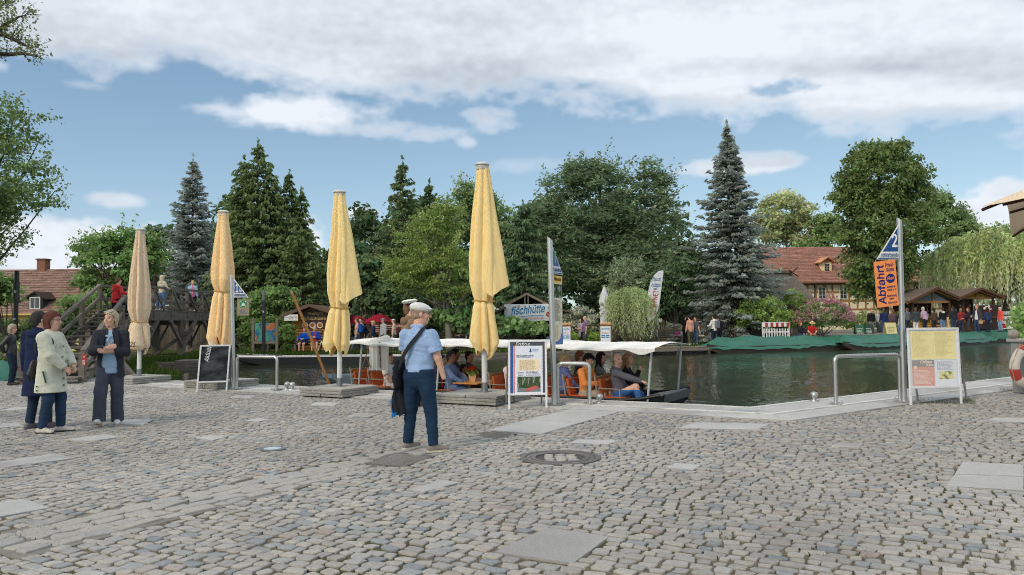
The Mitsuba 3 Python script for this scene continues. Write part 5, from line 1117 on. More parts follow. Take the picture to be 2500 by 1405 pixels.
def rot_ax(yaw=0, pitch=0, roll=0):
    cy, sy, cp, sp, cr, sr = math.cos(yaw), math.sin(yaw), math.cos(pitch), math.sin(pitch), math.cos(roll), math.sin(roll)
    return np.array([[cy, -sy, 0], [sy, cy, 0], [0, 0, 1]]) @ np.array([[1, 0, 0], [0, cp, -sp], [0, sp, cp]]) @ np.array([[cr, 0, sr], [0, 1, 0], [-sr, 0, cr]])
def person(label, at, face, H=1.72, group=None, h=.02, fat=1.0, lean=0.0, twist=0.0, seat=None, ankles=None, toes=None, wrists=((-.27, .05, .80), (.27, .05, .80)), elbow_pole=((-.4, -1, -.1), (.4, -1, -.1)), knee_pole=((-.1, 1, 0), (.1, 1, 0)),
           yaw=0.0, pitch=0.0, skin=SKIN, hair=('short', srgb(90, 70, 55)), top=('long', srgb(60, 70, 90)), hem=.88, flare=0.0, under=None, trousers=srgb(45, 55, 75), leg=('long', 1.0), shoe=srgb(60, 55, 52), sole=None, cap=None, glasses=False, hood=None, fingers=None, pocket=(False, False), tmat='m_cloth', wr=.006, collar=False, hs=1.05, shoulders=1.0, hipz=None):
    """A clothed figure in metres for a 1.75 m body, scaled to H; faces +y before turning. Returns its key, its joints and the map to the world."""
    key = thing('person', label, 'person', group); sc = H / 1.75; fat_ = fat
    Rw = rotz(math.radians(face)); at = np.asarray(at, float)
    def W(m):
        v, f = tovf(m); dh = np.linalg.norm(v - hc, axis=1); wt = np.clip((.27 - dh) / .13, 0, 1); wt = wt * wt * (3 - 2 * wt)
        v = v + (v - hc - Rh @ np.array([0, 0, -.10])) * (wt * (hs - 1))[:, None]; return (v * sc) @ Rw.T + at, f
    hz = hipz if hipz else (.93 if seat is None else seat + .10)
    pel = np.array([0, 0, hz]); Rl = rot_ax(twist, -lean)
    up = lambda x, y, z: pel + Rl @ np.array([x, y, z])
    waist, chest, neck0 = up(0, .01, .17), up(0, 0, .38), up(0, -.005, .545)
    Rh = rot_ax(twist + yaw, pitch - lean * .35)
    hc = neck0 + Rl @ np.array([0, .025, .06]) + Rh @ np.array([0, .012, .105])
    hp = lambda x, y, z: hc + Rh @ np.array([x, y, z])
    sw = .172 * shoulders * (.55 + .45 * fat_); S = [up(-sw, -.01, .47), up(sw, -.01, .47)]
    Hj = [np.array([-.088, 0, hz]), np.array([.088, 0, hz])]
    if ankles is None: ankles = ((-.10, .0, .09), (.10, .02, .09)) if seat is None else ((-.12, .44, .09), (.12, .42, .09))
    toes = toes or ((-.12, 1, 0), (.12, 1, 0))
    E, Wr, K, A = [], [], [], []
    for i in (0, 1):
        e, w = ik(S[i], wrists[i], .285, .255, elbow_pole[i]); E.append(e); Wr.append(w)
        k_, a_ = ik(Hj[i], ankles[i], .43, .42, knee_pole[i]); K.append(k_); A.append(a_)
    flt = (Rl @ YF, 1.42 / (.6 + .4 * fat_)); fr = fat_ ** .5
    # --- body, one continuous skin
    B = Blob(.025)
    B.bone(pel, waist, .135 * fat_, .125 * fat_, flt).bone(waist, chest, .125 * fat_, .15 * (.5 + .5 * fat_), flt).bone(chest, up(0, 0, .45), .15 * (.5 + .5 * fat_), .11, flt)
    B.bone(up(0, -.01, .48), neck0 + Rl @ np.array([0, .02, .09]), .062 * fr, .055 * fr, k=.04)
    for i in (0, 1):
        B.bone(up((-.06, .06)[i], -.01, .48), S[i], .055, .05, k=.04).bone(S[i], E[i], .050 * fr, .040 * fr).bone(E[i], Wr[i], .041 * fr, .028, k=.02)
        B.bone(Hj[i], K[i], .085 * fat_, .056 * fr, k=.04).bone(K[i], A[i], .056 * fr, .036)
        td = unit(np.array(toes[i], float)); B.bone(A[i] + [0, 0, -.03], A[i] + td * .15 + [0, 0, -.055], .036, .03)
    # head: skull, face, jaw, nose, brow, lips, ears
    B.ball(hp(0, -.012, .035), (.074, .094, .088), Rh, .0).ball(hp(0, .02, -.03), (.060, .070, .085), Rh, .03).ball(hp(0, .045, -.088), (.034, .030, .024), Rh, .03)
    fine = h <= .014
    B.bone(hp(0, .086, .022), hp(0, .108, -.022), .010, .014, k=.012).bone(hp(-.03, .077, .035), hp(.03, .077, .035), .012, k=.014).bone(hp(-.018, .082, -.058), hp(.018, .082, -.058), .009, k=.008)
    for s_ in (-1, 1): B.ball(hp(s_ * .076, -.005, .0), (.012, .021, .031), Rh, .008).ball(hp(s_ * .036, .062, -.022), (.022, .02, .02), Rh, .02)
    # hands
    for i in (0, 1):
        if pocket[i]: continue
        fd = unit(Wr[i] - E[i]); sg = (-1, 1)[i]
        if fingers and fingers[i] is not None: curl, palm_n = fingers[i]; pn = unit(np.asarray(palm_n, float))
        else: curl, pn = .55, unit(np.array([-sg, .3, 0]))
        pn = unit(pn - fd * (pn @ fd)); side = np.cross(fd, pn) * sg * -1
        if side @ np.array([0, 1, .3]) < 0: side = -side
        pc = Wr[i] + fd * .05
        B.bone(Wr[i] + fd * .015, Wr[i] + fd * .075, .030, .038, (pn, 2.0), k=.015)
        if h <= .015:
            for j, (o_, l_) in enumerate(((.029, .068), (.010, .078), (-.010, .072), (-.028, .055))):
                a0 = Wr[i] + fd * .088 + side * o_; d1 = unit(fd * math.cos(curl * .6) + pn * math.sin(curl * .6)); d2 = unit(fd * math.cos(curl * 1.5) + pn * math.sin(curl * 1.5))
                a1 = a0 + d1 * l_ * .5; B.bone(a0, a1, .0095, .009, k=.004).bone(a1, a1 + d2 * l_ * .5, .009, .0075, k=.004)
            t0 = Wr[i] + fd * .035 + side * .030; t1 = t0 + unit(fd * .7 + side * .75 + pn * .25) * .042; B.bone(t0, t1, .012, .0105, k=.008).bone(t1, t1 + unit(fd * .95 + pn * .4 + side * .1) * .034, .0105, .0085, k=.004)
        else:
            B.bone(Wr[i] + fd * .08, Wr[i] + fd * .15 + pn * .03, .030, .022, (pn, 2.0), k=.01).bone(Wr[i] + fd * .035 + side * .03, Wr[i] + fd * .085 + side * .052, .012, .010, k=.008)
    v, f = W(B.build(min(h, .018) if fine else h)); col = np.tile(np.asarray(skin, float), (len(v), 1))
    lp = (v - at) @ Rw / sc; hd = (lp - hc) @ Rh
    lips = (np.abs(hd[:, 2] + .058) < .011) & (hd[:, 1] > .07) & (np.abs(hd[:, 0]) < .026); col[lips] = np.asarray(skin) * [.78, .55, .55]
    put(key + '__body', (v, f), col, 'm_satin' if False else 'm_matte', smooth=True, amp=.06)
    if h <= .015:
        for s_ in (-1, 1): put(numbered(key + '__eye'), W(ell((.0135, .008, .0075), hp(s_ * .030, .080, .016), Rh, 1)), (.025, .02, .018), 'm_gloss', smooth=True, amp=0)
        put(key + '__eyebrows', cat([W(tube([hp(s_ * .046, .080, .034), hp(s_ * .030, .089, .040), hp(s_ * .014, .090, .036)], [.003, .0045, .003], 5)) for s_ in (-1, 1)]), np.asarray(hair[1]) * .6, smooth=True, amp=0)
    # --- trousers
    kind, wd = leg; Tq = Blob(.035); g_ = .014
    if kind != 'none':
        Tq.bone(pel + [0, 0, -.02], up(0, .0, .10), .140 * fat_ + g_ * .6, .128 * fat_ + g_, flt)
        for i in (0, 1):
            ke = K[i] if kind != 'shorts' else K[i]; r1 = .055 * fr * (.6 + .4 * wd) + g_
            Tq.bone(Hj[i], K[i], .088 * fat_ + g_, r1, k=.045)
            if kind == 'shorts': Tq.p[-1] = Tq.p[-1][:2] + (Hj[i] + (K[i] - Hj[i]) * .85,) + Tq.p[-1][3:]; Tq.p[-1] = Tq.p[-1][:7] + ((Hj[i] + (K[i] - Hj[i]) * .8, K[i] - Hj[i]),)
            else:
                cf = A[i] + (A[i] - K[i]) * .10 * (1 if wd > 1.15 else .6); Tq.bone(K[i], cf, r1, .050 * wd + .006, k=.03, cut=(A[i] + unit(A[i] - K[i]) * (.035 if wd > 1.15 else .005), A[i] - K[i]))
        Tq.cut(up(0, 0, .125 if seat is not None else min(.125, max(.02, hem - hz + .035))), Rl @ Z_)
        put(key + '__trousers', W(Tq.build(h, wr * .9, 9, 3)), trousers, 'm_cloth', smooth=True, amp=.24, freq=6)
    # --- shoes
    for i in (0, 1):
        td = unit(np.array(toes[i], float) * [1, 1, 1]); b0_ = A[i] + [0, 0, -.045] - td * .05; b1_ = A[i] + td * .165 + [0, 0, -.055]
        sh_ = Blob(.02).bone(b0_, A[i] + td * .06 + [0, 0, -.04], .040, .043).bone(A[i] + td * .05 + [0, 0, -.045], b1_, .043, .034, (Z_, 1.15)).bone(A[i] + [0, 0, -.04], A[i] + [0, 0, .015], .042, .046); so = -.09 if abs(td[2]) < .12 else None
        if so is not None: sh_.cut(A[i] + [0, 0, -.083], -Z_)
        sk = numbered(key + '__shoe'); put(sk, W(sh_.build(min(h, .012))), shoe, 'm_matte', smooth=True, amp=.1)
        if sole is not None:
            xd = np.cross(td, Z_); pts = [b0_ - td * .03 + xd * .028, b0_ - td * .03 - xd * .028, A[i] + td * .08 + xd * .048, A[i] + td * .08 - xd * .048, b1_ + td * .035 + xd * .02, b1_ + td * .035 - xd * .02]
            upn = np.cross(xd, td); base_ = A[i] - upn * .076
            bot = [base_ + td * ((p_ - A[i]) @ td) + xd * ((p_ - A[i]) @ xd) - upn * .014 for p_ in pts]; tp_ = [p_ + upn * .024 for p_ in bot]
            hull = trimesh.convex.convex_hull(np.array(bot + tp_)); put(sk + '__sole', W((np.array(hull.vertices), np.array(hull.faces))), sole, 'm_matte', smooth=False, amp=.08)
    # --- upper garment
    def garment(kind, col, hem_z, fl, grow, name, open_front=False, sleeves=True):
        G = Blob(.035); ga = .014 + grow
        G.bone(pel + [0, 0, .02], waist, .142 * fat_ + ga, .132 * fat_ + ga, flt).bone(waist, chest, .132 * fat_ + ga, .152 * (.5 + .5 * fat_) + ga, flt).bone(chest, up(0, 0, .455), .152 * (.5 + .5 * fat_) + ga, .105 + ga, flt)
        if hem_z < hz - .02: G.bone(waist - [0, 0, .04], np.array([0, 0, hem_z - .1]) + [0, .0, 0], .135 * fat_ + ga, .155 * fat_ + ga + fl, (YF, 1.22), k=.05)
        G.bone(up(0, -.012, .48), neck0 + Rl @ np.array([0, .0, .015]), .075, .060 + grow * .5, k=.03)
        for i in (0, 1):
            G.bone(up((-.07, .07)[i], -.01, .465), S[i], .062 + grow, .058 + grow, k=.04)
            if kind == 'short':
                e = S[i] + (E[i] - S[i]) * .72; G.bone(S[i], e + (E[i] - S[i]) * .15, .058 * fr + ga * .8, .058 * fr + ga * 1.5, k=.03, cut=(e, E[i] - S[i]))
            elif kind == 'long':
                G.bone(S[i], E[i], .055 * fr + ga, .047 * fr + ga * .9, k=.03).bone(E[i], Wr[i] + (Wr[i] - E[i]) * .1, .047 * fr + ga * .9, .034 + ga * .8, k=.025, cut=(Wr[i] + (Wr[i] - E[i]) * (.0 if not pocket[i] else .06), Wr[i] - E[i]))
        G.cut([0, 0, hem_z] if seat is None else pel + [0, 0, -.05], -Z_)
        if open_front:
            a = Rl @ np.array([0, 1, 0]); 
        m = G.build(h, wr, 8, 7)
        if open_front is not False and open_front:   # the front stands open in a V that widens to the hem
            lv = (m[0] - pel) @ Rl; z = lv[:, 2]; half = np.interp(z, [-.3, 0, .2, .42, .52], [.13, .115, .085, .055, .03]); front = lv[:, 1] > .02
            rm = front & (np.abs(lv[:, 0]) < half); keep = ~(rm[m[1]].all(1)); m = (m[0], m[1][keep])
        return put(numbered(key + '__' + name), W(m), col, tmat, smooth=True, amp=.2, freq=5)
    kind, col = top[0], top[1]; tn = top[2] if len(top) > 2 else ('shirt' if kind == 'short' else 'jacket')
    if under is not None: garment('none' if under[0] == 'none' else under[0], under[1], under[2] if len(under) > 2 else .86, 0, 0.0, 'shirt')
    garment(kind, col, hem, flare, .012 if (under is not None or hem < .8) else .002, tn, open_front=under is not None)
    if hood is not None:
        Hd = Blob(.03).ball(up(0, -.085, .50), (.115, .065, .075), Rl).bone(up(-.085, -.03, .53), up(-.03, .075, .47), .036, .026).bone(up(.085, -.03, .53), up(.03, .075, .47), .036, .026)
        put(key + '__hood', W(Hd.build(min(h, .014), .005, 10)), hood, tmat, smooth=True, amp=.12)
    if collar:
        put(key + '__collar', W(Blob(.015).bone(neck0 + Rl @ np.array([-.055, -.03, .03]), neck0 + Rl @ np.array([-.03, .06, -.02]), .022, .02).bone(neck0 + Rl @ np.array([.055, -.03, .03]), neck0 + Rl @ np.array([.03, .06, -.02]), .022, .02).bone(neck0 + Rl @ np.array([-.055, -.035, .035]), neck0 + Rl @ np.array([.055, -.035, .035]), .025).build(min(h, .012))), col, tmat, smooth=True)
    # --- hair
    hk, hcol = hair[0], hair[1]
    if hk != 'bald':
        Hb = Blob(.02); g2 = {'short': .012, 'curly': .024, 'bob': .020, 'long': .016, 'bun': .012, 'thin': .006}.get(hk, .012)
        Hb.ball(hp(0, -.016, .040), (.074 + g2, .094 + g2, .086 + g2), Rh, 0)
        hb = Hb; lowz = {'short': -.055, 'curly': -.075, 'bob': -.09, 'long': -.09, 'bun': -.06, 'thin': -.05}.get(hk, -.05)
        hb.bone(hp(0, -.065, .0), hp(0, -.060, lowz), .060 + g2 * .6, .052 + g2 * .5) if hk != 'thin' else hb.ball(hp(0, -.03, -.01), (.071, .075, .055), Rh)
        if hk in ('bob', 'curly'):
            for s_ in (-1, 1): hb.bone(hp(s_ * .07, -.02, .02), hp(s_ * .068, -.015, -.075), .030 + g2 * .5, .028)
        if hk == 'long':
            for s_ in (-1, 1): hb.bone(hp(s_ * .068, -.015, .02), up(s_ * .085, .035, .44), .032, .03)
            hb.bone(hp(0, -.065, .0), up(0, -.095, .40), .068, .06, (Rl @ YF, 1.5))
        if hk == 'bun': hb.ball(hp(0, -.105, .085), (.04, .04, .04))
        m = hb.build(min(h, .013), .010 if hk == 'curly' else .005, 26 if hk == 'curly' else 22, 11)
        q = (m[0] - hc) @ Rh
        face_ = (q[:, 1] > np.interp(q[:, 2], [-.2, -.03, .045, .075, .11], [.012, .012, .045, .082, .3])) & (np.abs(q[:, 0]) < .092) if hk != 'long' else (q[:, 1] > .03) & (q[:, 2] < .070) & (q[:, 2] > -.13) & (np.abs(q[:, 0]) < .075)
        keep = ~face_[m[1]].any(1); m = (m[0], m[1][keep])
        cc = np.asarray(hcol) * np.exp((meshkit.fbm(m[0] * np.array([90, 90, 22]), 2) - .5) * 1.3)[:, None]
        put(key + '__hair', W(m), cc, 'm_matte', smooth=True, amp=0)
    if cap:
        ck, ccol = cap[0], np.asarray(cap[1])
        if ck == 'flat':
            m = Blob(.02).ball(hp(0, -.008, .075), (.094, .118, .058), Rh @ rot_ax(0, -.18)).bone(hp(-.045, .105, .062), hp(.045, .105, .062), .020, None, (Rh @ Z_, 2.2)).cut(hp(0, 0, .040), Rh @ np.array([0, -.12, -1])).build(min(h, .009), .003, 14)
            put(key + '__flat_cap', W(m), ccol, 'm_cloth', smooth=True, amp=.06)
        if ck == 'base':
            m = Blob(.015).ball(hp(0, -.012, .055), (.086, .106, .080), Rh).bone(hp(-.03, .12, .068), hp(.03, .12, .068), .05, None, (Rh @ Z_, 4.0)).cut(hp(0, 0, .052), Rh @ -Z_).build(min(h, .012)); put(key + '__cap', W(m), ccol, 'm_cloth', smooth=True, amp=.06)
        if ck == 'straw':
            m = W(xf(lathe([(0, .115), (.06, .112), (.085, .09), (.088, .035), (.17, .02), (.168, .012), (.0, .012)], 24), Rh, hp(0, -.01, .04))); put(key + '__hat', m, ccol, smooth=40, amp=.2)
        if ck == 'hood':
            m = Blob(.02).ball(hp(0, -.03, .025), (.105, .115, .12), Rh).bone(hp(0, -.05, -.03), up(0, -.04, .47), .09, .1).build(min(h, .014), .005); q = (m[0] - hc) @ Rh
            keep = ~((q[:, 1] > .045)[m[1]].any(1)); put(key + '__hood', W((m[0], m[1][keep])), ccol, 'm_cloth', smooth=True)
        if ck == 'captain':
            crown = W(xf(lathe([(0, .128), (.09, .126), (.125, .112), (.128, .098), (.092, .062), (.09, .060)], 28), Rh @ rot_ax(0, .12), hp(0, -.01, .02))); put(key + '__cap', crown, (.72, .72, .70), 'm_cloth', smooth=45, amp=.04)
            put(key + '__cap_band', W(xf(lathe([(.092, .022), (.095, .022), (.095, .064), (.088, .064)], 28), Rh @ rot_ax(0, .12), hp(0, -.01, .02))), (.012, .012, .018), smooth=45)
            put(key + '__cap_visor', W(Blob(.01).bone(hp(-.04, .105, .045), hp(.04, .105, .045), .036, None, (unit(Rh @ np.array([0, .45, 1])), 6.0)).build(.008)), (.01, .01, .012), 'm_gloss', smooth=True)
            put(key + '__cap_badge', W(xf(lathe([(0, .006), (.016, .005), (.018, 0)], 14), Rh @ frame(X_, -Z_, Y_), hp(0, .090, .082))), srgb(190, 160, 80), 'm_metal')
    if glasses:
        gl = []
        for s_ in (-1, 1):
            an = np.linspace(0, 2 * np.pi, 15); gl.append(tube([hp(s_ * .032 + .024 * math.cos(a), .098, .014 + .018 * math.sin(a)) for a in an], .0022, 4, cap=False)); gl.append(tube([hp(s_ * .056, .096, .02), hp(s_ * .078, .05, .022), hp(s_ * .080, -.01, .015)], .0022, 4))
        gl.append(tube([hp(-.009, .1, .018), hp(.009, .1, .018)], .002, 4)); put(key + '__glasses', W(cat(gl)), (.03, .025, .03), 'm_gloss', smooth=True, amp=0)
    J = dict(S=S, E=E, Wr=Wr, K=K, A=A, pel=pel, chest=chest, neck=neck0, hc=hc, up=up, hp=hp, Rh=Rh, Rl=Rl, fat=fat_)
    return key, J, W
def ground_person(px, py, label, **kw):
    return person(label, P(px, py), **kw)
from scipy.interpolate import CubicSpline
def ribbon(pts, w, th, nrm, n=40):
    pts = np.array(pts); q = CubicSpline(np.linspace(0, 1, len(pts)), pts)(np.linspace(0, 1, n)); t = np.gradient(q, axis=0); t /= np.linalg.norm(t, axis=1, keepdims=True)
    nn = CubicSpline(np.linspace(0, 1, len(nrm)), np.array(nrm, float))(np.linspace(0, 1, n)); nn -= t * (nn * t).sum(1, keepdims=True); nn /= np.linalg.norm(nn, axis=1, keepdims=True); s = np.cross(t, nn)
    v = np.stack([q - s * w / 2, q + s * w / 2, q + s * w / 2 + nn * th, q - s * w / 2 + nn * th], 1); i = np.arange(n - 1)[:, None] * 4; k_ = np.arange(4)
    qd = np.stack([i + k_, i + (k_ + 1) % 4, i + 4 + (k_ + 1) % 4, i + 4 + k_], -1).reshape(-1, 4); return v.reshape(-1, 3), np.vstack([qd[:, [0, 2, 1]], qd[:, [0, 3, 2]]])
# ================================================================ BOATS
def bpt(s, w, z=0.0): return quay_pt(s, .14 + w, z)
BQ = -119.7
bt, bn2 = np.array([*QT, 0]), np.array([*QN, 0])
def s_at(px, w):
    lo, hi = .5, 12
    for _ in range(50):
        m = (lo + hi) / 2; q = bpt(m, w); x = 1250 + FOC * q[0] / q[1]
        if x > px: lo = m
        else: hi = m
    return (lo + hi) / 2
FL = -.42
tb_ = thing('tour_punt', 'long black punt with a white canopy and bench seats, moored along the quay', 'boat')
BK = np.array([.028, .029, .031])
def hull(parent, P3, s0, s1, w, col, zt=.02, zb=-.46, bow=.9, stern=.6, rise=.13, th=.05):
    """A flat bottomed punt: raked ends, plank sides, gunwales."""
    n = 26; u = np.linspace(0, 1, n); L = s1 - s0
    def prof(u_):
        s = s0 + L * u_; eb = np.clip((s - s0) / bow, 0, 1); es = np.clip((s1 - s) / stern, 0, 1); e = np.minimum(eb, es)
        z_b = zb + (1 - e) ** 1.6 * (zt - zb - .07); z_t = zt + rise * (1 - eb) ** 1.5 + .06 * (1 - es) ** 1.5; hw = w / 2 * (.80 + .20 * np.minimum(1, e * 1.0) ** .7)
        return s, z_b, z_t, hw
    s, z_b, z_t, hw = prof(u)
    sides = []
    for sg in (-1, 1):
        a = np.array([P3(si, w / 2 + sg * h_ * .90, zb_) for si, h_, zb_ in zip(s, hw, z_b)]); b = np.array([P3(si, w / 2 + sg * h_, zt_) for si, h_, zt_ in zip(s, hw, z_t)])
        a2 = np.array([P3(si, w / 2 + sg * (h_ * .90 - th), zb_ + .04) for si, h_, zb_ in zip(s, hw, z_b)]); b2 = np.array([P3(si, w / 2 + sg * (h_ - th), zt_) for si, h_, zt_ in zip(s, hw, z_t)])
        v = np.stack([a, b, b2, a2], 1).reshape(-1, 3); i = np.arange(n - 1)[:, None] * 4; k_ = np.arange(4); q = np.stack([i + k_, i + (k_ + 1) % 4, i + 4 + (k_ + 1) % 4, i + 4 + k_], -1).reshape(-1, 4)
        sides.append((v, np.vstack([q[:, [0, 1, 2]], q[:, [0, 2, 3]]])))
    l = np.array([P3(si, w / 2 - h_ * .9, zb_ + .02) for si, h_, zb_ in zip(s, hw, z_b)]); r_ = np.array([P3(si, w / 2 + h_ * .9, zb_ + .02) for si, h_, zb_ in zip(s, hw, z_b)])
    v = np.stack([l, r_], 1).reshape(-1, 3); i = np.arange(n - 1) * 2
    fl_ = (v, np.vstack([np.stack([i, i + 1, i + 3], 1), np.stack([i, i + 3, i + 2], 1)]))
    for m in sides: part(parent, 'side', m, col, 'm_satin', smooth=35, amp=.25, freq=4)
    part(parent, 'bottom', fl_, np.asarray(col) * 1.2, smooth=False)
    return prof
hull(tb_, bpt, 1.6, 9.6, 1.9, BK, zb=-.54, bow=.7)
part(tb_, 'gunwale', cat([tube([bpt(s, w, .035 + .12 * max(0, 1 - (s - 1.6) / .7) ** 1.5) for s in np.linspace(1.64, 9.4, 22)], .028, 6) for w in (.03, 1.87)]), BK * .8, 'm_satin', smooth=True)
for i in range(9): part(tb_, 'bow_deck_rib', beam(bpt(1.64 + i * .065, .14, .125 - i * .012), bpt(1.64 + i * .065, 1.76, .125 - i * .012), .055, .02), srgb(82, 84, 86), 'm_satin')
part(tb_, 'bow_plate', (np.array([bpt(1.58, .14, .13), bpt(1.58, 1.76, .13), bpt(2.25, 1.85, .02), bpt(2.25, .05, .02), bpt(1.60, .14, -.02), bpt(1.60, 1.76, -.02)]), np.array([[0, 1, 2], [0, 2, 3], [0, 4, 5], [0, 5, 1]])), srgb(46, 48, 50), 'm_satin', smooth=False)
for i in range(18): part(tb_, 'floor_board', box(.42, 1.72, .03, bpt(2.3 + i * .43, .95, FL + .03), frame(bt, bn2, Z_), .004), srgb(92, 82, 70), amp=.3)
# chain to the quay
for i in range(9): 
    q = bpt(2.15, .04, .04) * (1 - i / 8) + quay_pt(1.95, -.25, .03) * (i / 8); q[2] -= .05 * math.sin(i / 8 * math.pi)
    an = np.linspace(0, 2 * np.pi, 9); d_ = unit(quay_pt(1.95, -.25, 0) - bpt(2.15, .04, 0)); sd = np.cross(d_, Z_) if i % 2 else Z_
    part(tb_, 'chain_link', tube([q + d_ * .026 * math.cos(a) + sd * .014 * math.sin(a) for a in an], .004, 5, cap=False), STEEL * .8, 'm_metal', smooth=True, amp=0)
# canopy
POSTS = [1.88, 4.45, 6.55, 8.7]
def canopy(u, v):
    s = 1.66 + (9.0 - 1.66) * u; w = -.12 + 2.14 * v
    dist = np.min(np.abs(s[..., None] - np.array(POSTS)), -1); sag = .055 * np.clip(dist / 1.0, 0, 1) ** 1.4
    z = 1.09 + .03 * np.clip((s - 3.2) / 2.2, -1.2, 1) - sag * .35 - .085 * np.abs(v * 2 - 1) ** 2.2 + .012 * np.sin(s * 9 + v * 5) * np.abs(v * 2 - 1)
    z = z + .02 * np.clip((s - 7.2) / 1.5, 0, 1)
    q = np.stack([QC[0] + QT[0] * s + QN[0] * (.14 + w), QC[1] + QT[1] * s + QN[1] * (.14 + w), z], -1)
    return q + (meshkit.fbm(q * 3.5, 3)[..., None] - .5) * np.array([0, 0, .02])
part(tb_, 'canopy', grid(90, 26, canopy), srgb(232, 232, 230), 'm_canvas', smooth=True, amp=.05)
def valance(u, v):
    s = 1.66 + 7.34 * u; top = canopy(u, u * 0); drop = .035 + 0.006 * np.sin(s * 5) + .07 * np.exp(-((s - 1.92) / .2) ** 2)
    q = top.copy(); q[..., 2] -= drop * v; q[..., 0] -= QN[0] * .02 * v; q[..., 1] -= QN[1] * .02 * v; return q
part(tb_, 'canopy_edge', grid(120, 4, valance), srgb(222, 222, 218), 'm_canvas', smooth=True, amp=.05)
for s in POSTS:
    for w in (.06, 1.84): part(tb_, 'canopy_post', tube([bpt(s, w, -.05), bpt(s - .10, w, .985)], .022, 8), srgb(170, 176, 180), 'm_satin', smooth=True)
    part(tb_, 'canopy_hoop', tube([bpt(s - .1, w, canopy(np.array([[(s - .1 - 1.66) / 7.34]]), np.array([[(w + .12) / 2.14]]))[0, 0, 2] - .03) for w in np.linspace(.06, 1.84, 9)], .013, 6), srgb(150, 150, 148), smooth=True)
# rolled up curtains at the stern
def curt(c0, w_, h_, seed):
    r = np.random.default_rng(seed)
    def f(u, v):
        x = (u - .5) * w_ * (1 - .18 * np.sin(v * np.pi * .9)); d = .03 * np.sin(u * 19 + seed) * (.3 + v) + .05 * np.sin(u * np.pi)
        return np.asarray(c0) + x[..., None] * X_ + d[..., None] * -Y_ + np.stack([v * 0, v * 0, -h_ * v], -1)
    return grid(26, 16, f)
q = D(928, 832, 17.2); 
part(tb_, 'curtain', curt(D(916, 836, 16.95), .30, .62, 1), srgb(236, 235, 230), 'm_canvas', smooth=True); part(tb_, 'curtain', curt(D(938, 836, 17.0), .24, .62, 4), srgb(238, 236, 232), 'm_canvas', smooth=True)
part(tb_, 'curtain_roll', Blob(.05).bone(D(908, 836, 17.1), D(943, 830, 17.1), .07, .09).bone(D(943, 830, 17.1), D(960, 836, 17.1), .09, .05).build(.014, .01), srgb(232, 231, 227), 'm_canvas', smooth=True)
part(tb_, 'curtain_pole', cat([tube([D(927, 836, 16.9), D(929, 900, 16.9)], .016, 6), tube([D(905, 836, 16.95), D(882, 905, 16.95)], .013, 6), tube([D(866, 838, 17.2), D(960, 832, 17.2)], .012, 6), tube([D(893, 870, 16.9), D(905, 898, 16.9)], .012, 6)]), srgb(120, 95, 78), smooth=True)
# bench seats: slatted wood with orange cushions
TK, ORG = srgb(150, 112, 76), srgb(184, 96, 56)
def seat_at(s, w, wid, label, grp='bench seats of the tour punt'):
    k = thing('bench_seat', label, 'bench', grp); R = frame(-bt, bn2, Z_)    # x forward to the bow, y across
    def m(sx, sy, sz, c, bev=.006): return xf(box(sx, sy, sz, c, bev=bev), R, bpt(s, w, FL))
    for i in range(4): part(k, 'seat_slat', m(.09, wid, .02, (-.16 + .105 * i, 0, .40)), TK, amp=.25)
    for i in range(3): part(k, 'back_slat', m(.022, wid, .085, (-.245 - .035 * i, 0, .56 + .125 * i)), TK, amp=.25)
    part(k, 'seat_cushion', m(.44, wid * .96, .055, (0, 0, .445), .022), ORG, 'm_cloth'); part(k, 'back_cushion', xf(box(.05, wid * .94, .34, (-.235, 0, .63), rot_ax(0, 0, -.14), .02), R, bpt(s, w, FL)), ORG, 'm_cloth')
    for y in (-wid / 2 - .012, wid / 2 + .012):
        part(k, 'side_frame', cat([xf(tube([(.2, y, 0), (.17, y, .63), (-.26, y, .63)], .013, 6), R, bpt(s, w, FL)), xf(tube([(-.20, y, 0), (-.34, y, .88)], .014, 6), R, bpt(s, w, FL))]), srgb(150, 142, 130), 'm_satin', smooth=30)
    return k
PS = dict(seat=.40, elbow_pole=((-1, -.7, -.3), (1, -.7, -.3)), wrists=((-.14, .34, .60), (.14, .34, .60)))
def rider(px, w, label, H=1.66, dface=0, seat_label=None, wid=.62, h=.0135, **kw):
    s = s_at(px, w); H = min(H, 1.71) * .975
    if seat_label: seat_at(s + .02, w, wid, seat_label)
    o = {**PS, **kw}
    return person(label, bpt(s, w, FL), BQ + dface, H, h=h, **o)
# near side sits closest to the quay (w small)
rider(1506, .52, 'bald man in a grey hooded sweatshirt and blue jeans in the bow of the punt', 1.71, 14, 'orange cushioned seat under the bald man', fat=1.08, yaw=-.9, hair=('bald', SKIN), top=('long', srgb(92, 94, 104)), hood=srgb(84, 86, 96), trousers=srgb(58, 100, 154), shoe=srgb(50, 50, 54), ankles=((-.2, .40, .09), (.17, .46, .30)), knee_pole=((-.2, 1, .5), (.1, .6, 1)), wrists=((-.24, .22, .55), (.20, .58, .78)), lean=-.04, fingers=((.5, (.3, 0, -1)), (.7, (0, .5, -1))), skin=srgb(222, 176, 156))
rider(1528, 1.36, 'woman with long light brown hair in black, hand at her mouth, beside the bald man', 1.66, 12, 'orange cushioned seat under the woman in black beside the bald man', yaw=-.25, hair=('long', srgb(150, 114, 84)), top=('long', srgb(34, 34, 38)), trousers=srgb(44, 44, 48), wrists=((-.1, .36, .60), (.06, .27, .98)), elbow_pole=((-1, -.6, -.3), (.6, .3, -1)))
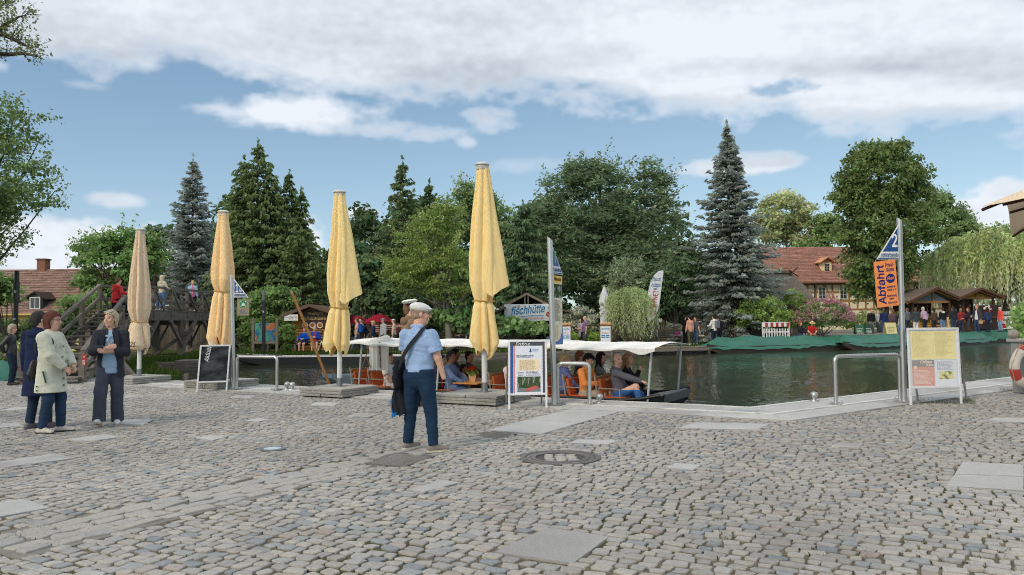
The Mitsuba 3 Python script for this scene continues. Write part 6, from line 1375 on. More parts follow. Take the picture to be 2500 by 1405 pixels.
rider(1428, .52, 'man in an orange sweatshirt and black cap looking at a phone in the punt', 1.74, -4, 'orange cushioned seat under the man in the orange sweatshirt', fat=1.16, pitch=-.35, hair=('short', srgb(40, 34, 32)), cap=('base', srgb(30, 30, 34)), top=('long', srgb(226, 142, 80)), trousers=srgb(196, 180, 160), leg=('long', 1.25), wrists=((-.10, .30, .74), (.12, .32, .74)), elbow_pole=((-1, -.8, -.6), (1, -.8, -.6)), shoe=srgb(90, 80, 70))
ph = thing('mobile_phone', 'mobile phone in the hands of the man in the orange sweatshirt', 'phone'); s_ = s_at(1428, .52); part(ph, 'body', xf(box(.075, .15, .008, (0, .46, .78), rot_ax(0, .5), .003), frame(bn2 * -1 * -1, -bt, Z_) if False else rotz(math.radians(BQ)), bpt(s_, .52, FL)), srgb(180, 180, 185), 'm_gloss')
rider(1462, 1.38, 'woman with long black hair in a grey cardigan behind the man in the orange sweatshirt', 1.68, 18, 'orange cushioned seat under the woman with long black hair', yaw=-.35, pitch=-.1, hair=('long', srgb(38, 28, 28)), top=('long', srgb(112, 114, 112)), trousers=srgb(50, 52, 60))
rider(1376, .56, 'blonde person in a blue hooded sweatshirt seen from behind, right of the information post', 1.68, 30, 'orange cushioned seat under the blonde person in blue', hair=('bob', srgb(186, 158, 120)), top=('long', srgb(96, 108, 160)), hood=srgb(104, 118, 172), fat=1.15, trousers=srgb(60, 66, 90))
rider(1412, 1.42, 'red haired person half hidden by the canopy post, far side of the punt', 1.74, 25, None, hair=('short', srgb(140, 92, 76)), top=('long', srgb(74, 76, 84)), trousers=srgb(60, 60, 66))
rider(1246, .50, 'person in a pale pink shirt half hidden behind the information stand', 1.80, 0, 'orange cushioned seat left of the information stand', hair=('short', srgb(90, 70, 60)), top=('long', srgb(222, 196, 204)), trousers=srgb(70, 70, 80), fat=1.15)
rider(1098, .50, 'man with grey hair in a long blue grey kurta sitting at the punt table', 1.72, 10, 'orange cushioned seat under the man in the blue kurta', yaw=-.2, skin=SKIN2, hair=('short', srgb(52, 52, 54)), top=('long', srgb(92, 112, 146)), trousers=srgb(96, 112, 146), fat=1.12, wrists=((-.12, .36, .66), (.20, .40, .66)))
rider(1143, 1.45, 'dark haired woman in a brown jacket on the far side of the punt table', 1.66, 14, 'orange cushioned seat behind the punt table', yaw=-.35, skin=srgb(184, 134, 108), hair=('bun', srgb(30, 24, 24)), top=('long', srgb(62, 52, 50)), trousers=srgb(50, 46, 48))
rider(1128, 1.0, 'boy in a white top between the kurta man and the woman in brown', 1.30, 20, None, skin=SKIN2, hair=('short', srgb(26, 24, 26)), top=('short', srgb(206, 190, 196)), trousers=srgb(60, 60, 70), wrists=((-.05, .30, .78), (.05, .30, .78)))
rider(1164, 1.30, 'little girl with black hair and a pink top behind the flower pot', 1.12, -40, None, skin=SKIN2, hair=('curly', srgb(26, 22, 24)), top=('short', srgb(222, 168, 176)), trousers=srgb(90, 80, 90), yaw=-.4)
rider(1108, 1.55, 'person with black hair behind the man in the kurta', 1.72, 20, None, skin=SKIN2, hair=('bob', srgb(28, 24, 24)), top=('long', srgb(44, 42, 46)), trousers=srgb(40, 40, 46))
rider(1062, .95, 'person in a dark blue jacket mostly hidden behind the man in the flat cap', 1.60, 10, 'orange cushioned seat beside the red and black backpack', hair=('short', srgb(60, 66, 90)), top=('long', srgb(66, 80, 112)), trousers=srgb(50, 56, 70), lean=.25)
rider(948, .7, 'person in a white shirt at the stern seat, mostly hidden by the shoulder bag', 1.62, 0, 'orange cushioned seat right of the empty stern bench', hair=('short', srgb(90, 70, 60)), top=('short', srgb(226, 224, 222)), trousers=srgb(210, 206, 200))
seat_at(s_at(908, .75), .95, 1.15, 'wide empty bench with orange cushions at the stern of the punt')
bk = thing('backpack', 'black backpack with red piping standing on the seat behind the man in the kurta', 'backpack'); q = bpt(s_at(1072, .35), .35, FL)
part(bk, 'body', Blob(.05).bone(q + [0, 0, .56], q + [0, 0, .86], .14, .10, (bt, 1.4)).build(.015, .006), srgb(40, 40, 46), 'm_cloth', smooth=True); part(bk, 'piping', tube([q - bt * .10 + bn2 * -.05 + [0, 0, z] for z in (.50, .62, .76, .88)], .009, 6), srgb(190, 40, 48), smooth=True)
tbk = thing('punt_table', 'small varnished wooden table in the punt with a flower pot on it', 'table'); sT = s_at(1152, .55)
part(tbk, 'tabletop', box(.62, .95, .03, bpt(sT, .72, FL + .62), frame(bt, bn2, Z_), .008), srgb(184, 126, 72), 'm_satin'); part(tbk, 'leg', box(.08, .6, .60, bpt(sT, .72, FL + .31), frame(bt, bn2, Z_)), srgb(150, 105, 64))
tb3 = thing('punt_table', 'second wooden table in the punt, left of the information stand', 'table'); sT2 = s_at(1206, .6)
part(tb3, 'tabletop', box(.40, .95, .03, bpt(sT2 - .0, .95, FL + .60), frame(bt, bn2, Z_), .008), srgb(150, 112, 76), 'm_satin'); part(tb3, 'leg', box(.08, .6, .58, bpt(sT2, .95, FL + .3), frame(bt, bn2, Z_)), srgb(130, 95, 60))
fp = thing('flower_pot', 'square wooden flower pot with bright red blossoms on the punt table', 'flower pot'); q = bpt(sT + .05, .62, FL + .635)
part(fp, 'pot', (lambda v: (np.array(v), np.array(trimesh.convex.convex_hull(np.array(v)).faces)))( [q + np.array([x * a, y * a, z]) for z, a in ((0, .055), (.17, .085)) for x, y in ((-1, -1), (1, -1), (1, 1), (-1, 1))]), srgb(206, 168, 124), smooth=False)
r = np.random.default_rng(4); n = 130; g_ = sph(r, n) * np.array([.12, .12, .08]) + q + [0, 0, .20]
part(fp, 'leaves', leaf_cards(g_, sph(r, n), sph(r, n), .06, .05), np.repeat(tones(r, n, (.05, .09, .02)), 4, 0), 'm_leaf', smooth=False, amp=0)
n = 240; g_ = sph(r, n); g_[:, 2] = np.abs(g_[:, 2]); g_ = g_ * np.array([.105, .105, .10]) * r.uniform(.5, 1, (n, 1)) + q + [0, 0, .24]
part(fp, 'blossoms', leaf_cards(g_, sph(r, n), sph(r, n) + np.array([0, -.5, .8]), .035, .035), np.repeat(np.array([.72, .07, .035]) * r.uniform(.6, 1.2, (n, 1)), 4, 0), 'm_leaf', smooth=False, amp=0)
# ---- black punt at the far bank, little grey boat, punt pole
bp2 = thing('black_punt', 'empty black punt with a pale gunwale moored at the far bank by the kiosk', 'boat')
a2, b2 = P(572, 893, WZ), P(1010, 889, WZ); u2 = unit(b2 - a2); n2 = np.array([-u2[1], u2[0], 0]); L2 = np.linalg.norm(b2 - a2)
hull(bp2, lambda s, w, z: a2 * [1, 1, 0] + u2 * s + n2 * w + np.array([0, 0, z]), 0, L2, 1.3, BK, zt=-.02, zb=-.46, bow=2.2, rise=.10)
part(bp2, 'gunwale', cat([tube([a2 * [1, 1, 0] + u2 * s + n2 * w + [0, 0, .0 + .10 * max(0, 1 - s / 2.2) ** 1.5] for s in np.linspace(.1, L2 - .1, 16)], .03, 6) for w in (.03, 1.27)]), srgb(205, 205, 202), 'm_satin', smooth=True)
gb = thing('rowing_boat', 'small grey blue flat boat between the leaning pole and the tour punt', 'boat')
a3 = P(818, 934, WZ + .1); u3 = unit(np.array([.75, .66, 0])); n3 = np.array([-u3[1], u3[0], 0])
hull(gb, lambda s, w, z: a3 * [1, 1, 0] + u3 * s + n3 * w + np.array([0, 0, z]), 0, 3.2, 1.0, srgb(120, 134, 142), zt=-.10, zb=-.42, bow=.6, rise=.08)
part(gb, 'thwart', cat([box(.25, .9, .03, a3 * [1, 1, 0] + u3 * s + n3 * .5 + [0, 0, -.17], frame(u3, n3, Z_)) for s in (.8, 1.9)]), srgb(150, 158, 162))
pp_ = thing('punt_pole', 'long brown wooden punt pole standing slanted in the water', 'pole')
part(pp_, 'shaft', tube([D(713, 716, 19.6), D(760, 828, 19.6), D(806, 944, 19.6)], .036, 8), srgb(160, 116, 72), smooth=True, amp=.25); part(pp_, 'tip', tube([D(711, 711, 19.6), D(713.5, 718, 19.6)], .03, 8), srgb(190, 165, 130), smooth=True)
# ---- boats under green tarpaulins
def tarped(label, a, b, w=1.5, seed=0, top=.50, peaks=4, strap=True):
    k = thing('tarped_punt', label, 'boat', 'punts under green tarpaulins'); a, b = np.array([*a, 0.]), np.array([*b, 0.]); L = np.linalg.norm(b - a); u_ = (b - a) / L; n_ = np.array([u_[1], -u_[0], 0]); r = np.random.default_rng(seed)
    hull(k, lambda s, w_, z: a + u_ * s + n_ * (w_ - w / 2) + np.array([0, 0, z]), 0, L, w, srgb(70, 62, 54), zt=.0, zb=-.5, bow=1.4, stern=1.2, rise=.16)
    pk = np.linspace(.10, .92, peaks) + r.normal(0, .02, peaks); hk = top * r.uniform(.85, 1.1, peaks)
    def f(u, v):
        s = u * L; x = v * 2 - 1
        rid = np.interp(u, np.concatenate([[0, .03], pk, [1]]), np.concatenate([[.12, .20], hk, [.15]])); dp = np.min(np.abs(u[..., None] - pk), -1) * L
        rid = rid - .10 * np.clip(dp / (L / peaks / 2), 0, 1) ** .8
        edge = -.03 + .16 * (meshkit.noise(np.stack([s * .8, x * 0 + seed, s * 0], -1), seed) - .5) + .12 * (1 - np.clip(u / .08, 0, 1))
        ax = np.abs(x); z = np.where(ax < .78, rid - (rid - .10) * (ax / .78) ** 1.35, .10 - (.10 - edge + .12) * (ax - .78) / .22)
        yy = x * (w / 2 + .10) * (.55 + .45 * np.clip(u / .10, 0, 1) ** .5) ; z = z + .10 * (np.abs(meshkit.noise(np.stack([s * 1.7 + ax * 1.2, ax * 2.0, s * 0], -1), seed + 3) - .5) * 2 - .5) * np.clip(ax * 2, 0, 1)
        q = a + u_ * s[..., None] + n_ * yy[..., None] + np.stack([z * 0, z * 0, z], -1)
        return q + (meshkit.fbm(q * np.array([2.2, 2.2, 5]), 3, seed) - .5)[..., None] * np.array([.02, .05, .05])
    part(k, 'tarpaulin', grid(130, 34, f), srgb(50, 110, 92), 'm_satin', smooth=True, amp=.12, freq=2)
    if strap:
        for t_ in (.3, .62): 
            vv = np.linspace(.0, .62, 14); pts = f(np.full((1, 14), t_), vv[None])[0] + [0, 0, .012]; part(k, 'strap', tube(pts, .014, 4), srgb(60, 110, 170))
    return k
def shp(px, y, off=0): q = P(px, y, WZ); return q[:2] + np.array([0, off])
tarped('long punt under a green tarpaulin with blue straps, its bow beside the landing stage', shp(1712, 863), shp(2068, 852.5), seed=1, top=.56, peaks=5)
tarped('punt under a green tarpaulin in front of the cream price board', shp(2040, 855), shp(2272, 846), seed=5, top=.60, peaks=3, strap=False)
tarped('punt under a green tarpaulin partly behind the framed price list', shp(2228, 849, .8), shp(2420, 840, .8), seed=8, top=.55, peaks=3, strap=False)
tarped('last punt under a green tarpaulin at the right edge', shp(2338, 841, 1.2), shp(2530, 834, 1.2), seed=11, top=.62, peaks=3, strap=False)
# ================================================================ PARASOLS, SIGNS, RAILS AND SMALL THINGS ON THE QUAY
qd = np.array([*QT, 0]); qn = np.array([*QN, 0]); RQ = frame(-qd, qn, Z_)
def big_parasol(label, px, dist, top_py, tie_py, low_py, col, seed, base_w, flap=True, lean=0.0, tone=1.0, base_px=None):
    k = thing('closed_parasol', label, 'parasol', 'closed parasols along the quay'); c = G_(px, dist, 0.0); r = np.random.default_rng(seed)
    zt, zi, zl = zat(top_py, px, dist), zat(tie_py, px, dist), zat(low_py, px, dist)
    ph = r.uniform(0, 6.28, 6); npl = 8
    def shape(rad, amp, a, t, sk):
        w = (.5 - .5 * np.cos(sk * npl)) ** .7
        return rad * (1 - amp + amp * w + .10 * np.sin(a * 2 + ph[2]) * t)
    def upper(u, v):
        a = u * 2 * np.pi; z = zt - (zt - zi) * v
        for _ in range(30): a = .5 * a + .5 * (u * 2 * np.pi - .25 * np.sin(a * 2 + ph[0]) - .22 * np.sin(a + ph[1] + v * 1.0))
        rad = np.interp(v, [0, .1, .35, .7, .86, .95, 1.0], [.118, .135, .205, .285, .285, .225, .18]); amp = np.interp(v, [0, .08, .6, 1], [.08, .28, .40, .28])
        rr = shape(rad, amp, a, v, u * 2 * np.pi); return np.stack([c[0] + lean * (zt - z) + rr * np.cos(a), c[1] + rr * np.sin(a), z + .0 * a], -1)
    def lower(u, v):
        a = u * 2 * np.pi; rag = .17 * np.sin(a * 2 + ph[3]) + .13 * np.sin(a * 5 + ph[4])
        z = zi - (zi - zl) * v * (1 + rag * .55 * v); rad = np.interp(v, [0, .12, .5, .85, 1.0], [.18, .225, .275, .30, .24]); amp = np.interp(v, [0, .3, 1], [.22, .42, .50])
        for _ in range(30): a = .5 * a + .5 * (u * 2 * np.pi - .3 * np.sin(a * 2 + ph[5]) - .35 * v * np.sin(a + ph[2]))
        sk = u * 2 * np.pi; w = np.abs(np.sin(sk * 3.0)) ** .8
        rr = rad * (1 - amp + amp * w) * (1 + .22 * np.sin(a + ph[0]) * v); return np.stack([c[0] + lean * (zt - z) + rr * np.cos(a), c[1] + rr * np.sin(a), z], -1)
    cv = [grid(8 * 26 + 1, 90, upper), grid(6 * 28 + 1, 60, lower)]
    if flap:   # one panel has slipped out above the tie and hangs over it
        def fl(u, v):
            a = -1.15 + 1.55 * u + .15 * v; z = zt - .06 - (zt - zi - .06) * v * (.80 + .16 * (1 - u))
            bow = np.sin(u * np.pi) ** .8; rad = np.interp(v, [0, .3, .7, 1], [.128, .225, .36, .46]); rr = rad * (.70 + .34 * bow) * (1 + .07 * np.sin(u * 13 + ph[1]) * v)
            return np.stack([c[0] + lean * (zt - z) + rr * np.cos(a), c[1] + rr * np.sin(a) * .9, z], -1)
        def fl2(u, v):
            a = -1.35 + .75 * u; z = zt - .06 - (zt - zi - .06) * v * (.93 + .04 * np.sin(u * 3)); rad = np.interp(v, [0, .3, .7, 1], [.125, .215, .31, .315]); rr = rad * (.78 + .26 * np.sin(u * np.pi)); return np.stack([c[0] + lean * (zt - z) + rr * np.cos(a), c[1] + rr * np.sin(a), z], -1)
        cv += [grid(30, 50, fl), grid(20, 50, fl2)]
    cv = [(m[0] + (meshkit.fbm(m[0] * np.array([2.4, 2.4, .9]), 2, seed) - .5)[:, None] * np.array([.05, .05, .01]), m[1]) for m in cv]
    part(k, 'canopy', cat(cv), col, 'm_cloth', smooth=True, amp=.025, freq=1.2)
    part(k, 'tie_cord', tube([(c[0] + lean * (zt - zi) + .205 * math.cos(a) , c[1] + .205 * math.sin(a), zi + .015 * math.sin(a * 2)) for a in np.linspace(0, 2 * math.pi, 25)], .013, 6), srgb(190, 160, 95), smooth=True)
    part(k, 'top_cap', lathe([(0, .05), (.09, .045), (.138, .015), (.14, 0), (.10, -.02), (.0, -.02)], 24, (c[0], c[1], zt + .02)), (.62, .62, .6), 'm_satin', smooth=40)
    part(k, 'cap_ring', lathe([(.105, -.09), (.118, -.09), (.118, -.02), (.105, -.02)], 20, (c[0], c[1], zt + .02)), (.5, .49, .45), 'm_satin', smooth=40)
    zb = .195
    part(k, 'pole', tube([(c[0] + lean * (zt - zb), c[1], zb), (c[0], c[1], zt)], .052, 16), (.68, .68, .67), 'm_satin', smooth=True); part(k, 'pole_sleeve', tube([(c[0] + lean * (zt - zb), c[1], zb), (c[0] + lean * (zt - zb), c[1], zb + .17)], .062, 16), (.32, .33, .34), 'm_metal', smooth=40)
    bk = thing('parasol_base', f'stack of grey concrete slabs under the {label.split(",")[0]}', 'parasol base', 'concrete slab stacks under the parasols')
    cb = c if base_px is None else G_(base_px, dist, 0)
    for lay_ in range(3):
        for ix in (-.5, .5):
            for iy in (-.5, .5):
                o = cb + RQ @ np.array([ix * base_w / 2, iy * base_w / 2, .028 + .03 + .055 * lay_]) + [0, 0, -.005]
                put_proc(numbered(bk + '__slab'), box(base_w / 2 - .008, base_w / 2 - .008, .050, o + r.normal(0, .006, 3) * [1, 1, 0], RQ @ rotz(r.normal(0, .006)), .007), 'm_concrete')
    part(bk, 'foot_plate', box(.24, .24, .02, cb * [1, 1, 0] + [0, 0, .195], RQ, .004), (.35, .36, .36), 'm_metal')
    return k, c, zt, zi, zl
YEL = srgb(244, 212, 132)
big_parasol('tallest yellow closed parasol, right of the man in the flat cap', 1180, 14.3, 406, 736, 858, srgb(242, 215, 152), 3, 1.30, lean=.004)
big_parasol('yellow closed parasol in the middle, left of the man in the flat cap', 829, 15.9, 473, 752, 855, srgb(242, 216, 154), 17, 1.15)
big_parasol('peach yellow closed parasol behind the chalkboard, nearest the 1b post', 543, 18.2, 521, 712, 843, srgb(244, 210, 158), 5, 1.20, flap=False)
k, c, zt, zi, zl = big_parasol('faded beige closed parasol beside the bridge, number 21 on its hem', 341, 19.8, 564, 786, 855, srgb(226, 203, 174), 7, 1.10, flap=False)
part(k, 'number', text('21', D(316, 847, 19.45), X_, Z_, .12, .15, italic=.2, lift=.0), srgb(70, 66, 66), amp=0)
# ---- stainless rails, sign posts, bollards
ST = np.array([.60, .60, .59])
def rail(label, pa, pb, hgt, r_=.034):
    k = thing('hand_rail', label, 'handrail', 'stainless steel boarding rails'); a, b = np.array(pa), np.array(pb); d = unit((b - a) * [1, 1, 0]); R_ = .09; pts = [a]
    for t in np.linspace(0, np.pi / 2, 6): pts.append(a + d * R_ * (1 - math.cos(t)) + [0, 0, hgt - R_ + R_ * math.sin(t)])
    for t in np.linspace(0, np.pi / 2, 6): pts.append(b - d * R_ * (1 - math.sin(t)) + [0, 0, hgt - R_ + R_ * math.cos(t)])
    pts.append(b); part(k, 'tube', tube(pts, r_, 14), ST, 'm_metal', smooth=True, amp=.05)
    for q in (a, b): part(k, 'foot_plate', cat([box(.2, .2, .012, q + [0, 0, .024], RQ, .003)] + [lathe([(0, .02), (.009, .02), (.011, 0)], 8, q + RQ @ np.array([x, y, .03])) for x in (-.08, .08) for y in (-.08, .08)]), ST * .8, 'm_metal', smooth=30)
rail('stainless steel boarding rail right of the 1b departure post', P(578, 951, .02), P(676, 953, .02), .74)
rail('stainless steel boarding rail beside the tall information post', P(1362, 987, .02), P(1440, 988, .02), .72)
rail('stainless steel boarding rail left of the departure post number 2', P(2041, 988, .02), P(2198, 979, .02), .82)
def post(k, q, top, r_=.052):
    q, top = np.array(q), np.array(top); n = 14; an = np.arange(n) * 2 * np.pi / n
    v, f = tube([q, q + (top - q) * .97, top], [r_, r_, r_], 16); cutv = v.copy(); m = v[:, 2] > top[2] - .01; cutv[m, 2] += (cutv[m, 0] - top[0]) * -.8
    part(k, 'post', (cutv, f), ST, 'm_metal', smooth=35, amp=.05); part(k, 'foot_plate', box(.30, .30, .015, q * [1, 1, 0] + [0, 0, .03], RQ, .004), ST * .8, 'm_metal')
BLU, BAND = srgb(30, 76, 138), srgb(196, 204, 212)
def pennant(k, q, r_, w, h, band, flip, txt, big, bigcol, bw, bh, bcol=BAND, bx=None, by=.30):
    """A right angled pennant standing on the post: q lower inner corner, r_ away from the post."""
    r_ = unit(r_); n_ = np.cross(r_, Z_); rr = r_ if n_[1] < 0 else -r_; sg = 1 if n_[1] < 0 else -1
    def tri(pts, lift, th): 
        pg = Polygon(pts); m = xf(trimesh.creation.extrude_polygon(pg, th, engine='earcut')); nn = np.cross(rr, Z_); return m[0] @ frame(rr * sg if False else r_, Z_, nn).T + q + nn * lift, m[1]
    nn = np.cross(rr, Z_)
    part(k, 'plate', tri([(0, 0), (w, 0), (0, h)], 0, .012), srgb(225, 228, 230), 'm_satin', smooth=False); part(k, 'blue_field', tri([(.012, band + .02), (w * (1 - (band + .02) / h) - .022, band + .02), (.012, h - .045)], .013, .002), BLU, 'm_satin', smooth=False, amp=.04)
    part(k, 'band', tri([(.012, .035), (w - .05, .035), (w * (1 - band / h) - .02, band), (.012, band)], .0135, .002), bcol, 'm_satin', smooth=False); part(k, 'base_line', tri([(.012, .008), (w - .015, .008), (w - .045, .026), (.012, .026)], .0135, .002), BLU, smooth=False)
    o = q + nn * .017; tl = o + (rr * .02 if sg > 0 else r_ * (w * .80)) + Z_ * .045
    part(k, 'lettering', text(txt, tl, rr, Z_, band * .55, bw, lift=.0), srgb(90, 112, 140), amp=0)
    bo = o + r_ * (bx if bx is not None else w * .12) + Z_ * by
    if big == '1b': part(k, 'number', cat([text('1', bo, rr, Z_, bh, bh * .42), text('B', bo + r_ * bh * .5, rr, Z_, bh * .42, bh * .3)]), bigcol, amp=0); return
    part(k, 'number', text(big, bo if sg > 0 else bo + r_ * bh * .42, rr, Z_, bh, bh * .5 * len(big), lift=.0), bigcol, amp=0)
# post 2
k = thing('departure_post', 'tall steel post with a blue pennant number 2 on the right hand quay', 'sign post')
q = P(2208, 981, .02); top = D(2195, 537, q[1]); post(k, q, top, .047)
ax = lambda py: q + (top - q) * ((zat(py, 2200, q[1]) - q[2]) / (top[2] - q[2]))
pn = ax(634) + [-.055, -.06, 0]
pennant(k, pn, -X_, .40, .60, .115, True, 'Abfahrtsstelle', '2', srgb(235, 236, 238), .31, .22, bx=.045, by=.22)
ob = thing('departure_board', 'orange board hanging under the pennant number 2, blue lettering', 'sign')
o = D(2142.5, 752, q[1] - .06); r_ = unit(D(2195, 745.5, q[1] - .06) - o); u_ = unit(D(2133, 640, q[1] - .06) - o); W = np.linalg.norm(D(2195, 745.5, q[1] - .06) - o); Hh = np.linalg.norm(D(2133, 640, q[1] - .06) - o); nb = np.cross(r_, u_)
pv_ = np.array([o, o + r_ * W, o + r_ * W + u_ * Hh, o + u_ * Hh]); part(ob, 'panel', (np.vstack([pv_, pv_ - nb * .01]), np.array([[0, 1, 2], [0, 2, 3], [4, 6, 5], [4, 7, 6], [0, 4, 5], [0, 5, 1], [1, 5, 6], [1, 6, 2], [2, 6, 7], [2, 7, 3], [3, 7, 4], [3, 4, 0]])), srgb(244, 150, 84), 'm_satin', smooth=False, amp=.03)
INK = srgb(34, 48, 110)
def bt_(s, x, y, h_, w_, **kw): return text(s, o + r_ * W * x + u_ * Hh * y, r_, u_, h_, w_, lift=.002, **kw)
part(ob, 'lettering', cat([text('Abfahrt', o + r_ * W * .42 + u_ * Hh * .05, u_, -r_, .125, Hh * .86, italic=.08, lift=.002), bt_('Privat-', .50, .86, .062, W * .44), bt_('Gäste', .53, .755, .062, W * .38), bt_('Abfahrts-', .50, .40, .036, W * .43), bt_('stelle 1-2', .50, .335, .036, W * .43), bt_('Bezahlung', .48, .205, .036, W * .45), bt_('beim', .58, .14, .036, W * .22), bt_('Fährmann', .50, .055, .036, W * .42)]), srgb(110, 60, 110) if False else INK, amp=0)
part(ob, 'round_spot', xf(lathe([(0, .004), (.5, .004), (.5, 0)], 28)[0] * np.array([W * .44, Hh * .205, 1]) @ frame(r_, u_, nb).T + o + r_ * W * .71 + u_ * Hh * .61 - 0 * nb if False else ((lambda m: (m[0] * np.array([W * .42, Hh * .20, .5]) @ frame(r_, u_, nb).T + o + r_ * W * .71 + u_ * Hh * .60, m[1]))(lathe([(0, .004), (.5, .004), (.5, 0)], 28)))), INK, amp=0)
part(ob, 'spot_lettering', bt_('Hier!', .54, .575, .052, W * .34), srgb(244, 150, 84), amp=0); scene[ob + '__spot_lettering']; 
part(ob, 'hanging_ring', cat([tube([o + u_ * Hh * .99 + r_ * W * x, o + u_ * (Hh + .035) + r_ * W * x], .005, 5) for x in (.08, .85)]), ST, 'm_metal')
# information post
k = thing('information_post', 'tall steel post with a blue i pennant and a long narrow timetable board', 'sign post')
q = P(1354, 989, .02); top = D(1342, 583, q[1]); post(k, q, top, .05)
rv_ = unit(np.array([.46, .89, 0])); pn = q + (top - q) * ((zat(668, 1345, q[1]) - q[2]) / (top[2] - q[2])) + rv_ * .055
pennant(k, pn, rv_, .46, .50, .12, False, 'Kahnfahrten', 'i', srgb(120, 190, 130), .36, .20, bx=.05, by=.20)
tbd = thing('timetable_board', 'long narrow board with a yellow head and small print on the information post', 'sign')
w_, h_ = .44, zat(671, 1350, q[1]) - zat(842, 1350, q[1]); o = pn + [0, 0, -h_ - .03] + rv_ * .0
part(tbd, 'panel', plate(o, rv_, Z_, w_, h_, .02), srgb(216, 208, 180), 'm_satin', amp=.05); nn = np.cross(rv_, Z_)
part(tbd, 'head', plate(o + nn * .003 + Z_ * (h_ - .13), rv_, Z_, w_, .13, .003), srgb(226, 182, 62), 'm_satin'); part(tbd, 'head_lettering', text('Willkommen', o + nn * .004 + rv_ * .08 + Z_ * (h_ - .09), rv_, Z_, .06, .30), srgb(120, 90, 40), amp=0)
scene['m_photo'] = {'type': 'diffuse', 'reflectance': mikit.proc(lambda p, n, uv: mix(mix((.03, .045, .025), (.10, .16, .07), F3(p.x * 22, p.z * 22, p.y * 22, 3)), (.30, .32, .30), smoothstep(.60, .68, F3(p.x * 30 + 3, p.z * 12, 7, 3))))}
put_proc(tbd + '__photo', plate(o + nn * .003 + Z_ * (h_ - .40) + rv_ * .02, rv_, Z_, w_ - .04, .25, .003), 'm_photo')
part(tbd, 'print', bars(o + nn * .003 + rv_ * .04 + Z_ * .42, rv_, Z_, w_ - .08, h_ - .86, 34, 3, .35, .5), srgb(120, 112, 96), amp=0)
m = trimesh.creation.extrude_polygon(Polygon([(0, 0), (w_, 0), (w_, .36), (w_ * .93, .22), (w_ * .75, .11), (w_ * .5, .06), (0, .05)]), .003, engine='earcut'); part(tbd, 'blue_corner', (np.array(m.vertices) @ frame(rv_, Z_, nn).T + o + nn * .001, np.array(m.faces)), srgb(42, 96, 166), 'm_satin', smooth=False)
part(tbd, 'yellow_mark', cat([beam(o + nn * .003 + rv_ * .14 + Z_ * .09, o + nn * .003 + rv_ * .14 + Z_ * .34, .02, .002, up=nn), beam(o + nn * .003 + rv_ * .20 + Z_ * .09, o + nn * .003 + rv_ * .20 + Z_ * .36, .02, .002, up=nn)]), srgb(220, 190, 90), amp=0)
# post 1b
k = thing('departure_post', 'steel post with a blue pennant numbered 1b beside the chalkboard', 'sign post')
q = P(571, 951, .02); top = D(565.5, 674, q[1]); post(k, q, top, .045); pn = q + (top - q) * ((zat(728, 567, q[1]) - q[2]) / (top[2] - q[2])) + [.05, -.02, 0]
pennant(k, pn, X_, .34, .44, .09, False, 'Abfahrtsstelle', '1b', srgb(225, 228, 232), .25, .19, bx=.03, by=.13, bcol=srgb(150, 156, 160))
ab = thing('assembly_point_sign', 'square brown grey sign with a green assembly point symbol hanging under the 1b pennant', 'sign')
o = pn + [.075, 0, -.405]; part(ab, 'panel', plate(o, X_, Z_, .275, .37, .012), srgb(150, 138, 112), 'm_satin'); part(ab, 'green_square', plate(o + [.065, -.003, .19], X_, Z_, .15, .155, .003), srgb(36, 128, 88), 'm_satin')
part(ab, 'symbol', cat([xf(lathe([(0, .002), (r0, .002), (r0, 0)], 12), frame(X_, Z_, -Y_), o + [.14 + x, -.0035, .265 + y]) for x, y, r0 in ((0, .01, .016), (-.022, .0, .013), (.022, 0, .013), (0, -.02, .022), (-.026, -.024, .014), (.026, -.024, .014))] + [beam(o + [.14 + sx * .065, -.004, .267 + sy * .065], o + [.14 + sx * .040, -.004, .267 + sy * .040], .002, .014, up=X_) for sx in (-1, 1) for sy in (-1, 1)]), srgb(225, 230, 225), amp=0); part(ab, 'print', bars(o + [.05, -.002, .03], X_, Z_, .19, .10, 2, 6, .5), srgb(120, 110, 150), amp=0)
def bollard(label, px, py, hgt=.13):
    k = thing('mooring_bollard', label, 'bollard', 'steel mooring bollards'); q = P(px, py, .028)
    part(k, 'knob', lathe([(.035, 0), (.035, .05), (.06, .075), (.068, .105), (.058, .14), (.03, .16), (0, .163)], 20, q), ST, 'm_metal', smooth=True, amp=.04); part(k, 'foot_plate', lathe([(0, .012), (.085, .012), (.09, 0)], 20, q), ST * .75, 'm_metal', smooth=30)
bollard('left one of the twin steel mooring bollards right of the 1b rail', 701, 950); bollard('right one of the twin steel mooring bollards right of the 1b rail', 713.5, 951)
bollard('round steel mooring bollard in front of the orange sweatshirt passenger', 1464, 983); bollard('round steel mooring bollard left of the right hand boarding rail', 1988, 979)
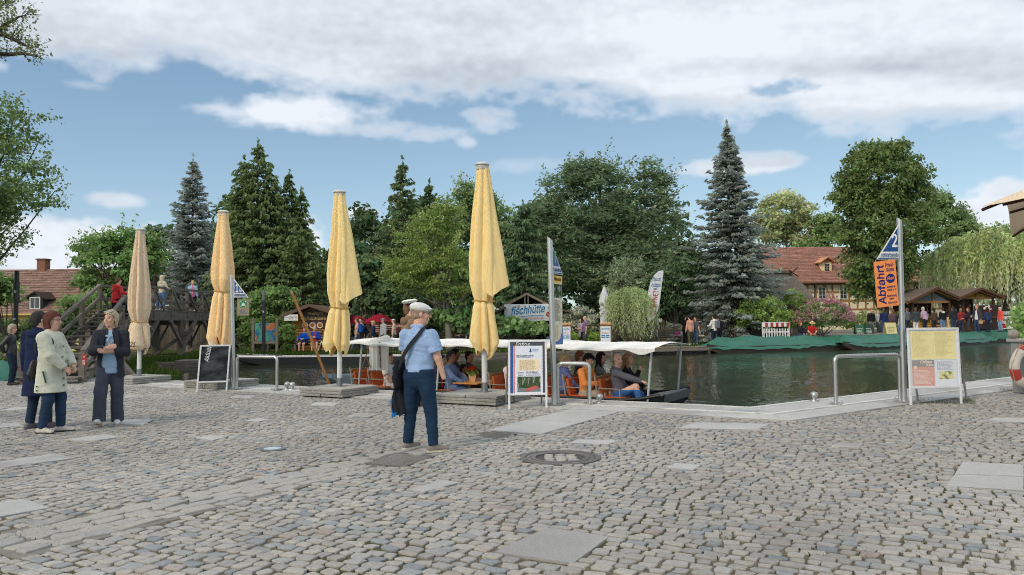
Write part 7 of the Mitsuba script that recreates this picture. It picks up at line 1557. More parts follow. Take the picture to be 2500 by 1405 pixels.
# ---- folding stands
def stand(name, label, fl_, fr_, top_l, top_r, leg_h, d, frame_col=(.66, .66, .67), fw=.035, bdir=None):
    """An A-frame: corners measured at the feet and the top, panel between, back legs behind."""
    k = thing(name, label, 'sandwich board'); a, b = P(*fl_), P(*fr_)
    tz = (zat(top_l[1], top_l[0], d + .25) + zat(top_r[1], top_r[0], d + .25)) / 2; r_ = unit(b - a); W = np.linalg.norm(b - a); n_ = np.cross(r_, Z_); back = -n_ if bdir is None else unit(np.array(bdir))
    ta, tb4 = a + back * .24 + [0, 0, tz], b + back * .24 + [0, 0, tz]; u_ = unit(ta - a); nn = np.cross(r_, u_); L = np.linalg.norm(ta - a)
    shift = D(*top_l, d + .24)[0] - ta[0]; sk = np.array([shift, 0, 0]) * .5; ta, tb4 = ta + sk, tb4 + sk; u_ = unit(ta - a); nn = np.cross(r_, u_)
    for q0, q1 in ((a, ta), (b, tb4)): part(k, 'side_bar', beam(q0 + nn * .012, q1 + nn * .012, fw, .022, up=nn, bev=.004), frame_col, 'm_satin')
    p0 = a + u_ * leg_h
    part(k, 'top_bar', beam(ta - r_ * fw / 2 + nn * .0135, tb4 + r_ * fw / 2 + nn * .0135, .022, fw, up=u_, bev=.004), frame_col, 'm_satin'); part(k, 'bottom_bar', beam(p0 - r_ * fw / 2 + nn * .0135, p0 + r_ * (W + fw / 2) + nn * .0135, .022, fw, up=u_, bev=.004), frame_col, 'm_satin')
    bl = [a + back * (.24 + .40) + [0, 0, 0], b + back * (.24 + .40)]
    for q0, q1 in zip(bl, (ta, tb4)): part(k, 'back_leg', beam(q0, q1 - nn * .01, .03, .02, up=nn), np.array([.28, .28, .28]), 'm_satin')
    h_ = L - leg_h; ub = unit(bl[0] - ta); part(k, 'back_panel', (lambda z: (z[0], z[1]))(grid(2, 2, lambda u, v: ta + [0, 0, -.02] + (tb4 - ta) * u[..., None] + ub * (v * h_)[..., None])), np.array([.24, .24, .25]), 'm_satin', smooth=False)
    return k, p0 + nn * .006, r_, u_, W, h_, nn
k, o, r_, u_, W, h_, nn = stand('chalkboard_stand', 'black chalkboard in a silver frame with white handwriting, left of the 1b post', (481, 958), (553, 956), (487, 846), (558, 845), .22, 16.8)
scene['m_chalk'] = {'type': 'diffuse', 'reflectance': mikit.proc(lambda p, n, uv: mix((.022, .026, .030), (.085, .095, .105), smoothstep(.35, .75, F3(p.x * 5, p.y * 5, p.z * 7, 4)) * (.5 + .5 * F3(p.x * 60, p.y * 60, p.z * 60, 2))))}
put_proc(k + '__panel', plate(o, r_, u_, W, h_, .012), 'm_chalk')
part(k, 'chalk_writing', text('Aktuelles', o + r_ * (W * .30) + u_ * (h_ * .54), unit(u_ + r_ * .10), unit(-r_ + u_ * .10), .10, .50, bold=False, italic=.35, lift=.003), srgb(215, 218, 220), amp=0); part(k, 'chalk_underline', beam(o + nn * .004 + r_ * W * .27 + u_ * h_ * .58, o + nn * .004 + r_ * W * .36 + u_ * h_ * .96, .002, .008, up=r_), srgb(200, 205, 208), amp=0)
k, o, r_, u_, W, h_, nn = stand('information_stand', 'white framed stand with a tour poster, blue and red stripes down its left side', (1243, 1000), (1334, 998), (1248, 836), (1340, 831), .25, 13.1, (.72, .72, .72))
part(k, 'header_panel', plate(o, r_, u_, W, h_, .012), srgb(72, 76, 82), 'm_satin'); part(k, 'header_writing', text('Infos', o + r_ * W * .14 + u_ * (h_ - .095), r_, u_, .075, .26, bold=False, italic=.4, lift=.003), srgb(225, 228, 230), amp=0)
pw, ph_ = W * .89, h_ - .10; po = o + r_ * .012 + u_ * .015 + nn * .003
part(k, 'poster', plate(po, r_, u_, pw, ph_, .002), srgb(222, 225, 236), 'm_satin', amp=.03)
for x, w2, c_ in ((.0, .055, srgb(30, 86, 160)), (.063, .022, srgb(206, 96, 74))): part(k, 'stripe', plate(po + r_ * x + nn * .003, r_, u_, w2, ph_, .002), c_, 'm_satin', amp=.03)
part(k, 'poster_title', text('Die Kurzfahrt Lehde', po + r_ * .11 + u_ * (ph_ * .775), r_, u_, .027, .30, lift=.003), srgb(64, 72, 92), amp=0)
part(k, 'poster_subtitle', bars(po + r_ * .12 + u_ * ph_ * .745 + nn * .001, r_, u_, .27, .02, 1, 4), srgb(130, 136, 150), amp=0)
part(k, 'text_block', plate(po + r_ * .15 + u_ * ph_ * .475 + nn * .003, r_, u_, pw - .20, ph_ * .24, .002), srgb(238, 222, 186), amp=.03); part(k, 'text_lines', bars(po + r_ * .17 + u_ * ph_ * .485 + nn * .004, r_, u_, pw - .25, ph_ * .22, 10, 2, .3), srgb(176, 160, 130), amp=0)
part(k, 'duration_line', text('90-120 Minuten', po + r_ * .28 + u_ * ph_ * .43, r_, u_, .022, .20, lift=.003), srgb(52, 56, 72), amp=0); part(k, 'small_print', cat([bars(po + r_ * .14 + u_ * ph_ * .365 + nn * .001, r_, u_, .11, .07, 3, 8), bars(po + r_ * .28 + u_ * ph_ * .365 + nn * .001, r_, u_, .26, .045, 2, 9)]), srgb(120, 126, 140), amp=0)
put_proc(k + '__poster_photo', plate(po + r_ * .13 + u_ * ph_ * .03 + nn * .003, r_, u_, pw - .17, ph_ * .32, .002), 'm_photo')
part(k, 'poster_water', plate(po + r_ * .13 + u_ * ph_ * .03 + nn * .005, r_, u_, pw - .17, ph_ * .08, .002), srgb(120, 132, 134), amp=.3, freq=30); part(k, 'poster_boat', (lambda m: (np.array(m.vertices) @ frame(r_, u_, nn).T + po + r_ * .25 + u_ * ph_ * .055 + nn * .005, np.array(m.faces)))(trimesh.creation.extrude_polygon(Polygon([(-.02, .0), (.10, -.01), (.26, .055), (.20, .085), (.08, .05)]), .002, engine='earcut')), srgb(196, 96, 92), smooth=False, amp=.2)
part(k, 'emblem', cat([ell((.018, .003, .022), po + r_ * .36 + u_ * ph_ * .885 + nn * .003, frame(r_, nn, u_), 1), ell((.012, .003, .014), po + r_ * .36 + u_ * ph_ * .925 + nn * .003, frame(r_, nn, u_), 1)]), srgb(40, 78, 124), amp=0); part(k, 'emblem_print', bars(po + r_ * .39 + u_ * ph_ * .875 + nn * .001, r_, u_, .14, .05, 2, 11, .5), srgb(140, 170, 200), amp=0)
k, o, r_, u_, W, h_, nn = stand('price_stand', 'large silver framed stand with yellow price lists and two posters, right of post number 2', (2223, 990), (2346, 987), (2209, 808), (2333, 800), .30, 13.0, (.70, .70, .73), fw=.042, bdir=(.62, .78, 0))
part(k, 'panel', plate(o, r_, u_, W, h_, .012), srgb(206, 212, 226), 'm_satin', amp=.03)
cw = (W - .09) / 2; x0_ = .042
for i in (0, 1): part(k, 'yellow_list', plate(o + r_ * (x0_ + i * (cw + .006)) + u_ * h_ * .47 + nn * .004, r_, u_, cw, h_ * .485, .003), srgb(238, 226, 170), 'm_satin', amp=.03); part(k, 'list_print', bars(o + r_ * (x0_ + .03 + i * cw) + u_ * h_ * .52 + nn * .005, r_, u_, cw * .82, h_ * .42, 22, 5 + i, .32, .5), srgb(206, 194, 142), amp=0)
part(k, 'menu_poster', plate(o + r_ * (x0_ + .012) + u_ * h_ * .022 + nn * .004, r_, u_, cw * .98, h_ * .44, .003), srgb(214, 164, 152), 'm_satin', amp=.03); part(k, 'menu_poster_head', plate(o + r_ * (x0_ + .012) + u_ * h_ * .345 + nn * .006, r_, u_, cw * .98, h_ * .117, .003), srgb(150, 146, 146), amp=.3, freq=25)
part(k, 'menu_lettering', cat([text('Chillen', o + r_ * (x0_ + cw * .36) + u_ * h_ * .405 + nn * .006, r_, u_, .05, cw * .52, italic=.3), text('Hafen', o + r_ * (x0_ + cw * .62) + u_ * h_ * .355 + nn * .006, r_, u_, .042, cw * .34, italic=.2), bars(o + r_ * (x0_ + cw * .08) + u_ * h_ * .05 + nn * .006, r_, u_, cw * .84, h_ * .24, 12, 6, .45)]), srgb(236, 222, 216), amp=0)
part(k, 'menu_badge', xf(lathe([(0, .002), (.035, .002), (.036, 0)], 20), frame(r_, u_, nn), o + r_ * (x0_ + cw * .16) + u_ * h_ * .33 + nn * .010), srgb(226, 206, 186), amp=0)
part(k, 'white_poster', plate(o + r_ * (x0_ + cw + .012) + u_ * h_ * .022 + nn * .004, r_, u_, cw * .97, h_ * .44, .003), srgb(220, 226, 236), 'm_satin', amp=.02); part(k, 'white_poster_print', bars(o + r_ * (x0_ + cw * 1.12) + u_ * h_ * .285 + nn * .006, r_, u_, cw * .75, h_ * .15, 7, 9, .35), srgb(160, 160, 176), amp=0)
part(k, 'red_line', plate(o + r_ * (x0_ + cw * 1.15) + u_ * h_ * .42 + nn * .008, r_, u_, cw * .6, .008, .001), srgb(190, 110, 120), amp=0)
scene['m_duck'] = {'type': 'diffuse', 'reflectance': mikit.proc(lambda p, n, uv: mix((.74, .70, .38), (.25, .30, .16), smoothstep(.52, .66, F3(p.x * 16, p.y * 16, p.z * 16, 3))))}
put_proc(k + '__poster_photo', plate(o + r_ * (x0_ + cw * 1.20) + u_ * h_ * .13 + nn * .007, r_, u_, cw * .64, h_ * .135, .003), 'm_duck')
# ---- things let into the paving
IRON = np.array([.10, .095, .09])
mhk = thing('manhole_cover', 'round cast iron manhole cover with a stone filled centre in the cobbles', 'manhole cover')
for r0, r1, z in ((.44, .385, .010), (.375, .33, .007), (.322, .275, .010)): part(mhk, 'ring', lathe([(r1, -.02), (r1, z), (r0, z), (r0, -.02)], 40, mh_c), IRON * 1.3, 'm_satin', smooth=30, amp=.3)
for i in range(36): a = i * 2 * math.pi / 36; part(mhk, 'stud', box(.03, .035, .014, mh_c + [.405 * math.cos(a) * 1.0, .405 * math.sin(a), .009], rotz(a), .003), IRON * 1.5, 'm_satin')
part(mhk, 'bed', lathe([(0, -.006), (.44, -.006)], 40, mh_c), IRON * .8, smooth=False)
rs = np.random.default_rng(5); Sm = np.array([[mh_c[0] + x, mh_c[1] + y, .062, .05] for x in np.arange(-.24, .25, .122) for y in np.arange(-.24, .25, .104) if math.hypot(x, y) < .23])
Vm, Fm, uvm = stones(Sm, .4, 9, jit=.12, top=.002); uvm[:, 0] = .7 + .3 * uvm[:, 0]
for i in range(len(Sm)): put_proc(numbered(mhk + '__stone'), (Vm[i], Fm), 'm_cobble', smooth=True, uv=np.repeat(uvm[i][None], 33, 0))
def grate(label, qp, nbars):
    k = thing('drain_grate', label, 'drain grate'); a, b, c_, d_ = [P(*q, 0) for q in qp]; r_ = random.Random(nbars)
    part(k, 'pit', (np.array([q + [0, 0, -.0112] for q in (a, b, c_, d_)]), np.array([[0, 1, 2], [0, 2, 3]])), (.012, .012, .012), smooth=False, amp=0)
    part(k, 'frame', cat([beam(x - [0, 0, .011], y - [0, 0, .011], .035, .03) for x, y in ((a, b), (b, c_), (c_, d_), (d_, a))]), IRON * 1.4, 'm_satin', amp=.25)
    for i in range(1, nbars): t = i / nbars; part(k, 'bar', beam(a + (d_ - a) * t - [0, 0, .011], b + (c_ - b) * t - [0, 0, .011], .024, .026), IRON * 2.0, 'm_satin', amp=.25)
    for t in (.33, .66): part(k, 'cross_bar', beam(a + (b - a) * t + [0, 0, -.012], d_ + (c_ - d_) * t + [0, 0, -.012], .022, .024), IRON * 1.8, 'm_satin', amp=.25)
grate('cast iron drain grate at the heels of the man in the flat cap', [(893, 1131), (985, 1139.5), (1059, 1114), (968, 1106)], 12)
grate('cast iron drain grate at the end of the pale path slabs', [(1147, 1066), (1222, 1071.5), (1262, 1058), (1190, 1053.5)], 9)
gl = thing('ground_light', 'small round frosted light set flush in the cobbles', 'ground light'); part(gl, 'ring', lathe([(.10, -.02), (.10, .012), (.15, .012), (.15, -.02)], 32, lamp_c), np.array([.40, .43, .45]), 'm_metal', smooth=30); part(gl, 'lens', lathe([(0, .012), (.10, .010), (.10, -.01)], 32, lamp_c), srgb(205, 220, 228), 'm_gloss', smooth=30)
for px, py, lab in ((1695, 1156, 'left one of two cigarette ends lying on the cobbles'), (1782, 1156, 'right one of two cigarette ends lying on the cobbles')):
    k = thing('cigarette_end', lab, 'litter', 'cigarette ends on the cobbles'); q = P(px, py); part(k, 'paper', tube([q + [-.02, 0, .012], q + [.012, .012, .012]], .0045, 8), (.75, .74, .7), smooth=True); part(k, 'filter', tube([q + [.012, .012, .012], q + [.028, .018, .012]], .0047, 8), srgb(200, 140, 90), smooth=True)
hc_ = thing('hatch_cover', 'small square metal hatch in the quay slabs', 'cover'); q = P(1818, 1008, .0); part(hc_, 'lid', box(.42, .22, .02, q + [0, 0, .026], frame(-qd, qn, Z_), .004), srgb(150, 158, 162), 'm_satin')
# ---- right edge: pillar with lifebuoy, plant, big cream parasol overhead
pk = thing('stone_pillar', 'grey pillar with a round stone knob at the right edge', 'pillar')
q = P(2508, 962); part(pk, 'shaft', box(.26, .26, 1.0, q + [0, .12, .5], rotz(.3), .02), srgb(150, 150, 146)); part(pk, 'cap_stone', box(.36, .36, .07, q + [0, .12, 1.03], rotz(.3), .015), srgb(172, 172, 168)); kn = D(2484, 822, q[1]); part(pk, 'knob', ell((.10, .10, .09), np.array([kn[0], q[1] + .12, 1.15]), sub=3), srgb(158, 152, 142), smooth=True)
lb = thing('lifebuoy', 'white and red lifebuoy with a grab rope hung on the pillar at the right edge', 'lifebuoy')
c = D(2514, 893, q[1] - .16); Rl_ = rot_ax(.25, .12, .2)
def ring(a0, a1, R0=.36, r0=.085): return xf(tube([(R0 * math.cos(a), 0, R0 * math.sin(a)) for a in np.linspace(a0, a1, 22)], r0, 16), Rl_, c)
for i in range(4):
    a = .62 + i * math.pi / 2; part(lb, 'white_segment', ring(a + .28, a + math.pi / 2 - .28), srgb(222, 214, 204), smooth=40, amp=.25, freq=5); part(lb, 'red_band', ring(a - .28, a + .28, r0=.0865), srgb(196, 78, 70), smooth=40, amp=.25, freq=5)
part(lb, 'grab_rope', xf(tube([((.455 + .02 * math.sin(a * 8)) * math.cos(a), -.03, (.455 + .02 * math.sin(a * 8)) * math.sin(a)) for a in np.linspace(0, 2 * math.pi, 60)], .008, 6), Rl_, c), srgb(190, 176, 150), smooth=True)
pt_ = thing('potted_plant', 'leafy green plant in a grey tub at the right edge behind the lifebuoy', 'plant'); q2 = G_(2510, 17.5, .0)
part(pt_, 'tub', lathe([(0, 0), (.26, 0), (.33, .95), (.29, .95), (.28, .85), (0, .85)], 24, q2), srgb(140, 142, 142), smooth=40)
r = np.random.default_rng(12); n = 700; g_ = sph(r, n) * np.array([.42, .42, .48]) * r.uniform(.3, 1, (n, 1)) ** .5 + q2 + [0, 0, 1.35]; part(pt_, 'leaves', leaf_cards(g_, sph(r, n), sph(r, n) + np.array([0, -.3, .6]), .13 * r.uniform(.6, 1.3, n), .08), np.repeat(tones(r, n, (.07, .12, .03), (.12, .18, .05), r.random(n)), 4, 0), 'm_leaf', smooth=False, amp=0)
part(pt_, 'stems', cat([tube([q2 + [0, 0, .85], q2 + [x, y, 1.6]], .012, 5) for x, y in ((.1, .1), (-.15, 0), (.05, -.15), (-.05, .12))]), BARK)
cp = thing('large_parasol', 'big cream square parasol reaching in at the top right, dark ribs under it', 'parasol')
cc = np.array([9.6, 10.8, 0]); tip = D(2393, 506, 10.4); rad = np.linalg.norm((tip - cc)[:2]); a0 = math.atan2(tip[1] - cc[1], tip[0] - cc[0]); zt_ = 4.05; zc = tip[2]
def cpy(u, v, dz=0):
    a = u * 2 * np.pi; k4 = (a / (np.pi / 2)) % 1; edge = rad * np.cos(np.pi / 4) / np.cos((k4 - .5) * np.pi / 2) * (1 - .05 * np.sin(k4 * np.pi)); lift = .30 * np.sin(k4 * np.pi) ** 1.0
    rr = edge * v; z = zt_ - (zt_ - zc) * v ** 1.15 + lift * v ** 2.2 - .10 * np.sin(v * np.pi) * np.sin(k4 * np.pi * 2) ** 2 + dz
    return np.stack([cc[0] + rr * np.cos(a + a0), cc[1] + rr * np.sin(a + a0), z], -1)
part(cp, 'canopy', grid(97, 30, cpy), srgb(226, 208, 182), 'm_canvas', smooth=True, amp=.06)
for i in range(12):
    uu_ = i / 12; pts = [cpy(np.array([[uu_]]), np.array([[v]]), -.05)[0, 0] for v in np.linspace(.08, .99, 9)]; part(cp, 'rib', tube(pts, .022, 6), srgb(66, 50, 42), smooth=True)
part(cp, 'pole', tube([cc, cc + [0, 0, zt_]], .06, 14), ST * .8, 'm_metal', smooth=True)
for i in range(4): uu_ = (i + .05) / 4; part(cp, 'strap', ribbon([cpy(np.array([[uu_]]), np.array([[.80]]), -.06)[0, 0], cpy(np.array([[uu_]]), np.array([[.6]]), -.30)[0, 0], cpy(np.array([[uu_]]), np.array([[.36]]), -1.1)[0, 0]], .10, .006, [(0, 1, 0), (.6, .6, 0), (1, 0, 0)]) if False else tube([cpy(np.array([[uu_]]), np.array([[.82]]), -.06)[0, 0], cpy(np.array([[uu_]]), np.array([[.55]]), -.36)[0, 0], cpy(np.array([[uu_]]), np.array([[.25]]), -1.3)[0, 0]], [.02, .05, .06], 8), srgb(206, 200, 192), smooth=True)
# ================================================================ WHO STANDS AND SITS WHERE
NAVY, DKGREY, BLACK = srgb(34, 42, 66), srgb(52, 55, 62), srgb(26, 27, 31)
JEANS, JEANSL = srgb(44, 66, 92), srgb(84, 116, 158)
# --- the man in front, seen from behind, looking right over the basin
k, J, W = person('man in a white flat cap, light blue short sleeved shirt and jeans, seen from behind', P(1024, 1101), -24, 1.685, h=.0095, fat=1.17, twist=.03, yaw=-.95, pitch=-.02,
    ankles=((-.195, .06, .09), (.21, -.02, .09)), toes=((.28, 1, 0), (.75, .75, 0)), wrists=((-.17, .27, .98), (.295, .11, .835)), elbow_pole=((-1, -.55, -.2), (.55, -1, 0)), fingers=((.9, (.2, -.2, -1)), None), pocket=(False, True),
    hair=('thin', srgb(150, 130, 112)), top=('short', srgb(150, 176, 214)), hem=.955, trousers=srgb(34, 54, 78), leg=('long', 1.12), shoe=srgb(138, 128, 120), sole=srgb(206, 200, 180), cap=('flat', (.70, .70, .68)), glasses=True, wr=.013, collar=True, shoulders=.96, hs=1.11)
f_ = J['fat']; flt_ = (J['Rl'] @ YF, 1.42 / (.6 + .4 * f_))
part(k, 'belt', W(Blob(.03).bone(J['pel'] + [0, 0, -.02], J['up'](0, .01, .17), .142 * f_ + .016, .134 * f_ + .020, flt_).cut((0, 0, .987), Z_).cut((0, 0, .950), -Z_).build(.008)), BLACK, 'm_satin', smooth=40)
bag = thing('shoulder_bag', 'black bag hanging on a broad strap from the man in the flat cap', 'bag')
S_ = J['S']; up = J['up']; f_ = J['fat']
bp = np.array([-.265, -.04, .93]); sp = [up(.075, .05, .535), up(.085, -.03, .565), up(.06, -.125, .47), up(-.03, -.165, .35), up(-.13, -.165, .20), up(-.21, -.12, .07), bp + [.0, -.03, .13]]
part(bag, 'strap', W(ribbon(sp, .052, .007, [(0, .5, 1), (0, -.3, 1), (0, -1, .4), (0, -1, .1), (-.2, -1, .1), (-.7, -.7, .1), (-1, -.3, 0)])), srgb(44, 46, 52), 'm_cloth', smooth=30)
part(bag, 'pouch', W(Blob(.06).bone(bp + [.0, -.05, .14], bp + [.0, .08, .12], .030, .03).bone(bp + [.015, -.09, -.04], bp + [.015, .10, -.05], .062, .055, (X_, 1.5)).bone(bp + [.01, -.07, .05], bp + [.01, .09, .04], .055, .05, (X_, 1.5)).bone(bp + [.02, -.07, -.12], bp + [.02, .08, -.13], .055, .05, (X_, 1.5)).build(.011, .008, 9)), srgb(36, 38, 43), 'm_cloth', smooth=True)
jk = thing('draped_jacket', 'dark jacket with blue lining draped over the arm of the man in the flat cap', 'jacket')
def drape(u, v):
    x = -.36 + .22 * u + .03 * np.sin(v * 7 + u * 4); y = .05 + .20 * (u - .4) + .025 * np.sin(u * 16 + v * 3); z = 1.0 - .60 * v * (1 - .22 * u) + .02 * np.sin(u * 10)
    return np.stack([x + .06 * v, y - .10 * v, z], -1)
m = grid(24, 30, drape); m2 = (m[0] + np.array([.055, .035, 0]), m[1][:, ::-1]); part(jk, 'cloth', W(cat([m, m2, Blob(.03).bone((-.30, .0, .66), (-.25, .02, .50), .055, .05, (X_, 1.5)).bone((-.25, .05, .62), (-.19, .06, .40), .06, .045, (X_, 1.4)).build(.012, .008)])), srgb(38, 40, 46), 'm_cloth', smooth=True)
part(jk, 'lining', W(cat([grid(10, 6, lambda u, v: drape(u * .55, v * .07 + .925) + np.array([-.012, -.024, -.015])), grid(3, 22, lambda u, v: drape(u * .05, v) + np.array([-.006, -.012, 0]))])), srgb(30, 100, 170), 'm_cloth', smooth=True)
# --- the boatman behind him
k, J, W = person('boatman in a white peaked cap and brown jacket behind the man in the flat cap', P(1000, 993), -62, 1.86, h=.013, yaw=-.3, hair=('short', srgb(120, 90, 70)), top=('long', srgb(138, 116, 92)), hem=.80, hood=srgb(120, 100, 80), cap=('captain', (.7, .7, .7)), trousers=srgb(60, 58, 60), shoe=srgb(72, 66, 68), sole=srgb(60, 56, 56),
    ankles=((-.08, -.16, .09), (.10, .17, .09)), toes=((-.05, 1, 0), (.05, 1, 0)), wrists=((-.15, .28, 1.02), (.18, .30, 1.05)), elbow_pole=((-1, -.6, -.3), (1, -.6, -.3)))
# --- the two women on the left and the one between them
k, J, W = person('woman in a pale green parka and glasses with short red brown hair, hands clasped', P(122, 1057), -88, 1.665, h=.0095, fat=1.24, lean=-.02, yaw=-.02, pitch=-.03, hair=('curly', srgb(90, 54, 46)), top=('long', srgb(197, 200, 184), 'parka'), hem=.60, flare=.045, hood=srgb(186, 190, 174), collar=False,
    trousers=srgb(44, 62, 86), leg=('long', 1.1), shoe=srgb(196, 190, 182), sole=srgb(60, 60, 62), glasses=True, wr=.011, ankles=((-.10, .10, .09), (.11, -.06, .09)), toes=((-.12, 1, 0), (.25, 1, 0)), wrists=((-.10, .27, .985), (.115, .255, .965)), elbow_pole=((-1, -.35, -.25), (1, -.35, -.25)), fingers=((.9, (.3, -.9, -.2)), (.9, (-.3, -.9, -.2))))
for z, x in ((1.27, .03), (1.12, .03), (.94, .03), (.80, .03), (.70, .03)): part(k, 'button', W(xf(lathe([(0, .008), (.013, .006), (.015, 0)], 10), frame(X_, -Z_, Y_), (x, .185 + (.02 if z < 1 else 0), z))), (.04, .04, .04))
part(k, 'pocket_slit', W(beam((.245, .02, .92), (.235, .06, .75), .012, .022, up=X_)), srgb(70, 80, 78), 'm_cloth'); part(k, 'drawcord', W(cat([tube([(s * .07, .205, 1.06), (s * .072, .215, .98), (s * .07, .21, .90)], .006, 5) for s in (-1, 1)])), (.05, .05, .05))
for q in ((.25, -.06, .70), (.25, -.06, .64)): part(k, 'snap', W(ell((.006, .012, .012), q, sub=1)), (.05, .05, .05))
bp_ = thing('handbag', 'black leather shoulder bag on the back of the woman in the pale green parka', 'bag')
part(bp_, 'body', W(Blob(.05).bone((.03, -.235, 1.02), (.05, -.25, .86), .06, .10, (YF, 1.7)).build(.011, .008, 8)), srgb(30, 30, 36), 'm_satin', smooth=True)
part(bp_, 'strap', W(ribbon([J['up'](.13, -.14, .25), J['up'](.135, -.12, .45), J['up'](.13, 0, .525), J['up'](.14, .09, .46), J['up'](.16, .12, .38)], .02, .008, [(0, -1, 0), (0, -1, .5), (0, 0, 1), (0, 1, .5), (0, 1, 0)])), srgb(60, 64, 62), 'm_cloth', smooth=30)
person('person in a long navy hooded coat seen from behind, beside the pale green parka', P(88, 1047), -14, 1.69, h=.0115, fat=1.12, yaw=-.35, hair=('short', srgb(58, 54, 54)), top=('long', srgb(32, 42, 72), 'coat'), hem=.50, flare=.03, hood=srgb(34, 44, 76), trousers=srgb(40, 56, 76), leg=('long', 1.1), shoe=srgb(112, 106, 112), sole=srgb(96, 92, 98), wr=.008,
    ankles=((-.09, -.03, .09), (.11, .10, .09)), toes=((-.1, 1, 0), (.5, 1, 0)))
k, J, W = person('blonde woman in a dark blazer and blue blouse, arms crossed, walking towards the camera', P(268, 1037), 200, 1.695, h=.0095, fat=1.06, yaw=-.5, pitch=.02, hair=('bob', srgb(176, 162, 136)), top=('long', srgb(50, 54, 62), 'blazer'), hem=.74, flare=.03, under=('none', srgb(150, 178, 206), .80), trousers=srgb(72, 76, 90), leg=('long', 1.75), shoe=srgb(214, 214, 210), sole=srgb(170, 160, 140), wr=.010,
    ankles=((-.10, -.03, .09), (.12, .20, .115)), toes=((-.08, 1, 0), (.12, 1, .22)), wrists=((.0, .215, 1.15), (.015, .255, 1.20)), elbow_pole=((-.9, -.25, -.75), (.9, -.25, -.75)), fingers=((.3, (.0, -1, 0)), (.3, (0, -1, 0))))
part(k, 'blouse_bow', W(Blob(.012).bone(J['up'](0, .13, .44), J['up'](.045, .135, .455), .012, .019, (YF, 1.8)).bone(J['up'](0, .13, .44), J['up'](-.035, .135, .455), .011, .016, (YF, 1.8)).bone(J['up'](.01, .135, .43), J['up'](.02, .15, .37), .010, .015, (YF, 1.8)).build(.009)), srgb(150, 178, 206), 'm_cloth', smooth=True)
for s in (-1, 1): part(k, 'lapel', W(ribbon([J['up'](s * .075, .03, .55), J['up'](s * .085, .105, .48), J['up'](s * .105, .145, .38), J['up'](s * .09, .158, .26)], .055, .01, [(0, .4, 1), (0, 1, .4), (0, 1, 0), (0, 1, 0)])), srgb(44, 48, 56), 'm_cloth', smooth=30)
part(k, 'earring', W(cat([ell((.006, .006, .009), J['hp'](s * .082, -.002, -.042), sub=1) for s in (-1, 1)])), (.7, .68, .62), 'm_gloss', smooth=True)
sg_ = cat([W(ell((.034, .012, .020), J['hp'](s * .034, .062, .108), J['Rh'] @ rot_ax(0, .9), 2)) for s in (-1, 1)] + [W(tube([J['hp'](-.075, -.02, .10), J['hp'](-.06, .05, .112), J['hp'](.06, .05, .112), J['hp'](.075, -.02, .10)], .004, 5))])
sgk = thing('sunglasses', 'sunglasses pushed up into the hair of the blonde woman', 'sunglasses'); put(sgk, sg_, srgb(150, 146, 140), 'm_gloss', smooth=True, amp=0)
person('woman with wavy grey hair in a black leather jacket, alone at the left edge', P(26, 941), -78, 1.52, h=.013, hair=('curly', srgb(160, 150, 138)), top=('long', srgb(44, 44, 48)), hem=.86, trousers=srgb(36, 50, 66), shoe=srgb(66, 58, 60), tmat='m_satin', wrists=((-.10, -.16, .95), (.12, -.14, .95)), elbow_pole=((-1, -1, 0), (1, -1, 0)), yaw=-.2, glasses=True)
# --- on the bridge
person('person in a bright red jacket with a dark shoulder bag, climbing the bridge steps', np.array([-15.35, 29.5, 1.56]), -30, 1.76, h=.016, fat=1.3, lean=.10, yaw=-.2, hair=('short', srgb(110, 84, 66)), top=('long', srgb(205, 62, 62)), hem=.80, hood=srgb(200, 58, 60), trousers=srgb(40, 38, 44), ankles=((-.1, -.05, .09), (.1, .22, .26)), wrists=((-.24, .10, .86), (.42, .25, 1.12)), elbow_pole=((-1, -.6, 0), (.6, -.6, -.6)))
b = thing('crossbody_bag', 'small dark bag on the back of the person in the red jacket', 'bag')
part(b, 'pouch', box(.30, .10, .22, np.array([-13.50, 25.80, 1.83]), rotz(-.5), bev=.03), srgb(44, 50, 66), 'm_cloth'); part(b, 'strap', tube([(-15.55, 29.24, 2.5), (-15.38, 29.22, 2.75), (-15.20, 29.30, 2.96), (-15.15, 29.48, 3.02)], .016, 6), srgb(44, 48, 58), smooth=True)
def bridge_pt(px, y): return np.array([D(px, 757, y)[0], y, DZ + .03])
person('person in a white cap with long dark hair and black top on the bridge', bridge_pt(378, 36.8), -10, 1.70, h=.018, hair=('long', srgb(62, 50, 46)), cap=('base', srgb(214, 208, 220)), top=('short', srgb(40, 40, 46)), trousers=srgb(84, 110, 150), shoe=srgb(200, 200, 200))
person('person with a cream hood up beside the white cap on the bridge', bridge_pt(395, 36.6), -16, 1.66, h=.018, hair=('short', srgb(90, 80, 70)), cap=('hood', srgb(206, 194, 176)), top=('long', srgb(206, 194, 176)), trousers=srgb(92, 122, 166), shoe=srgb(210, 210, 210), wrists=((-.2, .3, 1.1), (.2, .3, 1.1)))
person('woman in a pink top and pale blue denim jacket walking over the bridge', bridge_pt(470, 40.6), 200, 1.63, h=.018, hair=('short', srgb(196, 160, 128)), top=('long', srgb(160, 184, 212)), hem=.80, under=('none', srgb(220, 120, 158), .82), trousers=srgb(44, 44, 52), shoe=srgb(205, 185, 150), yaw=.4, ankles=((-.1, .14, .09), (.1, -.12, .12)))
def far(px, d, label, face, H=1.7, z=0.0, **kw):
    q = D(px, 780, d); return person(label, np.array([q[0], d, z]), face, H, h=kw.pop('h', .022), **kw)
SITK = dict(seat=.46, wrists=((-.12, .36, .62), (.12, .36, .62)), elbow_pole=((-1, -.6, -.2), (1, -.6, -.2)))
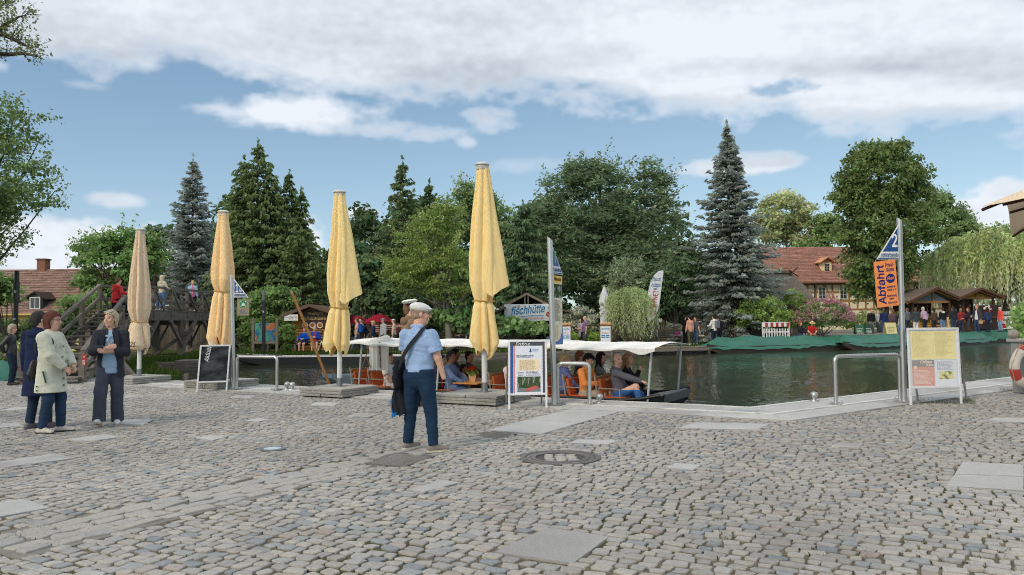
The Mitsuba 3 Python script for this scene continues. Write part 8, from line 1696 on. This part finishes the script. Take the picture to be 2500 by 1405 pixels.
# --- at the kiosk
far(744, 38.6, 'person with dark red hair in a blue jacket sitting in front of the waffle kiosk', 170, 1.62, **{**SITK, 'wrists': ((-.05, .26, .78), (.08, .28, .76))}, hair=('bob', srgb(110, 50, 50)), top=('long', srgb(26, 78, 170)), fat=1.15, trousers=srgb(70, 66, 66), leg=('shorts', 1.1))
far(769, 38.6, 'bald person in a red and blue jacket sitting in front of the waffle kiosk', 190, 1.68, **{**SITK, 'wrists': ((-.02, .22, .84), (.08, .22, .80))}, hair=('thin', srgb(170, 160, 150)), glasses=False, top=('long', srgb(40, 70, 160)), under=('none', srgb(200, 60, 70), .5), fat=1.15, trousers=srgb(80, 80, 84), leg=('shorts', 1.1))
far(872, 39.6, 'walking person in a pink shirt, blue jeans and a bright blue backpack under the parasols', 100, 1.72, top=('short', srgb(205, 160, 150)), trousers=srgb(86, 104, 130), ankles=((-.08, .30, .10), (.08, -.30, .12)), hair=('short', srgb(110, 80, 60)), shoe=srgb(90, 70, 60))
b = thing('backpack', 'bright blue backpack on the walking person under the red parasols', 'backpack'); q = D(878, 790, 39.5); part(b, 'body', box(.22, .30, .46, np.array([q[0] + .02, 39.55, 1.22]), bev=.07), srgb(34, 84, 160), 'm_cloth')
far(882, 41.5, 'dark haired person in a black jacket behind the blue backpack', 150, 1.74, hair=('short', srgb(70, 50, 40)), top=('long', BLACK), trousers=srgb(40, 44, 54))
far(899, 40.6, 'bent person in a navy jacket and grey trousers under the red parasol', 110, 1.66, lean=.5, hair=('short', srgb(90, 84, 80)), top=('long', NAVY), trousers=srgb(104, 104, 108), wrists=((-.15, .55, .95), (.15, .55, .95)))
far(912, 40.2, 'person in a white sun cap and dark blue top under the red parasol', 100, 1.58, hair=('bob', srgb(176, 150, 110)), cap=('base', srgb(225, 225, 225)), top=('long', srgb(40, 50, 82)), trousers=srgb(70, 76, 90))
far(936, 39.8, 'person in a light grey sweater and a grey cap in front of the menu board', 130, 1.70, hair=('short', srgb(90, 80, 70)), cap=('base', srgb(150, 152, 156)), top=('long', srgb(168, 172, 176)), trousers=srgb(80, 84, 92), yaw=.3)
far(962, 39.9, 'person in a white cap at the right end of the menu board', 90, 1.66, hair=('short', srgb(120, 90, 70)), cap=('base', srgb(228, 228, 226)), top=('short', srgb(190, 170, 160)), trousers=srgb(80, 84, 92))
# --- bench by the pale trunked tree, bench below the fish hut, the couple
far(1124, 42.0, 'man in a dark grey shirt sitting by the pale trunked tree', 178, 1.75, **{**SITK, 'wrists': ((-.03, .25, .80), (.1, .28, .74))}, hair=('thin', srgb(150, 130, 115)), top=('short', srgb(70, 72, 88)), fat=1.15)
far(1146, 42.0, 'person in a cream jacket sitting by the pale trunked tree', 172, 1.68, **SITK, hair=('short', srgb(200, 190, 170)), top=('long', srgb(206, 196, 180)))
far(1321, 43.0, 'blond person in a black tracksuit jacket on the bench below the fish hut', 160, 1.72, **SITK, hair=('bun', srgb(206, 180, 130)), top=('long', srgb(28, 30, 38)), trousers=srgb(36, 38, 46), yaw=.4)
far(1340, 43.0, 'person in black with a cap on the bench beside the blond one', 180, 1.72, **SITK, hair=('short', srgb(70, 50, 40)), cap=('base', BLACK), top=('long', BLACK), trousers=srgb(150, 170, 200), yaw=.5)
far(1418, 43.4, 'dark haired woman in a long grey top standing with a man by the rhododendron', 120, 1.62, hair=('long', srgb(60, 44, 42)), top=('short', srgb(150, 140, 152)), hem=.62, trousers=srgb(36, 36, 46), wrists=((-.05, .32, 1.15), (.06, .32, 1.15)), yaw=.3)
far(1429, 43.2, 'bald man in a mauve polo shirt standing with a woman by the rhododendron', 100, 1.74, hair=('bald', srgb(120, 90, 80)), top=('short', srgb(128, 100, 138)), trousers=srgb(78, 80, 84), fat=1.1)
# --- landing stage and boats' quay
far(1671, 45.4, 'tall person all in black on the landing stage, back to the water', -60, 1.74, hair=('short', srgb(40, 36, 36)), top=('short', srgb(28, 28, 34)), trousers=srgb(28, 28, 34), shoe=srgb(50, 50, 55))
far(1684, 44.8, 'person in a peach hoodie and camouflage trousers on the landing stage', 20, 1.72, hair=('short', srgb(50, 40, 40)), top=('long', srgb(222, 160, 138)), hem=.80, trousers=srgb(84, 82, 66), shoe=srgb(220, 220, 215), ankles=((-.12, -.12, .09), (.12, .12, .09)), twist=.2)
far(1697, 45.2, 'person in a grey printed T-shirt and jeans on the landing stage', 160, 1.60, hair=('bob', srgb(130, 90, 70)), top=('short', srgb(84, 88, 92)), trousers=srgb(70, 88, 112), shoe=srgb(210, 210, 210))
far(1743, 45.2, 'person in a white jacket and dark jeans with a grey backpack by the tarped boat', 30, 1.74, hair=('short', srgb(46, 40, 40)), top=('long', srgb(226, 226, 222)), hem=.82, hood=srgb(222, 222, 218), trousers=srgb(40, 48, 70), shoe=srgb(220, 220, 222), wrists=((-.2, .3, 1.1), (.22, .28, 1.1)))
b = thing('backpack', 'grey backpack on the person in the white jacket', 'backpack'); q = D(1751, 790, 45.0); part(b, 'body', box(.30, .18, .44, np.array([q[0] + .02, 45.03, 1.20]), rotz(.5), bev=.06), srgb(110, 116, 124), 'm_cloth')
far(1756, 46.0, 'person in dark clothes half hidden behind the grey backpack', 10, 1.66, hair=('short', srgb(60, 50, 46)), top=('long', srgb(44, 42, 50)), trousers=srgb(50, 50, 58))
far(1953, 45.7, 'red haired person in a black jacket sitting at the rose bush', 210, 1.64, **SITK, hair=('bob', srgb(140, 78, 66)), top=('long', srgb(42, 42, 48)), trousers=srgb(54, 72, 104), yaw=.3)
far(1981, 45.7, 'person in a red shirt and straw hat sitting at the rose bush', 170, 1.66, **{**SITK, 'lean': .25}, hair=('short', srgb(120, 100, 80)), cap=('straw', srgb(206, 180, 120)), top=('short', srgb(188, 44, 44)), trousers=srgb(120, 96, 76), pitch=-.3)
# --- at the market stalls
M = .42
far(2127, 54.0, 'man in a black printed sweatshirt standing in front of the clipped hedge', 180, 1.78, z=M - .1, hair=('thin', srgb(110, 90, 80)), top=('long', srgb(34, 34, 38)), trousers=srgb(120, 120, 124), pocket=(True, True), fat=1.1)
far(2158, 52.6, 'person in a blue jacket and jeans with a dark backpack, left of the departure post', -20, 1.76, z=M - .1, hair=('short', srgb(90, 80, 80)), top=('long', srgb(40, 52, 90)), trousers=srgb(66, 84, 120))
far(2176, 53.2, 'person in a mauve jacket bending over a pale bag by the departure post', -60, 1.70, z=M - .1, lean=.35, hair=('long', srgb(110, 80, 66)), top=('long', srgb(96, 76, 92)), trousers=srgb(60, 60, 70))
far(2197, 51.4, 'person in a dark cardigan, white shirt and jeans beside the departure post', 150, 1.78, z=M - .25, hair=('short', srgb(150, 110, 90)), top=('long', srgb(52, 52, 58)), under=('none', srgb(215, 212, 214), .8), trousers=srgb(90, 120, 160), shoe=srgb(215, 215, 215), yaw=.3)
far(2236, 52.6, 'person in a dark green jacket and white trousers at the yellow stall', 0, 1.72, z=M, hair=('bob', srgb(96, 76, 64)), top=('long', srgb(66, 72, 74)), hem=.78, trousers=srgb(222, 220, 222), fat=1.15)
far(2259, 53.0, 'man in a lilac shirt leaning forward at the yellow stall counter', 25, 1.78, z=M, lean=.22, hair=('short', srgb(190, 180, 172)), top=('short', srgb(188, 158, 184)), trousers=srgb(48, 52, 66), fat=1.15, wrists=((-.2, .3, 1.05), (.2, .3, 1.05)))
far(2302, 52.8, 'person in a black jacket with a white hood, before the yellow stall', 0, 1.72, z=M, hair=('short', srgb(70, 50, 46)), top=('long', srgb(38, 40, 46)), hood=srgb(225, 222, 220), trousers=srgb(110, 140, 180))
far(2328, 52.4, 'broad person in a dark jacket and blue jeans at the corner of the yellow stall', 5, 1.78, z=M, hair=('short', srgb(60, 52, 50)), top=('long', srgb(46, 50, 58)), trousers=srgb(58, 74, 100), fat=1.1, hood=srgb(44, 48, 56))
far(2365, 52.8, 'red haired person in a purple top carrying a dark backpack, between the two stalls', 75, 1.68, z=M, hair=('bob', srgb(130, 76, 60)), top=('long', srgb(58, 48, 66)), trousers=srgb(66, 70, 70), wrists=((-.2, .35, 1.02), (.2, .35, 1.02)), yaw=.2)
far(2386, 52.4, 'man in a dark jacket and white shirt holding a paper bag at the dark stall', 120, 1.86, z=M, hair=('short', srgb(180, 120, 90)), top=('long', srgb(66, 66, 76)), under=('none', srgb(222, 220, 222), .82), trousers=srgb(52, 72, 108), yaw=-.2)
b = thing('paper_bag', 'small brown paper bag held by the man in the white shirt at the dark stall', 'bag'); q = D(2394, 787, 52.2); part(b, 'body', box(.24, .12, .22, (q[0], 52.2, q[2]), bev=.008), srgb(196, 160, 120)); part(b, 'handle', tube([(q[0] - .05, 52.2, q[2] + .1), (q[0], 52.2, q[2] + .2), (q[0] + .05, 52.2, q[2] + .1)], .008, 5), srgb(180, 145, 105))
far(2443, 53.2, 'person in a coral red jacket and light jeans right of the dark stall', 90, 1.70, z=M, hair=('short', srgb(196, 188, 180)), top=('long', srgb(222, 92, 80)), hem=.78, trousers=srgb(130, 160, 190))
b = thing('tote_bag', 'red tote bag hanging beside the person in the coral jacket', 'bag'); q = D(2453, 796, 53.0); part(b, 'body', box(.26, .12, .30, (q[0], 53.0, q[2]), bev=.02), srgb(176, 40, 48)); part(b, 'handle', tube([(q[0] - .08, 53, q[2] + .14), (q[0], 53, q[2] + .34), (q[0] + .08, 53, q[2] + .14)], .01, 5), srgb(160, 36, 44))
far(2478, 52.8, 'white haired person in a bright blue jacket at the right edge by the plant pots', 70, 1.76, z=M, hair=('short', srgb(210, 196, 170)), top=('long', srgb(34, 78, 168)), hem=.80, trousers=srgb(70, 90, 122), fat=1.15, hood=srgb(30, 70, 150))
far(2216, 53.6, 'person in a grey jacket partly hidden behind the departure post', 20, 1.72, z=M, hair=('short', srgb(100, 80, 70)), top=('long', srgb(110, 112, 116)), trousers=srgb(60, 66, 80))
far(2281, 53.6, 'dark haired person in a brown jacket between the lilac shirt and the white hood', 10, 1.68, z=M, hair=('bob', srgb(50, 40, 38)), top=('long', srgb(96, 78, 66)), trousers=srgb(60, 60, 70))
far(2346, 53.4, 'person in a red jacket behind the broad person at the stall corner', -20, 1.64, z=M, hair=('short', srgb(150, 130, 110)), top=('long', srgb(150, 54, 54)), trousers=srgb(70, 80, 100))
far(2412, 53.6, 'dark haired person in blue looking at the wreath on the dark stall', 0, 1.66, z=M, hair=('long', srgb(60, 46, 40)), top=('long', srgb(52, 66, 104)), trousers=srgb(50, 56, 72))
far(2143, 54.6, 'person in a light jacket between the black sweatshirt and the blue jacket', 200, 1.68, z=M - .1, hair=('short', srgb(170, 150, 120)), top=('long', srgb(180, 178, 172)), trousers=srgb(80, 84, 92))
